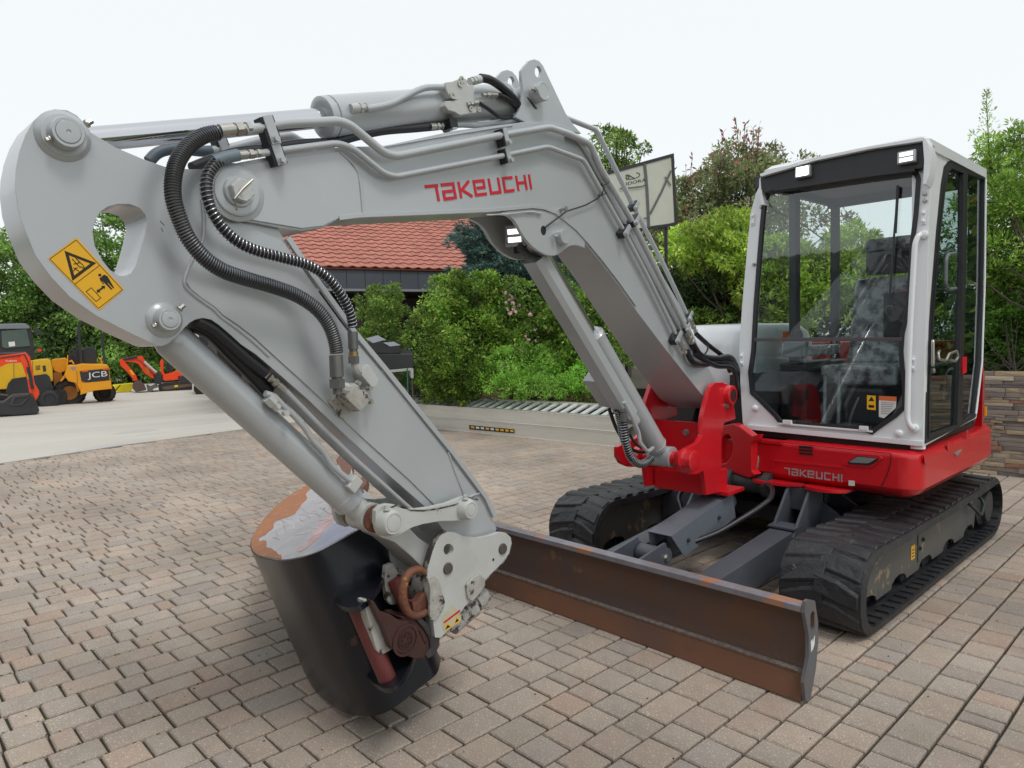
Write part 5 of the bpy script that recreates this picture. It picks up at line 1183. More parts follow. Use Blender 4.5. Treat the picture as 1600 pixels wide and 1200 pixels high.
# ---------------- boom cylinder with guard
CYC = thing('boom_cylinder', None, None, (0, 0, 0)); CYC.parent = EX
k0 = Vector(BP.W(*BP.px((1074, 717), .06), MID)); k1 = Vector(BP.W(*BP.px((877, 371), .04), MID))
ax = (k1-k0).normalized(); LT = (k1-k0).length
se = (bw((936, 498), MID)-k0).dot(ax)
lathe('barrel', k0+ax*.07, ax, [(0, .03), (0, .05), (.035, .062), (.04, .064), (.045, .060), (se-.12, .060), (se-.118, .064), (se-.09, .064), (se-.085, .058), (se-.075, .05), (se-.075, .02)], GREY, CYC, sides=40)
lathe('barrel_eye', k0-NB*.07, NB, [(0, .03), (0, .062), (.14, .062), (.14, .03)], GREY, CYC)
tube('rod', [k0+ax*(se-.1), k1], .030, CHROME, CYC, sides=26)
lathe('rod_eye', k1-NB*.05, NB, [(0, .03), (0, .05), (.10, .05), (.10, .03)], GREY, CYC)
gs = R(760, 320, .125, (620, 680), (830, 640))
# channel guard over the rod, bolted to the barrel
gl = [bw(p, .0) for p in ((840, 405), (1000, 648))]
fr = ax.cross(NB).normalized()
if fr.dot(Vector((BP.u*-1).tolist())) < 0: fr = -fr                  # towards the machine's front
gA = k1-ax*.03+fr*.02; gB = k0+ax*.47+fr*.02
sec = [(-.042, -.010), (-.042, .085), (-.026, .110), (.052, .110), (.070, .085), (.070, .040), (.064, .040), (.064, .082), (.048, .103), (-.022, .103), (-.035, .082), (-.035, -.010)]
V = []; 
for base, sc_k in ((gA, 1.0), (gB, 1.0)): V += [base+NB*a+fr*b for a, b in sec]
n = len(sec); F = [(i, (i+1) % n, (i+1) % n+n, i+n) for i in range(n)]
tri = tessellate_polygon([[Vector((a, b, 0)) for a, b in sec]]); F += [tuple(t_) for t_ in tri]+[tuple(i+n for i in t_) for t_ in tri]
mesh_obj('rod_guard', V, F, GREY, CYC, smooth=30)
lampbox('guard_foot', k0+ax*.44+fr*.09-NB*.0, fr, NB, ax, .10, .12, .04, GREY, CYC, bev=.012)
A_, B_, C_, D_ = bw((910, 595), -.24), bw((941, 597), -.13), bw((966, 639), -.13), bw((937, 635), -.24); dl_ = bw((925, 572), -.24)-A_
mesh_obj('hose_cover', [A_, B_, C_, D_, A_+dl_, B_+dl_, C_+dl_, D_+dl_], [(0, 1, 2, 3), (7, 6, 5, 4), (0, 1, 5, 4), (1, 2, 6, 5), (2, 3, 7, 6), (3, 0, 4, 7)], GREY, CYC, bevel=.003)
pts = [bw(p, o_) for p, o_ in (((975, 628), .0), ((988, 652), .0), ((998, 676), .0), ((1000, 692), .0), ((1012, 706), .0), ((1020, 700), -.03))]
tube('port_pipe', pts, .011, GREY, CYC, sides=10, rf=.02)
def corr(name, pts, offs, r, par):
    spring_hose(pts, offs, r, r*1.12, r*.75, par, hm=HOSE, wire=r*.12, n=5, cm=COIL)
corr('c', R(900, 560, .1667, (450, 590), (455, 700), (470, 800), (510, 920), (580, 985), (650, 980), (710, 930)), [-.06]*7, .019, CYC)
corr('c', R(900, 560, .1667, (380, 480), (400, 560), (420, 680), (445, 780), (490, 860)), [-.10]*5, .014, CYC)
tube('hydraulic_hose', catmull([tuple(bw(q, -.16)) for q in R(900, 560, .1667, (310, 470), (340, 560), (380, 660), (440, 760), (520, 850), (620, 880), (700, 850))], 4), .010, HOSE, CYC, sides=10)
tube('hydraulic_hose', catmull([tuple(bw(q, -.12)) for q in R(900, 560, .1667, (500, 700), (540, 780), (600, 830), (680, 850))], 4), .008, HOSE, CYC, sides=10)
fitting(bw(R(900, 560, .1667, (450, 590))[0], -.06), Vector((0, 0, 1)), CYC, r=.019, L_=.09, m=MATS['dull_fitting'])
# ================================================================ CAB
CB = thing('cab', None, None, (0, 0, 0)); CB.parent = EX
FT = Plane((-1.315, 4.50, .90), (1, 0, 0), (0, .07, 1))        # front face, leaning back; normal = -y
SD = Plane((-1.315, 4.50, .90), (0, 1, 0), (-.026, 0, 1))      # side face, leaning in; normal = +x
assert FT.n[1] < 0 and SD.n[0] > 0
F_ = lambda *p: R(1120, 180, .4665, *p)
def fpl(name, pts, s0, s1, m, par=CB, holes=(), **k): return pplate(name, FT, pts, s0, s1, m, par, holes, **k)
def spl(name, pts, s0, s1, m, par=CB, holes=(), **k): return pplate(name, SD, pts, s0, s1, m, par, holes, **k)
win = F_((172, 262), (190, 250), (420, 212), (640, 188), (668, 196), (676, 214), (668, 330), (655, 430), (648, 560), (640, 660), (622, 730), (618, 790), (622, 850), (630, 900), (630, 975), (600, 1005), (535, 1050), (520, 1062), (480, 1048), (330, 1038), (215, 1030), (195, 1005), (150, 960), (118, 930), (112, 860), (122, 790), (130, 640), (142, 480), (152, 360), (160, 285))
outer = F_((98, 1052), (86, 1030), (78, 900), (74, 780), (84, 640), (98, 480), (112, 330), (130, 262), (142, 238), (148, 200), (690, 78), (722, 130), (712, 330), (706, 560), (698, 800), (694, 960), (692, 1108), (400, 1082))
fpl('front_frame', outer, -.05, 0, WHITE, holes=[win], bevel=.006)
# rubber seal and glass
W2 = [FT.px(p) for p in win]; sl_ = catmull(W2, 1, True)
v, f = strokev(FT, W2, .026, -.02, .008, closed=True); mesh_obj('window_seal', v, f, BLACK, CB, bevel=.002)
def inset(P, d):
    c = np.mean(np.array(P), axis=0); return [tuple(np.array(p)+(c-np.array(p))/np.linalg.norm(c-np.array(p))*d) for p in P]
zs = FT.px(F_((380, 752))[0])[1]
up_ = [q for q in W2 if q[1] > zs]; lo_ = [q for q in W2 if q[1] <= zs]
plate('windscreen', FT, W2, -.012, -.007, GLASS, CB)
q1, q2 = FT.px(F_((128, 752))[0]), FT.px(F_((622, 750))[0])
v, f = strokev(FT, [q1, q2], .022, -.006, .010); mesh_obj('screen_bar', v, f, mat('screen_bar', (.11, .09, .10), .4, metal=.4), CB, bevel=.002)
# corner pillar between front and side, round cornered
def corner(name, z0, z1, m):
    V = []; n_ = 7
    for z in (z0, z1):
        t_ = (z-.9); xs = -1.315-.026*t_; yf = 4.50+.07*t_; r_ = .045
        for i in range(n_):
            a = rad(-90+90*i/(n_-1)); V.append((xs-r_+r_*math.cos(a), yf+r_+r_*math.sin(a), z))
        V.append((xs-.07, yf+r_+.02, z)); V.append((xs-.07, yf+.01, z))
    n = n_+2
    return mesh_obj(name, V, [(i, (i+1) % n, (i+1) % n+n, i+n) for i in range(n)]+[tuple(range(n)), tuple(range(n, 2*n))], m, CB, smooth=50)
corner('corner_pillar', .895, 2.60, WHITE)
# sill step and small pads
fpl('sill', F_((102, 1036), (690, 1092), (690, 1110), (98, 1052)), .0, .018, WHITE, bevel=.004)
fpl('sill_lip', F_((205, 1030), (520, 1057), (520, 1063), (205, 1036)), .0, .022, WHITE, bevel=.002)
for a in ((220, 1020), (476, 1040)): fpl('sill_pad', F_((a[0], a[1]), (a[0]+28, a[1]+2), (a[0]+30, a[1]+18), (a[0]-1, a[1]+15)), .004, .026, WHITE, bevel=.004)
mb = MB()
for q in ((130, 981), (611, 1066)):
    c_ = Vector(FT.wp(F_(q)[0])); mb.add(lathev(c_, Vector(FT.n.tolist()), [(0, .022), (.010, .022), (.020, .016), (.025, .006)], 18))
mb.build('frame_cap', WHITE, CB)
for q in ((85, 818), (658, 833), (122, 350), (693, 342)):
    c_ = FT.px(F_(q)[0]); o = plate('hinge_plate', FT, rrect(c_[0]-.013, c_[0]+.013, c_[1]-.042, c_[1]+.042, .006), .0006, .010, WHITE, CB, bevel=.002)
    mb = MB(); [mb.add(lathev(Vector(FT.W(c_[0], c_[1]+d_, .01)), Vector(FT.n.tolist()), [(0, .010), (.006, .010), (.010, .006)], 14)) for d_ in (-.024, .024)]; mb.build('hinge_bolt', WHITE, CB)
mb = MB()
for q in ((698, 264), (698, 287), (126, 500), (150, 308), (690, 185)): mb.add(lathev(Vector(FT.wp(F_(q)[0])), Vector(FT.n.tolist()), [(0, .012), (.012, .012), (.02, .007)], 14))
mb.build('screw', STEEL, CB)
# grab bar down the pillar
gb = [Vector(FT.wp(q, o_)) for q, o_ in zip(F_((690, 402), (676, 400), (664, 430), (656, 560), (648, 700), (642, 850), (638, 1020), (648, 1046), (664, 1050)), (.0, .04, .055, .055, .055, .055, .055, .05, .0))]
tube('grab_bar', gb, .0155, WHITE, CB, sides=14, rf=.04)
for q in ((694, 402), (662, 1048)): lathe('bar_flange', Vector(FT.wp(F_(q)[0], .0)), Vector(FT.n.tolist()), [(0, .026), (.022, .024), (.03, .014)], WHITE, CB, sides=18)
# side frame: white strip, roof rail, door with black surround
zb, zt = .895, 2.60
door = F_((697, 1102), (700, 900), (716, 640), (735, 400), (752, 230), (762, 172), (775, 155), (795, 150), (900, 203), (898, 300), (892, 600), (886, 820), (868, 1012), (800, 1050))
dpoly = [SD.px(p) for p in door]
sideo = F_((690, 1112), (696, 1000), (706, 560), (718, 130), (735, 122), (770, 125), (896, 184), (904, 200), (903, 300), (898, 560), (890, 830), (870, 1015))
spl('side_frame', sideo, -.045, 0, WHITE, holes=[door], bevel=.004)
dw = F_((706, 1075), (708, 900), (722, 640), (742, 400), (760, 240), (768, 190), (782, 172), (826, 192), (832, 230), (826, 500), (818, 700), (808, 1040))
dr = F_((840, 196), (896, 216), (893, 400), (888, 640), (880, 820), (862, 1000), (820, 1030), (826, 800), (834, 500))
spl('door_frame', door, -.03, .004, BLACK, holes=[dw, dr], bevel=.003)
spl('door_glass', dw, -.014, -.009, GLASSD); spl('rear_side_glass', dr, -.014, -.009, GLASSD)
v, f = strokev(SD, [SD.px(p) for p in dw], .022, -.005, .010, closed=True); mesh_obj('door_seal', v, f, BLACK, CB)
spl('door_post', F_((826, 196), (842, 198), (836, 500), (828, 800), (822, 1035), (806, 1042), (818, 700), (824, 500)), -.02, .012, BLACK, bevel=.002)
def sp(q, o_=0): return Vector(SD.wp(F_(q)[0], o_))
tube('door_handle', [sp((800, 462), .0), sp((776, 466), .05), (sp((768, 480), .055)), sp((766, 570), .055), sp((778, 584), .05), sp((800, 580), .0)], .011, mat('handle_dark', (.11, .13, .13), .4), CB, rf=.03)
tube('latch_pull', [sp((724, 756), .0), sp((724, 756), .04), sp((724, 838), .04), sp((724, 838), .0)], .009, STEEL, CB, rf=.012)
tube('latch_handle', [sp((746, 790), .0), sp((742, 796), .035), sp((744, 818), .04), sp((768, 822), .04), sp((778, 800), .04), sp((804, 790), .05), sp((808, 810), .05), sp((800, 824), .05), sp((780, 820), .04)], .008, STEEL, CB, rf=.01)
lathe('lock', sp((716, 855), .0), Vector(SD.n.tolist()), [(0, .016), (.02, .016), (.025, .010)], STEEL, CB)
spl('door_reflector', F_((824, 812), (838, 808), (837, 862), (824, 868)), .013, .020, REDD)
tube('inner_rail', [sp((756, 950), -.10), sp((762, 870), -.10), sp((775, 850), -.10), sp((795, 850), -.10)], .012, mat('grey_rail', (.3, .31, .31), .4), CB, rf=.05)
tube('mirror_stay', [sp((893, 292), .0), sp((930, 290), .0)], .007, BLACK, CB); tube('mirror_stay', [sp((880, 816), .0), sp((902, 818), .0)], .009, BLACK, CB)
tube('side_trim', [sp(q, .012) for q in ((901, 215), (897, 560), (888, 830), (868, 1000))], .007, WHITE, CB, sides=8)
# roof
rz = 2.60
def cy_(z, y0=4.50): return y0+.07*(z-.9)
tl, tr = Vector(FT.wp(F_((146, 200))[0])), Vector(FT.wp(F_((700, 92))[0]))
rear_t = Vector(SD.wp(F_((902, 190))[0]))
RX0, RX1, RY1, RZ = tl.x, -1.36, rear_t.y, max(tl.z, 2.58)
mb = []
rs = []
for ins, z in ((0.0, RZ-.03), (0.0, RZ+.03), (.03, RZ+.055), (.10, RZ+.065)):
    rs.append([(x_, y_, z) for x_, y_ in rrect(RX0+ins, RX1-ins+.012, 4.64+ins, RY1-ins, .05)])
loft('roof', rs, WHITE, CB, smooth=40)
# black visor with lamps, white cheeks and a thin white cap
vis = F_((145, 212), (152, 196), (300, 152), (684, 80), (690, 88), (694, 150), (690, 178), (640, 183), (500, 204), (190, 250), (172, 258), (160, 262), (148, 248))
fpl('visor_panel', vis, -.03, .055, BLACK, bevel=.008)
fpl('visor_cap', F_((143, 196), (330, 140), (520, 102), (690, 72), (700, 80), (690, 86), (520, 112), (330, 152), (146, 206)), -.10, .085, WHITE, bevel=.004)
fpl('visor_cheek', F_((688, 74), (700, 78), (720, 128), (712, 200), (700, 232), (690, 230), (694, 150)), -.02, .085, WHITE, bevel=.003)
fpl('visor_cheek', F_((142, 212), (150, 205), (152, 262), (160, 300), (148, 300), (140, 262)), -.02, .05, WHITE, bevel=.003)
fpl('visor_lip', F_((190, 246), (500, 200), (660, 178), (664, 186), (500, 208), (192, 254)), .0, .066, BLACK, bevel=.002)
vf = Vector(FT.n.tolist()); vs2 = Vector(FT.u.tolist()); vu = Vector(FT.v.tolist())
for q, glare in (((286, 188), 1), ((634, 139), 0)):
    c_ = Vector(FT.wp(F_(q)[0], .09)); LP = lampbox('work_lamp', c_, vf, vs2, vu, .10, .075, .04, LENS, CB)
    for k_ in (-1, 1): lampbox('led_strip', c_+vf*.0025+vu*k_*.016, vf, vs2, vu, .070, .020, .002, LEDH if glare else LEDON, LP, bev=.0005)
    if glare: lampbox('led_strip', c_+vf*.0030, vf, vs2, vu, .075, .055, .002, LEDH, LP, bev=.0005)
# posts and glazing at the back and right side
box('rear_wall', -2.40, -1.40, 5.80, 5.84, .95, 1.30, BLACK, CB)
mb = MB()
for x_, y_, w_ in ((-2.37, 5.80, .05), (-1.42, 5.80, .05), (-2.40, 5.14, .05), (-2.40, 5.22, .02)):
    mb.box(x_, x_+w_, y_-.03, y_+.03, .92, RZ)
mb.box(-2.40, -1.38, 5.78, 5.83, RZ-.10, RZ-.01); mb.box(-2.41, -2.37, 4.62, 5.80, RZ-.08, RZ-.01); mb.box(-2.41, -2.37, 4.55, 5.80, .90, 1.32)
mb.build('rear_posts', mat('cab_inner_grey', (.045, .05, .058), .5), CB)
box('right_window', -2.415, -2.410, 4.62, 5.78, 1.32, RZ-.08, GLASS, CB, bevel=0)
box('rear_window', -2.37, -1.40, 5.815, 5.820, 1.30, RZ-.10, GLASS, CB, bevel=0)
box('headliner', -2.38, -1.40, 4.66, 5.80, RZ-.035, RZ-.031, mat('headliner', (.10, .105, .11), .8), CB, bevel=0)
box('cab_floor', -2.38, -1.37, 4.52, 5.80, .885, .93, BLACK, CB)
# operator's seat under clear film
ST = thing('seat', None, None, (0, 0, 0)); ST.parent = CB
def rb(name, x0, x1, y0, y1, z0, z1, m, tilt=0, r=.04, par=ST):
    v, f = boxv(x0, x1, y0, y1, z0, z1); v = [(a, b+(c-z0)*tilt, c) for a, b, c in v]
    return mesh_obj(name, v, f, m, par, bevel=r, bseg=4, smooth=60)
CLOTH = mat('seat_cloth', (.035, .036, .04), .8, bump=.2, bscale=200)
rb('seat_cushion', -2.12, -1.62, 4.98, 5.46, 1.22, 1.36, POLY); rb('seat_back', -2.10, -1.64, 5.40, 5.52, 1.34, 1.98, POLY, .22); rb('headrest', -2.03, -1.71, 5.54, 5.63, 2.0, 2.24, CLOTH, .12)
rb('headrest_cover', -2.04, -1.70, 5.545, 5.64, 2.17, 2.27, POLY, .12)
rb('seat_base', -2.05, -1.70, 5.0, 5.5, .95, 1.21, BLACK)
rb('armrest', -2.22, -2.14, 4.98, 5.40, 1.42, 1.50, POLY, .0, .02); rb('armrest', -1.60, -1.52, 4.98, 5.40, 1.42, 1.50, BLACK, 0, .02)
rb('console', -2.36, -2.16, 4.86, 5.6, .94, 1.38, BLACK, 0, .03); rb('console', -1.58, -1.42, 5.0, 5.6, .94, 1.36, BLACK, 0, .03)
for x_ in (-2.24, -1.52):
    tube('control_lever', [(x_, 4.98, 1.36), (x_, 4.93, 1.50)], .012, BLACK, ST); lathe('lever_grip', (x_, 4.935, 1.49), (0, -.1, 1), [(0, .016), (.03, .022), (.09, .024), (.12, .016)], BLACK, ST, sides=16)
for x_ in (-1.97, -1.88): tube('travel_lever', [(x_+.02, 4.66, .94), (x_, 4.72, 1.30)], .011, mat('lever_grey', (.16, .18, .19), .35, metal=.3) if 'lever_grey' not in MATS else MATS['lever_grey'], CB)
rb('pedal', -1.86, -1.72, 4.62, 4.72, .94, 1.0, BLACK, .2, .008, CB); rb('pedal', -2.14, -2.02, 4.62, 4.72, .94, 1.0, BLACK, .2, .008, CB)
# monitor on the right console
MN = thing('monitor', None, None, (0, 0, 0)); MN.parent = CB
rb('monitor_case', -2.31, -2.15, 4.80, 4.86, 1.42, 1.53, mat('monitor_grey', (.14, .15, .16), .5), .3, .012, MN); rb('monitor_screen', -2.30, -2.16, 4.835, 4.845, 1.525, 1.535, BLUEG, 0, .001, MN)
tube('monitor_arm', [(-2.23, 4.88, 1.44), (-2.22, 4.96, 1.28)], .02, MATS['monitor_grey'], MN)
# wiper and its motor, stickers inside the screen
tube('wiper_arm', [Vector(FT.wp(q, .02)) for q in F_((580, 600), (594, 400), (608, 238))], .006, BLACK, CB); fpl('wiper_motor', F_((556, 595), (630, 588), (636, 600), (630, 744), (556, 744)), -.05, -.02, BLACK, bevel=.01)
tube('wiper_blade', [Vector(FT.wp(q, .014)) for q in F_((598, 395), (602, 320), (607, 236))], .008, BLACK, CB)
tube('aerial_cable', [Vector(FT.wp(q, -.03)) for q in catmull(F_((178, 300), (200, 325), (250, 345), (300, 375), (355, 415)), 3)], .004, BLACK, CB)
fpl('sticker_yellow', F_((503, 938), (532, 940), (532, 988), (503, 985)), -.0065, -.005, YEL)
fpl('sticker_print', F_((518, 942), (528, 958), (508, 957)), -.0048, -.0042, INK, smooth=0); fpl('sticker_print', F_((508, 970), (527, 971), (527, 980), (508, 979)), -.0048, -.0042, INK, smooth=0)
fpl('sticker_white', F_((543, 942), (602, 945), (600, 980), (560, 1015), (543, 1010)), -.0065, -.005, PAPER)
fpl('sticker_band', F_((543, 940), (602, 943), (602, 958), (543, 955)), -.0048, -.0042, PRORG)
mb = MB()
for i in range(7): v, f = platev(FT, [FT.px(q) for q in F_((549, 962+i*6), (595-i*3, 964+i*6), (595-i*3, 965+i*6), (549, 963.5+i*6))], -.0048, -.0042); mb.add((v, f))
mb.build('sticker_print', INK, CB, smooth=0)
box('paper_tag', -2.408, -2.405, 5.02, 5.12, 1.52, 1.60, PRORG, CB, bevel=0); box('paper_tag', -2.408, -2.405, 5.02, 5.12, 1.42, 1.52, PAPER, CB, bevel=0); box('paper_tag', -2.408, -2.405, 5.14, 5.20, 1.42, 1.49, YEL, CB, bevel=0)
# ---------------- engine cover and tank behind
loft('engine_cover', [[(x_, y_, z) for x_, y_ in plan_] for z, plan_ in [(zz, [(p[0], p[1]) for p in plan(ins, 0) if p[1] > 5.86]) for zz, ins in ((.872, .045), (1.25, .045), (1.42, .07), (1.50, .14))]], RED, DK, smooth=40)
hoodp = lambda ins, z: [(x_, y_, z) for x_, y_ in rrect(-3.46+ins, -2.56-ins*.3, 4.66+ins, 6.0-ins, .16)]
loft('hood', [hoodp(.03, 1.20), hoodp(0, 1.30), hoodp(.0, 1.50), hoodp(.05, 1.60), hoodp(.15, 1.655), hoodp(.30, 1.67)], WHITE, DK, smooth=50)
loft('tank_cover', [hoodp(.03, .872), hoodp(.03, 1.198)], BLACK, DK, smooth=50)
box('battery_cover', -2.60, -2.44, 4.60, 5.5, .872, 1.30, BLACK, DK)
box('amber_lamp', XS-.05, XS-.036, 5.96, 5.99, .95, 1.02, mat('amber', (.8, .35, .02), .3), DK)
spd = Plane((XS, 0, 0), (0, 1, 0), (0, 0, 1))
for q in ((960, 250), (1075, 185), (1170, 125)): 
    c_ = spd.px(R(1150, 640, .3084, q)[0]); plate('side_recess', spd, circ(c_, .03, 16), .0006, .004, RED, DK, bevel=.001)
plate('side_lamp', spd, [spd.px(p) for p in R(1150, 640, .3084, (1100, 222), (1130, 200), (1140, 205), (1112, 235))], .001, .008, LENS, DK)
# ================================================================ THE OTHER MACHINES AT THE FAR SIDE OF THE YARD
FWD = RM @ np.array([0, 0, -1.0])
def stand(p, depth_along=None):
    """ground point under an image point, with an upright plane through it that faces the camera's place"""
    g = ground(p); h = np.array([g[0], g[1], 0.0]); h /= np.linalg.norm(h); u = (-h[1], h[0], 0)
    pl = Plane((g[0], g[1], 0), (h[1], -h[0], 0), (0, 0, 1))
    return g, pl
def vplate(pl, par, name, reg, pts, s0, s1, m, **k): return pplate(name, pl, R(*reg, *pts), s0, s1, m, par, **k)
LF = (0, 480, .2125)
def vdot(pl, q, off=0.0): return Vector(pl.wp(R(*LF, q)[0], off))
BLKM = mat('machine_black', (.02, .022, .025), .5, col2=(.045, .045, .048), nscale=3)
TYRE = mat('tyre_rubber', (.022, .022, .024), .8, col2=(.06, .055, .05), nscale=6)
CABG = mat('dark_cab_glass', (.045, .075, .065), .12, col2=(.10, .15, .10), nscale=1.2, coat=.3)
# --- yellow dumper
g, P = stand((131, 630)); DM = thing('site_dumper', 'yellow site dumper with black roll bar and black seat, seen from behind', 'dumper', g.tolist())
vp = lambda n, pts, s0, s1, m, par=DM, **k: vplate(P, par, n, LF, pts, s0, s1, m, **k)
vp('body', ((500, 425), (560, 425), (600, 415), (790, 420), (805, 450), (815, 560), (822, 600), (700, 615), (600, 640), (560, 560), (500, 545), (470, 500)), -.55, .35, JCBY, bevel=.05)
vp('rear_panel', ((585, 470), (800, 450), (806, 535), (640, 552), (600, 545)), .352, .38, BLKM, bevel=.01)
vp('red_strip', ((600, 470), (650, 465), (648, 474), (604, 478)), .381, .39, ORNG); vp('red_strip', ((755, 456), (798, 452), (798, 460), (757, 464)), .381, .39, ORNG)
vp('rear_bumper', ((600, 560), (815, 540), (825, 600), (700, 612), (590, 645)), .352, .42, JCBY, bevel=.02)
vp('rops_post', ((590, 440), (570, 200), (568, 140), (590, 100), (620, 92), (640, 96), (640, 108), (618, 106), (600, 112), (588, 145), (592, 200), (612, 438)), -.12, -.02, BLKM, bevel=.01)
vp('rops_post', ((640, 96), (700, 100), (735, 130), (750, 170), (782, 420), (762, 420), (735, 180), (722, 145), (695, 112), (640, 108)), -.12, -.02, BLKM, bevel=.01)
vp('seat', ((605, 310), (640, 293), (690, 293), (710, 320), (712, 410), (640, 425), (606, 415)), -.30, -.14, BLKM, bevel=.03)
vp('engine_clutter', ((508, 320), (560, 315), (590, 330), (600, 420), (530, 425), (505, 380)), -.6, -.32, BLKM, bevel=.03)
for pts in (((495, 350), (502, 352), (498, 470), (484, 470)), ((505, 395), (530, 388), (548, 415), (540, 420), (526, 400), (510, 404)), ((720, 368), (745, 372), (752, 418), (742, 418), (738, 380), (722, 378))): vp('guard_rail', pts, -.1, -.06, JCBY)
vp('skip', ((375, 385), (480, 372), (500, 400), (480, 470), (440, 485), (400, 470), (380, 430)), -1.5, -.7, JCBY, bevel=.03)
vp('skip_pivot', ((390, 480), (450, 480), (470, 560), (440, 600), (395, 580)), -1.2, -.7, mat('rusty_yellow', (.42, .17, .03), .7, col2=(.2, .09, .04), nscale=5), bevel=.02)
a = (vdot(P, (760, 440), .4)); tx = text_obj('lettering', 'JCB', vdot(P, (650, 521), .385), Vector(P.u.tolist())+Vector((0, 0, .07)), Vector((0, 0, 1)), .165, PAPER, DM, depth=.003, sx=1.42)
def wheel(pl, q, r, wd, off, par, m=TYRE, nm='wheel', hub=None):
    c = vdot(pl, q, off); n = Vector(pl.n.tolist())
    W_ = lathe(nm, c-n*wd/2, n, [(0, r*.55), (0, r*.86), (wd*.15, r*.97), (wd*.85, r*.97), (wd, r*.86), (wd, r*.55), (wd*.8, r*.5), (wd*.8, r*.1)], m, par, sides=28)
    mb = MB()
    for i in range(18):
        a_ = 2*math.pi*i/18; u_ = Vector(pl.u.tolist())*math.cos(a_)+Vector((0, 0, 1))*math.sin(a_); t_ = -Vector(pl.u.tolist())*math.sin(a_)+Vector((0, 0, 1))*math.cos(a_)
        b0 = [c+u_*r*.95+t_*x_*r*.09+n*y_*wd*.5 for x_, y_ in ((-1, -1), (1, -1), (1, .05), (-1, .05))]; b1 = [p+u_*r*.07 for p in b0]
        mb.add((b0+b1, [(4, 5, 6, 7), (0, 1, 5, 4), (1, 2, 6, 5), (2, 3, 7, 6), (3, 0, 4, 7)]))
        t2 = t_; b0 = [c+u_*r*.95+t_*(x_*r*.09+.17*r)+n*y_*wd*.5 for x_, y_ in ((-1, -.05), (1, -.05), (1, 1), (-1, 1))]; b1 = [p+u_*r*.07 for p in b0]
        mb.add((b0+b1, [(4, 5, 6, 7), (0, 1, 5, 4), (1, 2, 6, 5), (2, 3, 7, 6), (3, 0, 4, 7)]))
    o_ = mb.build('tyre_lugs', m, W_, smooth=0); o_['kind'] = 'stuff'
    if hub: lathe('rim', c+n*wd*.1, n, [(0, r*.5), (wd*.3, r*.5), (wd*.25, r*.2), (wd*.3, r*.1)], hub, W_, sides=20)
wheel(P, (512, 628), .42, .36, -.15, DM, hub=MATS['rusty_yellow']); wheel(P, (768, 628), .30, .36, -.4, DM)
wheel(P, (430, 560), .40, .3, -1.3, DM)
# --- yellow digger with dark cab at the left edge
g, P = stand((80, 634)); YD = thing('tracked_excavator', 'yellow excavator with black cab and black lower skirt, left behind the yellow dumper', 'excavator', g.tolist())
vp = lambda n, pts, s0, s1, m, par=YD, **k: vplate(P, par, n, LF, pts, s0, s1, m, **k)
vp('body', ((-300, 400), (100, 395), (230, 390), (350, 378), (372, 390), (385, 440), (392, 540), (300, 600), (-300, 610)), -1.3, .0, YELB, bevel=.06)
vp('skirt', ((40, 625), (60, 560), (90, 525), (340, 490), (365, 510), (395, 600), (380, 640), (60, 660)), .002, .06, BLKM, bevel=.02)
vp('body_slot', ((312, 430), (335, 428), (340, 470), (318, 475)), .001, .012, BLKM)
cabp = ((-320, 128), (-60, 122), (185, 122), (225, 145), (240, 220), (255, 385), (-320, 400))
vp('cab', cabp, -1.25, -.1, BLKM, bevel=.04)
vp('cab_window', ((10, 175), (195, 160), (222, 285), (40, 302), (15, 290)), -.098, -.07, CABG); vp('cab_window', ((-300, 180), (-20, 176), (-10, 300), (-300, 300)), -.098, -.07, CABG)
vp('window_notice', ((62, 256), (108, 252), (112, 285), (66, 290)), -.069, -.06, PAPER)
vp('roof_edge', ((-320, 130), (185, 118), (222, 148), (210, 158), (-320, 166)), -1.3, -.04, mat('dusty_roof', (.20, .22, .24), .5), bevel=.03)
vp('mirror', ((240, 180), (270, 150), (305, 170), (300, 205), (265, 200)), -.2, -.1, BLKM, bevel=.01)
tr = ((-300, 700), (-300, 610), (380, 610), (480, 605), (495, 650), (490, 715), (410, 735))
vp('crawler_track', tr, -.8, -.15, TYRE, bevel=.05); vp('crawler_track', ((250, 640), (330, 600), (400, 640), (408, 700), (400, 735), (300, 735)), -.14, .1, TYRE, bevel=.04)
wheel(P, (365, 675), .26, .12, .12, YD, BLKM, 'idler_wheel')
# --- orange digger in front of it: boom, stick and black bucket
g, P = stand((34, 648)); OD = thing('tracked_excavator', 'red-orange excavator boom with a black ditching bucket, cut off by the left edge', 'excavator', g.tolist())
vp = lambda n, pts, s0, s1, m, par=OD, **k: vplate(P, par, n, LF, pts, s0, s1, m, **k)
vp('boom', ((-300, 440), (-100, 370), (0, 355), (150, 338), (185, 335), (210, 360), (222, 400), (150, 408), (60, 412), (0, 440), (-300, 620)), -.16, 0, ORNG, bevel=.02)
vp('stick', ((160, 340), (190, 332), (222, 365), (240, 470), (255, 560), (288, 615), (290, 640), (262, 690), (240, 640), (215, 630), (200, 530), (165, 430), (145, 380)), .002, .14, ORNG, bevel=.02)
tube('ram', [vdot(P, (205, 440), .17), vdot(P, (240, 600), .17)], .035, BLKM, OD); vp('label_strip', ((198, 490), (218, 488), (226, 525), (205, 530)), .141, .146, YEL)
tube('ram', [vdot(P, (-100, 350), -.08), vdot(P, (190, 338), -.08)], .04, BLKM, OD)
vp('bucket', ((-60, 790), (-60, 700), (20, 700), (90, 650), (215, 640), (250, 660), (292, 760), (275, 785), (100, 798)), -.5, .35, BLKM, bevel=.04)
vp('bucket_rim', ((75, 712), (90, 648), (218, 640), (200, 655), (110, 665), (90, 712), (150, 710), (215, 650), (222, 652), (160, 720), (70, 722)), .352, .38, mat('scuffed_black', (.05, .05, .055), .4))
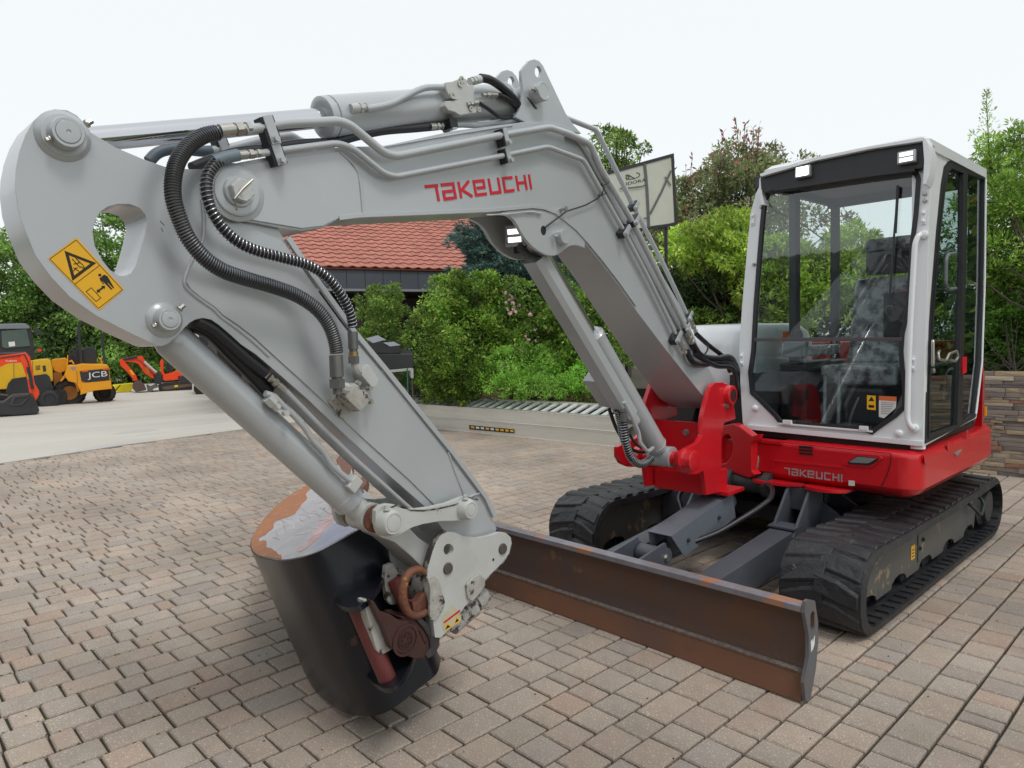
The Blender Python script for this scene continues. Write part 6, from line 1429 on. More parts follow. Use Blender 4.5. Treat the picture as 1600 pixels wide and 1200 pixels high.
vp('undercarriage', ((-300, 780), (-300, 640), (-40, 640), (60, 650), (60, 700), (0, 790)), -1.3, -.6, BLKM, bevel=.04)
tx = text_obj('lettering', 'Kubota', vdot(P, (42, 402), .003), Vector(P.u.tolist()), Vector((0, 0, 1)), .05, PAPER, OD, depth=.004, sx=1.1)
# --- small orange mini digger, further off
g, P = stand((262, 611)); MD = thing('mini_excavator', 'small orange mini excavator with folded boom in front of the far trees', 'mini excavator', g.tolist())
vp = lambda n, pts, s0, s1, m, par=MD, **k: vplate(P, par, n, LF, pts, s0, s1, m, **k)
vp('boom', ((882, 385), (900, 378), (1000, 366), (1040, 356), (1060, 385), (1110, 440), (1150, 490), (1140, 520), (1120, 525), (1060, 480), (1020, 420), (990, 405), (900, 400), (885, 420)), -.2, 0, ORNG, bevel=.02)
vp('stick', ((880, 388), (910, 395), (960, 450), (1000, 500), (1012, 535), (990, 545), (970, 520), (930, 470), (885, 430)), .002, .12, ORNG, bevel=.02)
tube('ram', [vdot(P, (905, 382), .02), vdot(P, (1010, 362), .02)], .03, BLKM, MD); tube('ram', [vdot(P, (1060, 400), .1), vdot(P, (1150, 480), .1)], .04, mat('light_grey', (.5, .5, .5), .4), MD)
vp('bucket', ((975, 560), (1010, 540), (1050, 560), (1075, 610), (1000, 625), (975, 600)), -.3, .3, mat('brown_bucket', (.10, .06, .05), .6), bevel=.03)
vp('label_strip', ((950, 465), (968, 462), (990, 495), (975, 500)), .121, .126, YEL); vp('label_strip', ((1065, 440), (1085, 438), (1110, 478), (1095, 480)), .001, .006, YEL)
vp('house_body', ((1195, 500), (1300, 470), (1330, 440), (1420, 470), (1440, 500), (1310, 510), (1315, 535), (1210, 545), (1195, 530)), -.8, 0, ORNG, bevel=.05)
vp('seat_side', ((1175, 400), (1190, 380), (1205, 400), (1200, 460), (1215, 500), (1185, 495)), -.4, -.1, ORNG, bevel=.02); vp('seat', ((1215, 420), (1250, 400), (1270, 470), (1220, 480)), -.5, -.1, BLKM, bevel=.03)
vp('swing_post', ((1120, 490), (1175, 485), (1200, 540), (1180, 570), (1130, 560)), -.3, .0, BLKM, bevel=.02)
vp('counterweight', ((1310, 505), (1440, 500), (1450, 560), (1320, 570)), -.9, -.01, BLKM, bevel=.04)
vp('crawler_track', ((1160, 575), (1200, 560), (1430, 545), (1460, 560), (1462, 590), (1430, 605), (1210, 628), (1170, 615)), -.3, 0, TYRE, bevel=.03)
vp('side_frame', ((1190, 585), (1240, 578), (1420, 560), (1430, 580), (1240, 605), (1200, 608)), .001, .03, mat('brown_frame', (.12, .08, .06), .7)); vp('label_strip', ((1282, 574), (1308, 572), (1308, 586), (1284, 588)), .031, .036, LEMON)
vp('blade', ((1075, 575), (1100, 590), (1150, 570), (1160, 590), (1130, 600), (1105, 632), (1090, 635)), -.9, .2, mat('blade_grey', (.12, .11, .11), .6), bevel=.01)
g, P = stand((195, 613)); YB_ = thing('excavator_bucket', 'lemon yellow bucket with a black stripe lying by the small orange digger', 'bucket', g.tolist())
vplate(P, YB_, 'bucket_body', LF, ((825, 575), (880, 570), (980, 560), (975, 600), (950, 628), (825, 628)), -.7, 0, LEMON, bevel=.04)
vplate(P, YB_, 'stripe', LF, ((880, 572), (890, 571), (840, 628), (828, 628)), .001, .01, BLKM)

# hoses, rails and vents on the far machines
def vtube(par, pl, pts, off, r, m, nm='hydraulic_hose'): tube(nm, [vdot(pl, q, off) for q in pts], r, m, par, sides=6)
def vat(t_): g_, P_ = stand(t_); return P_
PD, PY, PO_, PM = vat((131, 630)), vat((80, 634)), vat((34, 648)), vat((262, 611))
vtube(OD, PO_, [(150, 350), (178, 345), (205, 400), (222, 470), (240, 540)], .15, .012, BLKM); vtube(OD, PO_, [(-60, 380), (60, 365), (150, 352)], .02, .012, BLKM)
vtube(MD, PM, [(910, 388), (1000, 378), (1040, 400), (1100, 470), (1140, 500)], .03, .012, BLKM); vtube(MD, PM, [(1210, 390), (1230, 380), (1240, 470)], -.05, .02, BLKM, 'guard_rail')
vtube(DM, PD, [(520, 325), (540, 300), (575, 302), (590, 330)], -.3, .02, BLKM); vtube(DM, PD, [(508, 360), (530, 350), (545, 380), (560, 420)], -.28, .015, BLKM); vtube(DM, PD, [(574, 150), (560, 240), (566, 300)], -.2, .015, BLKM, 'guard_rail')
for i in range(4): vplate(PY, YD, 'vent_slot', LF, ((262, 430+9*i), (296, 428+9*i), (296, 432+9*i), (262, 434+9*i)), .001, .008, BLKM)
vplate(PY, YD, 'body_seam', LF, ((238, 394), (241, 394), (243, 500), (240, 500)), .001, .006, BLKM); vplate(PY, YD, 'body_seam', LF, ((100, 398), (103, 398), (104, 520), (101, 520)), .001, .006, BLKM)
vtube(YD, PY, [(240, 330), (262, 300), (300, 300), (322, 332), (322, 376)], -.3, .02, BLKM, 'guard_rail'); vplate(PY, YD, 'orange_beacon', LF, ((276, 308), (304, 306), (306, 326), (276, 328)), -.35, -.25, ORNG, bevel=.01)
vplate(PD, DM, 'rear_light', LF, ((520, 440), (560, 436), (552, 460), (528, 462)), .352, .36, LENS); vplate(PD, DM, 'body_seam', LF, ((562, 470), (565, 470), (572, 560), (569, 560)), .352, .356, BLKM)
vplate(PD, DM, 'mudguard', LF, ((440, 540), (470, 500), (530, 505), (570, 560), (582, 620), (570, 622), (552, 565), (520, 525), (478, 520), (450, 548)), -.1, .1, JCBY, bevel=.01)
# ================================================================ LOADING RAMPS (a pair, one on the other)
p0, p1 = ground((664, 668)), ground((969, 699)); d_ = (p1-p0); d_[2] = 0
p0 = p0-d_/np.linalg.norm(d_)*.45; d_ = p1-p0; Lr = np.linalg.norm(d_); du = d_/Lr; dv = np.array([-du[1], du[0], 0]);
if dv[1] < 0: dv = -dv
def ramp(z0, z1, label, grp):
    T = thing('loading_ramp', label, 'loading ramp', p0.tolist(), grp)
    q = lambda a, b, z: tuple(p0+du*a+dv*b+np.array([0, 0, z+b*.26]))
    def bar(nm, a0, a1, b0, b1, z0_, z1_, bev=.004):
        V = [q(a, b, z) for a in (a0, a1) for b in (b0, b1) for z in (z0_, z1_)]
        return mesh_obj(nm, V, [(0, 1, 3, 2), (4, 6, 7, 5), (0, 4, 5, 1), (2, 3, 7, 6), (0, 2, 6, 4), (1, 5, 7, 3)], ALU, T, bevel=bev)
    wdt = .47
    for b0 in (0, wdt-.03): bar('side_beam', 0, Lr, b0, b0+.03, z0, z1)
    for zz in (z0, z1-.012): bar('beam_flange', -.002, Lr+.002, -.012, .045, zz, zz+.012 if zz > z0 else zz+.01, .002)
    bar('beam_flange', -.002, Lr+.002, wdt-.045, wdt+.012, z1-.012, z1+.002, .002)
    box_ = bar('slot_shade_sheet', .05, Lr-.05, .031, wdt-.031, z1-.075, z1-.07, 0); box_.data.materials.clear(); box_.data.materials.append(mat('slot_shade', (.04, .04, .042), .8) if 'slot_shade' not in MATS else MATS['slot_shade'])  # dark sheet added under the rungs to paint the slots' shade
    for i in range(9):
        a = .25+(Lr-.5)*i/8; mb = MB()
        for zz in (z0+.05, z1-.05): mb.add(cylv(q(a, -.004, zz), q(a, .001, zz), .008, 8))
        o_ = mb.build('rivets', ALU, T, smooth=0); o_['kind'] = 'stuff'
    nr = 24
    for i in range(nr):
        a = .12+(Lr-.24)*i/(nr-1)
        bar('rung', a-.052, a+.036, .032, wdt-.032, z1-.035, z1-.004, .004).data.materials[0] = MATS.get('ramp_rung') or mat('ramp_rung', (.74, .75, .76), .4, metal=.15, col2=(.60, .61, .61), nscale=8)
    bar('end_bar', 0, .05, .03, wdt-.03, z1-.03, z1-.004); bar('end_bar', Lr-.05, Lr, .03, wdt-.03, z1-.03, z1-.004)
    return T, q
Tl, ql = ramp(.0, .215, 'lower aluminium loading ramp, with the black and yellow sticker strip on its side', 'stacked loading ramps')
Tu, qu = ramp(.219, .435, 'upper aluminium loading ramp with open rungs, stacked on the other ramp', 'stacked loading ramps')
rp = Plane(tuple(p0), tuple(du), (0, 0, 1))
if rp.n @ np.array([0, -1, 0]) < 0: rp = Plane(tuple(p0), tuple(-du), (0, 0, 1))
RS = lambda *p: R(640, 580, .2125, *p)
of = .0135
pplate('sticker_strip', rp, RS((436, 396), (765, 428), (768, 457), (440, 428)), of, of+.001, INK, Tl, smooth=0)
for i in range(9):
    x_ = 450+i*36; y_ = 402+(x_-436)*.097
    pplate('sticker_print', rp, RS((x_, y_), (x_+24, y_+2.5), (x_+27, y_+17), (x_+3, y_+15)), of+.0011, of+.0018, PAPER if i < 5 and i % 3 else YEL, Tl, smooth=0)
pplate('red_reflector', rp, RS((1530, 365), (1548, 370), (1546, 412), (1532, 408)), .014, .016, REDD, Tu)
# ================================================================ HOUSE, WALLS, PLANTS
def dpt(p, depth):                       # point of a line of sight at a depth along the camera's axis
    d = RM @ np.array([(p[0]-CX)/FPX, -(p[1]-CY)/FPX, -1.0]); return CAM+d*depth
# --- house with tiled roof
HD = np.array([.282, .96, 0]); HD /= np.linalg.norm(HD)
E1 = dpt((470, 415.5), 16.0); EZ = E1[2]
HN = np.array([-HD[1], HD[0], 0])                       # away from the yard
E0 = E1-HD*1.6
HS = thing('house', 'low house with a red clay tile roof and slate grey fascia behind the bushes', 'house', (float(E0[0]), float(E0[1]), 0))
PIT = rad(24); SLV = HN*math.cos(PIT)+np.array([0, 0, math.sin(PIT)]); SNV = -HN*math.sin(PIT)+np.array([0, 0, math.cos(PIT)])
TILE = mat('clay_tile', (.44, .165, .12), .75, col2=(.30, .115, .085), nscale=2.0, bump=.2, bscale=30, island=.13)
tw, tcs = .27, .335; NC, NT = 19, 44
prof = [(0, 0), (.02, .018), (.07, .030), (.12, .018), (.16, .002), (.22, .0), (.262, .010)]
V = []
for yy, up in ((0, .030), (tcs+.03, .0)):
    for a, b in prof: V.append((a, yy, b+up))
for a, b in prof: V.append((a, 0, b+.006))
n = len(prof); F = [(i, i+1, n+i+1, n+i) for i in range(n-1)]+[(2*n+i, 2*n+i+1, i+1, i) for i in range(n-1)]
tm = bpy.data.meshes.new('roof_tile')
rot = Matrix(((HD[0], SLV[0], SNV[0]), (HD[1], SLV[1], SNV[1]), (HD[2], SLV[2], SNV[2])))
tm.from_pydata([tuple(rot @ Vector(v)) for v in V], [], F); tm.materials.append(TILE)
for p in tm.polygons: p.use_smooth = True
tm.set_sharp_from_angle(angle=rad(40))
RF = mesh_obj('roof', [tuple(E0+HD*a+SLV*b+SNV*c) for a, b, c in ((0, -.05, -.012), (NT*tw, -.05, -.012), (NT*tw, NC*tcs, -.012), (0, NC*tcs, -.012), (0, -.05, -.035), (NT*tw, -.05, -.035), (NT*tw, NC*tcs, -.10), (0, NC*tcs, -.10))],
              [(0, 1, 2, 3), (7, 6, 5, 4), (0, 1, 5, 4), (1, 2, 6, 5), (2, 3, 7, 6), (3, 0, 4, 7)], mat('roof_underlay', (.25, .07, .045), .9), HS, smooth=0)
tl_ = []
for r_ in range(NC):
    for c_ in range(NT):
        o_ = E0+HD*(c_*tw)+SLV*(r_*tcs-.05)+SNV*rng.uniform(0, .004); px = proj(o_); vis = 430 < px[0] < 860 and 335 < px[1] < 430
        tl_.append((0 if vis else 1, r_, o_))
tl_.sort(key=lambda q: (q[0], q[1])); rest = MB()
for i, (v_, r_, o_) in enumerate(tl_):
    if i < 300:
        o = bpy.data.objects.new('roof_tile', tm); COL.objects.link(o); o.parent = RF; o.location = (Vector(o_.tolist())-rootloc(RF))
    else: rest.add(([tuple(Vector(q.co)+Vector(o_.tolist())) for q in tm.vertices], [tuple(p.vertices) for p in tm.polygons]))
o = rest.build('roof_tiles', TILE, RF); o['kind'] = 'stuff'
ZINC = mat('slate_grey_zinc', (.075, .085, .10), .5, col2=(.06, .066, .08), nscale=1.5); GUT = mat('gutter_metal', (.24, .26, .28), .4)
hq = lambda a, b, z: tuple(E0+HD*a+HN*b+np.array([0, 0, z-EZ]))
def hbox(nm, a0, a1, b0, b1, z0, z1, m, par=HS, bev=.004):
    V = [hq(a, b, z) for a in (a0, a1) for b in (b0, b1) for z in (z0, z1)]
    return mesh_obj(nm, V, [(0, 1, 3, 2), (4, 6, 7, 5), (0, 4, 5, 1), (2, 3, 7, 6), (0, 2, 6, 4), (1, 5, 7, 3)], m, par, bevel=bev)
HL = NT*tw
for i in range(27): hbox('fascia_panel', i*.44+.005, i*.44+.435, .02, .04, EZ-.50, EZ-.065, ZINC)
hbox('fascia_board', 0, HL, .045, .10, EZ-.50, EZ-.11, BLACK)
hbox('gutter', -.02, HL+.02, -.02, .07, EZ-.56, EZ-.505, GUT)
hbox('soffit', 0, HL, .11, 1.4, EZ-.50, EZ-.46, BLACK)
hbox('back_wall', 0, HL, 3.4, 3.6, 0, EZ-.51, mat('interior_shade', (.05, .045, .042), .9, col2=(.03, .03, .03), nscale=1))  # near-black colour stands for the shaded interior under the eaves
hbox('back_roof_wall', 0, HL, 3.6, 6.5, 0, EZ+.9, MATS['interior_shade'])
for i in range(5): hbox('porch_post', .3+i*2.7, .44+i*2.7, .6, .74, 0, EZ-.51, mat('brown_post', (.06, .045, .035), .7) if 'brown_post' not in MATS else MATS['brown_post'])
hbox('window', 3.0, 3.9, 3.38, 3.40, 1.2, 2.2, mat('dim_window', (.10, .11, .12), .2))

# --- dry-stone garden wall at the right
SWL = thing('stone_wall', 'split-stone retaining wall in cream, brown and grey ledge stones behind the excavator', 'wall', (-1.6, 8.9, 0))
STN = []
for i, (c1_, c2_) in enumerate((((.42, .33, .22), (.33, .25, .17)), ((.28, .24, .20), (.22, .19, .17)), ((.20, .17, .16), (.14, .12, .12)), ((.30, .16, .11), (.22, .12, .09)), ((.46, .40, .31), (.38, .31, .22)))):
    STN.append(mat('ledge_stone_%s' % ('cream', 'tan', 'slate', 'russet', 'buff')[i], c1_, .85, col2=c2_, nscale=12, bump=.5, bscale=60))
box('wall_core', -3.6, 1.2, 8.93, 9.20, 0, 1.10, MATS['roof_underlay'] if 0 else mat('wall_mortar', (.05, .045, .04), .95), SWL, bevel=0)
wst = []; z = 0.0; r2 = random.Random(5)
while z < 1.09:
    h_ = r2.choice((.028, .034, .042, .05)); x_ = -3.6
    while x_ < 1.2:
        l_ = r2.uniform(.09, .36); wst.append((x_, min(x_+l_, 1.2), z, z+h_, r2.uniform(0, .035), r2.choices(range(5), (3, 4, 2, 1.6, 3))[0])); x_ += l_
    z += h_
def sv(s_):
    x0, x1, z0, z1, d_, k_ = s_; g = .0015; j = lambda: r2.uniform(-.004, .004); y_ = 8.925-d_
    V = [(x0+g, 8.94, z0+g), (x1-g, 8.94, z0+g), (x1-g, 8.94, z1-g), (x0+g, 8.94, z1-g), (x0+g, y_+j(), z0+g), (x1-g, y_+j(), z0+g), (x1-g, y_+j(), z1-g), (x0+g, y_+j(), z1-g), ((x0+x1)/2, y_-.004+j(), (z0+z1)/2)]
    return V, [(4, 5, 8), (5, 6, 8), (6, 7, 8), (7, 4, 8), (0, 1, 5, 4), (1, 2, 6, 5), (2, 3, 7, 6), (3, 0, 4, 7)]
wst.sort(key=lambda s_: abs(s_[0]+1.9)); mbs = [MB() for _ in STN]
for i, s_ in enumerate(wst):
    if i < 290: v, f = sv(s_); mesh_obj('wall_stone', v, f, STN[s_[5]], SWL, smooth=0)
    else: mbs[s_[5]].add(sv(s_))
for m_, k_ in zip(mbs, STN):
    if m_.v: o = m_.build('wall_stones', k_, SWL, smooth=0); o['kind'] = 'stuff'
# --- brick kerb of the planting bed in the middle
KB = thing('garden_kerb', 'low brick kerb with a flat cap edging the planting bed behind the ramps', 'kerb', (-12.9, 12.5, 0))
BRK = mat('kerb_brick', (.20, .11, .075), .9, col2=(.13, .09, .07), nscale=9, bump=.3, bscale=50, island=.2)
kp = [np.array([-14.8, 12.2]), np.array([-13.2, 12.75]), np.array([-10.9, 12.6]), np.array([-9.9, 12.2]), np.array([-8.0, 11.0]), np.array([-5.5, 9.6])]
for a, b in zip(kp, kp[1:]):
    L_ = np.linalg.norm(b-a); u_ = (b-a)/L_; n_ = np.array([-u_[1], u_[0]]); k_ = int(L_/.26)
    for r_ in range(3):
        for i in range(k_):
            s_ = (i+.5*(r_ % 2))*L_/k_; e_ = min(s_+L_/k_-.012, L_)
            if e_-s_ < .05: continue
            c = [a+u_*s_-n_*.06, a+u_*e_-n_*.06, a+u_*e_+n_*.06, a+u_*s_+n_*.06]
            V = [(q[0], q[1], z_) for z_ in (r_*.085, r_*.085+.075) for q in c]
            mesh_obj('brick', V, [(0, 1, 2, 3), (4, 5, 6, 7), (0, 1, 5, 4), (1, 2, 6, 5), (2, 3, 7, 6), (3, 0, 4, 7)], BRK, KB, smooth=0)
    c = [a-n_*.10, b-n_*.10, b+n_*.10, a+n_*.10]; V = [(q[0], q[1], z_) for z_ in (.258, .30) for q in c]
    mesh_obj('cap_stone', V, [(0, 1, 2, 3), (4, 5, 6, 7), (0, 1, 5, 4), (1, 2, 6, 5), (2, 3, 7, 6), (3, 0, 4, 7)], mat('cap_stone', (.27, .20, .14), .9, col2=(.2, .15, .11), nscale=5) if 'cap_stone' not in MATS else MATS['cap_stone'], KB, bevel=.006)
SOIL = mat('bed_soil', (.045, .035, .022), .95, col2=(.05, .06, .02), nscale=3, bump=.5, bscale=20)
bedp = [(q[0], q[1]) for q in kp]+[(-3.6, 9.0), (3, 9.0), (3, 20), (-12, 26), (-20, 24), (-16, 14)]
tri = tessellate_polygon([[Vector((a, b, 0)) for a, b in bedp]])
def bz(a, b): return .22 if a < -4 else .9
structure(mesh_obj('planting_bed', [(a, b, .20 if a < -4 else .95) for a, b in bedp], [tuple(q) for q in tri], SOIL, smooth=0))

# ---------------------------------------------------------------- foliage
def leafmat(name, dark, mid, light, rough=.45, acc=None, accw=.0, lum=(.55, 1.4)):
    m = bpy.data.materials.new(name); m.use_nodes = True; MATS[name] = m; t = m.node_tree; N, L = t.nodes, t.links; N.clear()
    o = N.new('ShaderNodeOutputMaterial'); g = N.new('ShaderNodeNewGeometry'); r = N.new('ShaderNodeValToRGB'); e = r.color_ramp
    e.elements[0].position = 0; e.elements[0].color = (*dark, 1); e.elements[1].position = 1; e.elements[1].color = (*light, 1); q = e.elements.new(.5); q.color = (*mid, 1)
    if acc: q = e.elements.new(1-accw); q.color = (*light, 1); e.elements[-1].color = (*acc, 1); q = e.elements.new(min(.999, 1-accw+.01)); q.color = (*acc, 1)
    L.new(g.outputs['Random Per Island'], r.inputs[0])
    n = N.new('ShaderNodeTexNoise'); n.inputs['Scale'].default_value = (0.9 if 'far' in name else 1.9); n.inputs['Detail'].default_value = 4; L.new(g.outputs['Position'], n.inputs['Vector'])
    mr = N.new('ShaderNodeMapRange'); mr.inputs[1].default_value = .3; mr.inputs[2].default_value = .7; mr.inputs[3].default_value = lum[0]*1.3; mr.inputs[4].default_value = lum[1]*1.5; L.new(n.outputs['Fac'], mr.inputs[0])  # noise puts bright clumps and shaded gaps into the leaf colour
    s = N.new('ShaderNodeVectorMath'); s.operation = 'SCALE'; L.new(r.outputs[0], s.inputs[0]); L.new(mr.outputs[0], s.inputs['Scale'])
    b = N.new('ShaderNodeBsdfPrincipled'); b.inputs['Roughness'].default_value = rough; L.new(s.outputs[0], b.inputs['Base Color']); b.inputs['Specular IOR Level'].default_value = .35
    tr = N.new('ShaderNodeBsdfTranslucent'); L.new(s.outputs[0], tr.inputs[0]); x = N.new('ShaderNodeMixShader'); x.inputs[0].default_value = .42
    L.new(b.outputs[0], x.inputs[1]); L.new(tr.outputs[0], x.inputs[2]); L.new(x.outputs[0], o.inputs[0]); return m
def rand_unit(n, g): v = g.normal(size=(n, 3)); return v/np.linalg.norm(v, axis=1)[:, None]
def leaves_mesh(name, C, D, U, ln, wd, m, parent):
    """one small pointed leaf per row: C base point, D direction, U side vector"""
    n = len(C); tip = C+D*ln[:, None]; mid = C+D*(ln*.45)[:, None]
    nrm = np.cross(D, U); fold = nrm*(wd*.18)[:, None]
    a = mid+U*(wd*.5)[:, None]+fold; b = mid-U*(wd*.5)[:, None]+fold
    V = np.stack([C, a, tip, b], axis=1).reshape(-1, 3)
    off = rootloc(parent) if parent else Vector((0, 0, 0)); V = V-np.array(off)
    me = bpy.data.meshes.new(name); me.vertices.add(4*n); me.vertices.foreach_set('co', V.astype(np.float32).ravel())
    me.loops.add(6*n); idx = np.arange(n)[:, None]*4+np.array([0, 1, 2, 0, 2, 3])[None, :]; me.loops.foreach_set('vertex_index', idx.astype(np.int32).ravel())
    me.polygons.add(2*n); me.polygons.foreach_set('loop_start', np.arange(0, 6*n, 3, dtype=np.int32)); me.polygons.foreach_set('loop_total', np.full(2*n, 3, dtype=np.int32))
    me.update(); me.validate(); me.materials.append(m); o = bpy.data.objects.new(name, me); COL.objects.link(o); o.parent = parent; return o
def bush(name, label, cat, base, blobs, n, leaf, m, trunk_r=.03, group=None, seed=1, style='leaf', clump=.28, inner=.35, bark=None, loose=.0, limbs=9):
    """blobs: (centre, radii) ellipsoids making up the crown; leaves grow on many small clumps spread over them"""
    g = np.random.default_rng(seed); T = thing(name, label, cat, base, group)
    vol = np.array([r[0]*r[1]*r[2] for c, r in blobs])**.67; share = vol/vol.sum(); cl = []
    Cs, Ds, Us, Ls, Ws = [], [], [], [], []
    for (c, r), sh in zip(blobs, share):
        c = np.array(c, float); r = np.array(r, float); nb = int(n*sh); rc = clump*min(r)*1.0
        K = max(6, int(1.9*(r.mean()/rc)**2)); d = rand_unit(K, g); d[:, 2] = np.where(d[:, 2] < -.75, -d[:, 2], d[:, 2])
        rad_ = g.uniform(.55, 1.0, size=K)**.6*(1+g.normal(0, .06+loose, K)); cc = c+d*r*rad_[:, None]; cr_ = rc*g.uniform(.6, 1.35, K); cl.append((cc, cr_))
        k = g.integers(0, K, nb); dd = rand_unit(nb, g); dd = dd+d[k]*.7; dd /= np.linalg.norm(dd, axis=1)[:, None]
        P_ = cc[k]+dd*(cr_[k]*g.uniform(.55, 1.1, nb))[:, None]*np.array([1, 1, .8])
        ni = int(nb*inner); P_[:ni] = c+rand_unit(ni, g)*r*(g.uniform(0, 1, ni)**.4*.85)[:, None]
        if style == 'spray': D_ = dd*.7+np.array([0, 0, .25])+g.normal(0, .35, (nb, 3))
        elif style == 'needle': D_ = (P_-np.array([c[0], c[1], c[2]]))*np.array([1, 1, .25]); D_ /= (np.linalg.norm(D_, axis=1)[:, None]+1e-6); D_ = D_+g.normal(0, .45, (nb, 3))
        else: D_ = dd*.8+g.normal(0, .6, (nb, 3))+np.array([0, 0, -.15])
        D_ /= np.linalg.norm(D_, axis=1)[:, None]; rnd = rand_unit(nb, g); U_ = np.cross(D_, rnd*.7+dd); U_ /= (np.linalg.norm(U_, axis=1)[:, None]+1e-9)
        if style == 'leaf':                        # blades lie mostly flat to the light
            U_ = np.cross(D_, np.array([0, 0, 1.0])+g.normal(0, .55, (nb, 3))); U_ /= (np.linalg.norm(U_, axis=1)[:, None]+1e-9)
        Cs.append(P_); Ds.append(D_); Us.append(U_); l_ = leaf[0]*g.uniform(.6, 1.3, nb); Ls.append(l_); Ws.append(l_*leaf[1])
    leaves_mesh('foliage', np.concatenate(Cs), np.concatenate(Ds), np.concatenate(Us), np.concatenate(Ls), np.concatenate(Ws), m, T)['kind'] = 'stuff'
    mb = MB(); b = Vector(base); top = Vector(np.mean([c for c, r in blobs], axis=0).tolist())
    mb.add(tubev([b, b.lerp(top, .5)+Vector((g.normal(0, .03), g.normal(0, .03), 0)), top], [trunk_r, trunk_r*.75, trunk_r*.4], 8))
    for cc, cr_ in cl:
        for i in range(0, len(cc), max(1, len(cc)//limbs)):
            s_ = b.lerp(top, float(g.uniform(.25, .9))); e_ = Vector(cc[i].tolist()); m_ = s_.lerp(e_, .5)+Vector((0, 0, -.05*(e_-s_).length)); mb.add(tubev([s_, m_, e_], [trunk_r*.4, trunk_r*.25, trunk_r*.1], 5))
    mb.build('trunk', bark or BARK, T); return T
BARK = mat('bark', (.06, .045, .035), .9, col2=(.10, .08, .06), nscale=8, bump=.6, bscale=30)
L_MID = leafmat('leaf_mid_green', (.07, .13, .03), (.13, .23, .045), (.24, .36, .07), acc=(.38, .34, .08), accw=.05)
L_LAUREL = leafmat('leaf_laurel', (.06, .12, .028), (.14, .26, .04), (.30, .45, .08), rough=.35, acc=(.45, .46, .08), accw=.07)
L_LIGHT = leafmat('leaf_light_green', (.14, .28, .05), (.23, .43, .07), (.36, .58, .12))
L_MAPLE = leafmat('leaf_maple', (.15, .25, .045), (.30, .42, .07), (.50, .60, .13))
L_DARK = leafmat('leaf_dark', (.025, .05, .02), (.05, .09, .03), (.10, .16, .05))
L_PHOT = leafmat('leaf_photinia', (.10, .14, .06), (.20, .25, .11), (.33, .36, .18), acc=(.36, .16, .14), accw=.10)
L_PHOTR = leafmat('leaf_photinia_red', (.20, .06, .065), (.30, .14, .13), (.24, .24, .13))
L_SPRUCE = leafmat('needle_blue_green', (.04, .08, .07), (.07, .125, .11), (.15, .23, .20), rough=.6)
L_CYP = leafmat('cypress_spray', (.10, .19, .04), (.22, .36, .07), (.42, .56, .12), rough=.6)
L_FAR = leafmat('leaf_far_trees', (.10, .18, .05), (.20, .34, .08), (.38, .56, .15), lum=(.30, 1.35))
L_FARD = leafmat('leaf_far_dark', (.07, .13, .045), (.14, .24, .07), (.24, .37, .10), lum=(.35, 1.2))
PETAL = leafmat('petal_pink', (.55, .30, .32), (.65, .45, .45), (.75, .68, .66))
def B(p, depth, rx, rz, ry=None):        # an ellipsoid seen at an image point, at a depth; radii in metres
    q = dpt(p, depth); return ((q[0], q[1], q[2]), (rx, ry or rx, rz))
def gp(p, depth): q = dpt(p, depth); return (float(q[0]), float(q[1]), 0.2)
def ppm(depth): return FPX/depth
# middle bushes
bush('spruce_tree', 'dark blue-green spruce whose branches hang over the tiled roof', 'spruce', gp((800, 600), 14), [B((800, 300), 14.2, .75, .8), B((790, 375), 14.2, 1.05, .55), B((810, 430), 14.2, 1.35, .55), B((830, 480), 14.2, 1.4, .45), B((860, 500), 14.4, 1.3, .6)], 70000, (.115, .26), L_SPRUCE, .10, seed=2, style='needle', clump=.24, inner=.5)
bush('shrub', 'rounded olive-green shrub at the left, below the dark fascia', 'shrub', gp((600, 600), 14.5), [B((600, 478), 14.5, .48, .45), B((590, 535), 14.5, .55, .55), B((612, 580), 14.3, .5, .5)], 14000, (.065, .5), L_MID, .04, seed=3, clump=.3)
bush('laurel_bush', 'largest glossy mid-green laurel bush in front of the tiled roof', 'laurel', gp((715, 615), 12.8), [B((695, 480), 12.8, .58, .55), B((745, 465), 12.9, .60, .45), B((715, 545), 12.6, 1.0, .75), B((700, 600), 12.6, .58, .42), B((770, 520), 12.9, .65, .6)], 36000, (.070, .48), L_LAUREL, .05, seed=4, clump=.26)
bush('rose_bush', 'rambling rose bush dotted with pink and white blooms', 'rose bush', gp((820, 600), 12.6), [B((815, 490), 12.8, .55, .6), B((840, 540), 12.6, .5, .5), B((870, 470), 13, .5, .6)], 13000, (.055, .5), L_MID, .03, seed=5)
g5 = np.random.default_rng(9); fp_ = []
ROSE = bpy.data.objects['rose_bush']
for (px_, py_), k_ in (((797, 472), 9), ((806, 484), 5), ((830, 497), 2), ((833, 534), 3), ((822, 548), 2), ((765, 570), 2), ((852, 520), 2), ((755, 582), 1)):
    for i in range(k_): fp_.append(dpt((px_+g5.normal(0, 9), py_+g5.normal(0, 7)), 12.15+g5.uniform(-.15, .15)))
fp_ = np.array(fp_); C_ = np.repeat(fp_, 7, axis=0); D_ = rand_unit(len(C_), g5); U_ = np.cross(D_, rand_unit(len(C_), g5)); U_ /= np.linalg.norm(U_, axis=1)[:, None]
leaves_mesh('flowers', C_, D_, U_, np.full(len(C_), .045), np.full(len(C_), .045), PETAL, ROSE)['kind'] = 'stuff'
bush('ground_shrub', 'bright fresh-green low shrub spilling over the kerb behind the ramps', 'shrub', gp((820, 618), 12), [B((780, 596), 12.2, .6, .35), B((820, 578), 12.2, .65, .45), B((880, 590), 12, .7, .40), B((925, 600), 11.6, .45, .38), B((850, 606), 11.8, .6, .2)], 30000, (.045, .4), L_LIGHT, .03, seed=6, clump=.28)
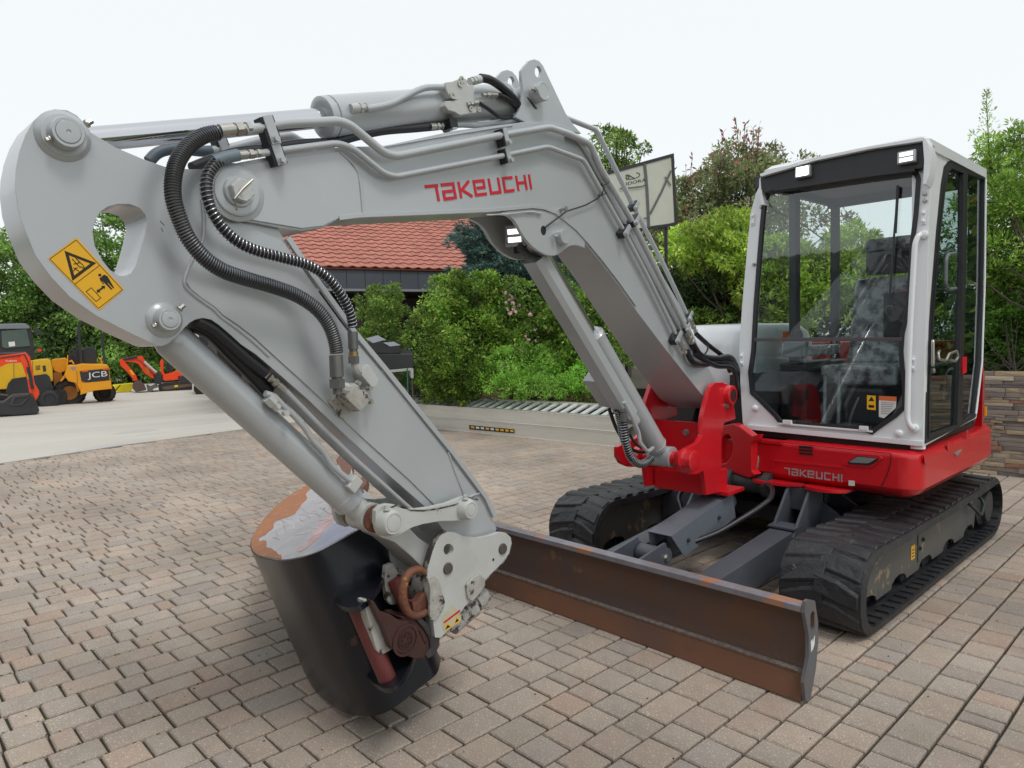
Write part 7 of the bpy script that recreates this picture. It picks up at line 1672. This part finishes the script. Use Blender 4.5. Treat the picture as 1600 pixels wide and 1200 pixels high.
bush('shrub', 'leafy green shrub between the rose bush and the boom cylinder', 'shrub', gp((895, 600), 12.4), [B((890, 500), 12.4, .55, .75), B((930, 520), 12.2, .6, .7), B((985, 520), 12, .6, .7), B((900, 555), 12.1, .5, .4)], 22000, (.065, .5), L_LAUREL, .04, seed=7)
bush('shrub', 'dark shrub low behind the laurel bush and black attachments', 'shrub', gp((650, 620), 13.6), [B((660, 590), 13.6, .9, .6), B((740, 560), 13.9, 1.0, .8), B((840, 560), 13.6, 1.0, .7)], 12000, (.07, .5), L_DARK, .04, seed=8)
# right-hand planting behind the cab
bush('tree', 'round light-green tree showing above the boom pipes', 'tree', gp((950, 600), 24), [B((955, 255), 24, 1.1, 1.2), B((975, 300), 24, 1.5, 1.3), B((930, 330), 24, 1.5, 1.4), B((1010, 390), 24, 1.8, 1.8)], 22000, (.13, .5), L_MID, .14, seed=10, clump=.34, loose=.10)
bush('photinia', 'tall photinia with red young shoots above the maple', 'photinia', gp((1120, 600), 12), [B((1090, 330), 12, .75, .75), B((1180, 300), 12, .8, .75), B((1130, 290), 12.3, .7, .6), B((1060, 370), 12.2, .6, .7), B((1190, 380), 12, .9, .8), B((1100, 430), 12.2, 1.0, .9)], 34000, (.085, .42), L_PHOT, .06, seed=11, clump=.34, loose=.14, inner=.30)
PH = bpy.data.objects['photinia']; gg = np.random.default_rng(4); C_, D_ = [], []; mb = MB()
for i in range(34):
    x_ = gg.choice([gg.uniform(1085, 1235), gg.uniform(1020, 1085)], p=[.82, .18]); topy = np.interp(x_, [1020, 1060, 1090, 1120, 1150, 1185, 1210, 1240], [212, 262, 235, 195, 183, 190, 205, 240])+gg.uniform(0, 55)
    dd_ = 11.8+gg.uniform(-.4, .5); tpt = dpt((x_, topy), dd_); bpt_ = dpt((x_+gg.uniform(-8, 8), topy+70), dd_)
    mb.add(tubev([bpt_, (bpt_+tpt)/2+gg.normal(0, .02, 3), tpt], [.008, .006, .003], 4))
    for k_ in range(17):
        t_ = gg.uniform(.25, 1.03); C_.append(bpt_+(tpt-bpt_)*t_); dv_ = gg.normal(0, .8, 3)+np.array([0, 0, .75]); D_.append(dv_/np.linalg.norm(dv_))
C_, D_ = np.array(C_), np.array(D_); U_ = np.cross(D_, rand_unit(len(C_), gg)); U_ /= np.linalg.norm(U_, axis=1)[:, None]
leaves_mesh('young_shoots', C_, D_, U_, gg.uniform(.07, .12, len(C_)), gg.uniform(.028, .042, len(C_)), L_PHOTR, PH)['kind'] = 'stuff'; mb.build('twigs', BARK, PH)['kind'] = 'stuff'
bush('maple', 'yellow-green Japanese maple left of the cab', 'maple', gp((1120, 620), 10.4), [B((1135, 345), 10.4, .42, .12), B((1085, 368), 10.4, .46, .12), B((1150, 385), 10.3, .5, .16), B((1070, 398), 10.4, .42, .12), B((1120, 415), 10.4, .55, .14), B((1165, 440), 10.3, .32, .16), B((1215, 400), 10.2, .45, .25), B((1200, 450), 10.1, .45, .3), B((1260, 480), 10.1, .5, .3), B((1210, 510), 10.1, .45, .25), B((1230, 420), 10.4, .5, .3), B((1330, 400), 10.2, .6, .35), B((1280, 440), 10.2, .55, .3), B((1390, 430), 10.2, .5, .35)], 36000, (.085, .34), L_MAPLE, .05, seed=12, clump=.42, inner=.3, loose=.05, limbs=3)
bush('shrub', 'dark evergreen shrub below the maple, left of the cab', 'shrub', gp((1110, 620), 11), [B((1110, 460), 11, .8, .6), B((1160, 480), 10.8, .7, .7), B((1060, 480), 11.2, .7, .6), B((1250, 490), 10.8, .9, .7), B((1350, 480), 10.8, .9, .8), B((1450, 470), 10.6, .8, .9)], 34000, (.075, .45), L_DARK, .05, seed=13)
bush('shrub', 'low green shrub under the dark evergreen, beside the white hood', 'shrub', gp((1090, 640), 10.6), [B((1060, 520), 10.6, .5, .3), B((1120, 510), 10.5, .5, .28), B((1010, 540), 10.8, .6, .4)], 9000, (.06, .45), L_MID, .03, seed=14)
cy = []
for x_, y_, rx, rz in ((1545, 330, .42, .5), (1585, 300, .5, .7), (1570, 420, .6, .5), (1530, 460, .5, .35), (1590, 470, .5, .4), (1640, 380, .7, .9), (1540, 260, .22, .45), (1590, 240, .2, .4)): cy.append(B((x_, y_), 9.9, rx, rz))
bush('cypress', 'feathery yellow-green cypress at the right edge, taller than the cab', 'cypress', (-1.1, 9.95, .9), cy, 32000, (.075, .30), L_CYP, .06, seed=15, style='spray', clump=.30, loose=.10, limbs=2)
# thin leading shoots of the cypress
CYO = bpy.data.objects['cypress']; C_, D_ = [], []; mb = MB()
for (x0_, y0_), (x1_, y1_), k_ in (((1548, 290), (1541, 142), 130), ((1585, 290), (1598, 190), 80), ((1560, 270), (1600, 245), 40), ((1540, 300), (1512, 250), 50)):
    a_, b_ = dpt((x0_, y0_), 9.8), dpt((x1_, y1_), 9.8); mb.add(tubev([a_, (a_+b_)/2, b_], [.012, .008, .003], 5))
    for i in range(k_*4):
        t_ = gg.uniform(0, 1); side = gg.normal(0, 1, 3); side[2] = abs(side[2])*.6; side /= np.linalg.norm(side); L_ = (1-t_)*.24+.03; s_ = gg.uniform(0, 1)
        C_.append(a_+(b_-a_)*t_+side*L_*s_); dv_ = side+np.array([0, 0, .5])+gg.normal(0, .2, 3); D_.append(dv_/np.linalg.norm(dv_))
C_, D_ = np.array(C_), np.array(D_); U_ = np.cross(D_, rand_unit(len(C_), gg)); U_ /= np.linalg.norm(U_, axis=1)[:, None]
leaves_mesh('leading_shoots', C_, D_, U_, gg.uniform(.03, .07, len(C_)), gg.uniform(.008, .016, len(C_)), L_CYP, CYO)['kind'] = 'stuff'; mb.build('twigs', BARK, CYO)['kind'] = 'stuff'
bush('ivy', 'green ivy mound hanging over the top of the stone wall', 'ivy', (-1.7, 9.1, .9), [B((1575, 578), 8.8, .35, .12, .12), B((1570, 560), 9.0, .5, .22, .2), B((1530, 550), 9.2, .4, .25, .25), B((1600, 530), 9.2, .5, .3, .3), B((1560, 510), 9.6, .6, .35)], 16000, (.05, .7), L_LIGHT if 0 else leafmat('leaf_ivy', (.05, .11, .02), (.09, .19, .03), (.16, .28, .05)), .02, seed=16)
bush('shrub', 'dark thicket behind the cypress at the right edge', 'shrub', (-2.0, 11.0, .9), [B((1560, 420), 11.2, 1.2, 1.0), B((1500, 480), 11.2, 1.2, .8), B((1620, 480), 11, 1.2, .9)], 14000, (.08, .45), L_DARK, .05, seed=17)
# far trees beyond the yard
far = [((-40, 470), 31, 3.2, 3.6), ((40, 480), 32, 2.6, 3.3), ((110, 470), 33, 2.8, 3.7), ((190, 450), 33, 2.8, 4.0), ((260, 480), 34, 2.6, 3.6), ((330, 500), 35, 2.6, 3.4), ((400, 510), 36, 2.6, 3.2), ((470, 520), 37, 2.6, 3.0)]
lab = ['leafy tree at the far left edge behind the yellow excavator', 'leafy tree behind the yellow excavator, left of the dumper', 'leafy tree directly behind the yellow dumper', 'leafy tree seen through the hole in the arm', 'leafy tree behind the small orange digger', 'leafy tree just behind the bucket cylinder at the left', 'leafy tree glimpsed between cylinder and arm', 'leafy tree mostly hidden by the arm beside the house']
for i, (p_, dd_, rx, rz) in enumerate(far):
    q = dpt(p_, dd_); zc = q[2]
    bl = [((q[0], q[1], zc), (rx, rx, rz)), ((q[0]+g5.normal(0, .8), q[1]+g5.normal(0, .8), zc*.45), (rx*1.05, rx*1.05, rz*.55)), ((q[0]+g5.normal(0, .5), q[1]+g5.normal(0, .5), 1.0), (rx*.9, rx*.9, 1.1))]
    bush('tree', lab[i], 'tree', (float(q[0]), float(q[1]), 0), bl, 34000, (.17, .55), (L_FAR, L_FARD, L_FAR, L_FAR)[i % 4] if i != 1 else L_FAR, .22, group=None, seed=30+i, clump=.20, loose=.07, inner=.22)
bush('hedge', 'dense dark hedge closing the far side of the yard', 'hedge', (-36.0, 12.0, 0), [((-38+k*.6, -2+5*k, 1.7), (2.2, 3.2, 1.9)) for k in range(8)], 26000, (.26, .5), L_DARK, .1, seed=50, clump=.3)

# ---------------------------------------------------------------- rack with attachments, panel, posts
g0 = dpt((612, 640), 11.6); RK = thing('storage_rack', 'pale steel rack carrying black attachments behind the arm', 'rack', (float(g0[0]), float(g0[1]), 0))
hh = np.array([g0[0], g0[1], 0]); hh /= np.linalg.norm(hh); RP = Plane((g0[0], g0[1], 0), (hh[1], -hh[0], 0), (0, 0, 1)); QR = (560, 500, .15)
GRN = mat('green_post_paint', (.03, .14, .12), .5); LGR = mat('rack_grey', (.42, .45, .42), .5)
vplate(RP, RK, 'rack_beam', QR, ((180, 535), (540, 500), (572, 505), (575, 606), (545, 604), (542, 528), (200, 556)), -.9, 0, LGR)
vplate(RP, RK, 'rack_back', QR, ((270, 575), (400, 580), (405, 680), (370, 720), (300, 640)), -.5, -.45, mat('dull_green_box', (.13, .15, .13), .7))
for q in ((510, 500), (470, 760)): vplate(RP, RK, 'rack_post', QR, ((q[0]-6, q[1]), (q[0]+6, q[1]), (q[0]+20, 1150), (q[0]+6, 1150)), .02, .06, GRN)
vplate(RP, RK, 'rack_leg', QR, ((552, 606), (565, 606), (594, 1150), (580, 1150)), -.02, .02, mat('brown_leg', (.09, .07, .055), .8))
vplate(RP, RK, 'rack_leg', QR, ((200, 560), (216, 560), (216, 1150), (200, 1150)), -.02, .02, MATS['brown_leg'])
o = thing('breaker_attachment', 'black steel attachment box lying on the rack beam', 'attachment', (float(g0[0]), float(g0[1]), 1.2))
vplate(RP, o, 'box_body', QR, ((90, 350), (575, 352), (580, 480), (556, 500), (200, 530), (140, 480)), -.7, -.05, BLKM, bevel=.03)
vplate(RP, o, 'box_top', QR, ((430, 300), (560, 330), (572, 350), (440, 352)), -.7, -.3, mat('dark_top', (.06, .062, .065), .5))
for pts, lb in ((((60, 270), (100, 225), (262, 225), (300, 300), (330, 350), (100, 350)), 'left black quick hitch with a pale lid on the attachment box'), (((290, 270), (436, 262), (438, 350), (300, 352)), 'right black quick hitch with a pale lid on the attachment box')):
    o = thing('quick_hitch', lb, 'quick hitch', (float(g0[0]), float(g0[1]), 1.5)); vplate(RP, o, 'hitch_body', QR, pts, -.5, -.06, BLKM, bevel=.02)
    c = ((78, 192), (200, 158), (285, 205), (150, 240)) if pts[0][0] == 60 else ((258, 235), (370, 225), (440, 262), (330, 275))
    v_ = [RP.wp(R(*QR, q)[0], -.5 if i in (1, 2) and 0 else -.06) for i, q in enumerate(c)]
    z_ = [Vector(q) for q in v_]; mesh_obj('pale_lid', z_+[q-Vector((0, 0, .02))-Vector(RP.n.tolist())*.12 for q in z_], [(0, 1, 2, 3), (7, 6, 5, 4), (0, 1, 5, 4), (1, 2, 6, 5), (2, 3, 7, 6), (3, 0, 4, 7)], mat('pale_lid', (.38, .42, .48), .35) if 'pale_lid' not in MATS else MATS['pale_lid'], o)
o = thing('timber_pile', 'pile of sawn wood stored under the rack', 'timber', (float(g0[0]), float(g0[1]), 0))
for k_, pts in enumerate((((380, 700), (400, 690), (455, 740), (440, 790), (420, 760)), ((425, 690), (480, 700), (510, 740), (505, 775), (470, 780), (450, 730)), ((400, 750), (430, 755), (470, 900), (440, 930), (400, 930)))): vplate(RP, o, 'timber', QR, pts, -.6+.1*k_, -.2, mat('sawn_wood_%s' % 'abc'[k_], ((.45, .28, .14), (.30, .19, .13), (.10, .16, .17))[k_], .8))
a_ = ground((636, 645)); PO = thing('pole', 'thin dark pole standing in front of the laurel bush', 'pole', (float(a_[0]), float(a_[1]), 0))
pp_ = Plane((a_[0], a_[1], 0), tuple(RP.u), (0, 0, 1)); tube('pole_shaft', [pp_.wp(q) for q in ((636, 505), (640, 560), (644, 645))], .022, mat('pole_grey', (.10, .11, .10), .6), PO, sides=10)
# things glimpsed through the gap between cylinder and arm
g1 = ground((395, 612)); GP = Plane((g1[0], g1[1], 0), tuple(np.array([g1[1], -g1[0], 0])/np.hypot(g1[0], g1[1])), (0, 0, 1)); o = thing('van', 'white van glimpsed between the bucket cylinder and the arm', 'van', (float(g1[0]), float(g1[1]), 0))
pplate('van_body', GP, [(300, 505), (352, 510), (378, 545), (378, 612), (300, 612)], -1.8, 0, PAPER, o, bevel=.08); pplate('van_window', GP, [(310, 515), (346, 520), (352, 540), (312, 540)], .002, .02, BLKM, o)
for x_ in (318, 366): lathe('van_wheel', Vector(GP.wp((x_, 606), .01)), Vector(GP.n.tolist()), [(0, .1), (0, .3), (.1, .3), (.12, .15)], TYRE, o, sides=20)
o = thing('timber_stack', 'stack of upright boards glimpsed between the bucket cylinder and the arm', 'timber', (float(g1[0]), float(g1[1]), 0))
for k_, (x_, m_) in enumerate(((382, 'sawn_wood_b'), (388, 'sawn_wood_a'), (393, 'red_decal'), (398, 'sawn_wood_a'))): pplate('board', GP, [(x_-2.5, 564+k_), (x_+2.2, 565+k_), (x_+2.2, 582), (x_-2.5, 582)], -.4, -.1, MATS[m_], o)
pplate('board_rack', GP, [(376, 582.5), (404, 582.5), (404, 612), (376, 612)], -.9, -.02, BLKM, o)
# clear panel with black frame and lettering
gq = dpt((1010, 320), 7.6); CPN = thing('cab_screen', 'translucent yellowed weather screen with black frame and straps, behind the boom', 'screen', (float(gq[0]), float(gq[1]), 0))
SP = Plane(tuple(gq), tuple(RM @ np.array([.93, 0, -.36])), (0, 0, 1)); QP = (920, 230, .10830)
SCR = mat('yellowed_screen', (.50, .52, .42), .35, col2=(.60, .62, .55), nscale=3)
sp_ = ((120, 415), (1205, 115), (1255, 1100), (1150, 1125), (870, 1165), (120, 1300))
vplate(SP, CPN, 'screen_sheet', QP, sp_, -.006, 0, SCR)
v, f = strokev(SP, [SP.px(p) for p in R(*QP, *sp_)], .032, -.012, .010, closed=True); mesh_obj('screen_frame', v, f, BLACK, CPN, bevel=.002)
for k_, (pts, w_) in enumerate((([(800, 240), (820, 430), (835, 620), (850, 900), (860, 1160)], .030), ([(1180, 340), (1040, 650), (880, 960)], .022), ([(1090, 430), (1130, 490), (1175, 560)], .016), ([(440, 600), (600, 590), (760, 570), (800, 550)], .014), ([(780, 1030), (860, 1020)], .014))):
    v, f = strokev(SP, [SP.px(p) for p in R(*QP, *pts)], w_, .011+.001*k_, .013+.001*k_); mesh_obj('strap', v, f, mat('grey_strap', (.11, .115, .12), .6) if 'grey_strap' not in MATS else MATS['grey_strap'], CPN, smooth=0)
ua = np.array(SP.wp(R(*QP, (740, 505))[0]))-np.array(SP.wp(R(*QP, (470, 565))[0]))
text_obj('lettering', 'HIDORA', SP.wp(R(*QP, (462, 568))[0], .001), ua.tolist(), (0, 0, 1), .032, INK, CPN, depth=.004, sx=1.85)
ov = [(630+105*math.cos(t_), 415+42*math.sin(t_)-18*math.cos(t_)) for t_ in [rad(a) for a in range(-60, 175, 15)]]
v, f = strokev(SP, [SP.px(p) for p in R(*QP, *ov)], .006, .003, .005); mesh_obj('emblem', v, f, INK, CPN, smooth=0)
for pts in (((560, 395), (660, 455)), ((525, 400), (575, 420)), ((545, 470), (590, 415)), ((530, 440), (560, 400))):
    v, f = strokev(SP, [SP.px(p) for p in R(*QP, *pts)], .007, .0052, .0062); mesh_obj('emblem', v, f, INK, CPN, smooth=0)
t_ = Vector(SP.wp(R(*QP, (1108, 1000))[0], -.03)); tube('screen_leg', [t_+Vector((0, 0, .3)), Vector((t_.x, t_.y, 0))], .02, BLACK, CPN, sides=8)
# dark building and hedge opposite, seen mirrored in the cab's glass
OB = thing('shed', 'long dark building mirrored in the windscreen of the excavator', 'building', (-4, -5.5, 0))
WOODD = mat('dark_boards', (.045, .038, .032), .85, col2=(.07, .06, .05), nscale=2)
box('shed_wall', -14, 6, -8, -5, 0, 3.95, WOODD, OB, bevel=0)
mb = MB()
for i in range(60): x_ = -16.4+i*.345; mb.add(tubev([(x_+2, -4.6, 3.95), (x_+2, -7.0, 4.9)], .16, 8))
o = mb.build('roof_ridges', WOODD, OB); o['kind'] = 'stuff'
box('shed_door', -7, -4, -4.99, -4.95, 0, 2.6, ZINC, OB, bevel=0)
bush('shrub', 'broad leafy shrub just beyond the right edge, mirrored in the door glass', 'shrub', (1.0, 10.2, .9), [((-.2, 10.2, 2.8), (1.0, .9, 1.9)), ((1.4, 10.6, 3.2), (1.3, 1.2, 2.5)), ((3.0, 11.0, 3.2), (1.6, 1.4, 2.6)), ((4.8, 11.0, 3.2), (1.8, 1.4, 2.6)), ((.5, 10.0, 1.4), (1.6, .8, .6)), ((1.5, 11.6, 2.6), (3.0, .8, 2.6))], 60000, (.16, .5), L_MID, .06, seed=60)
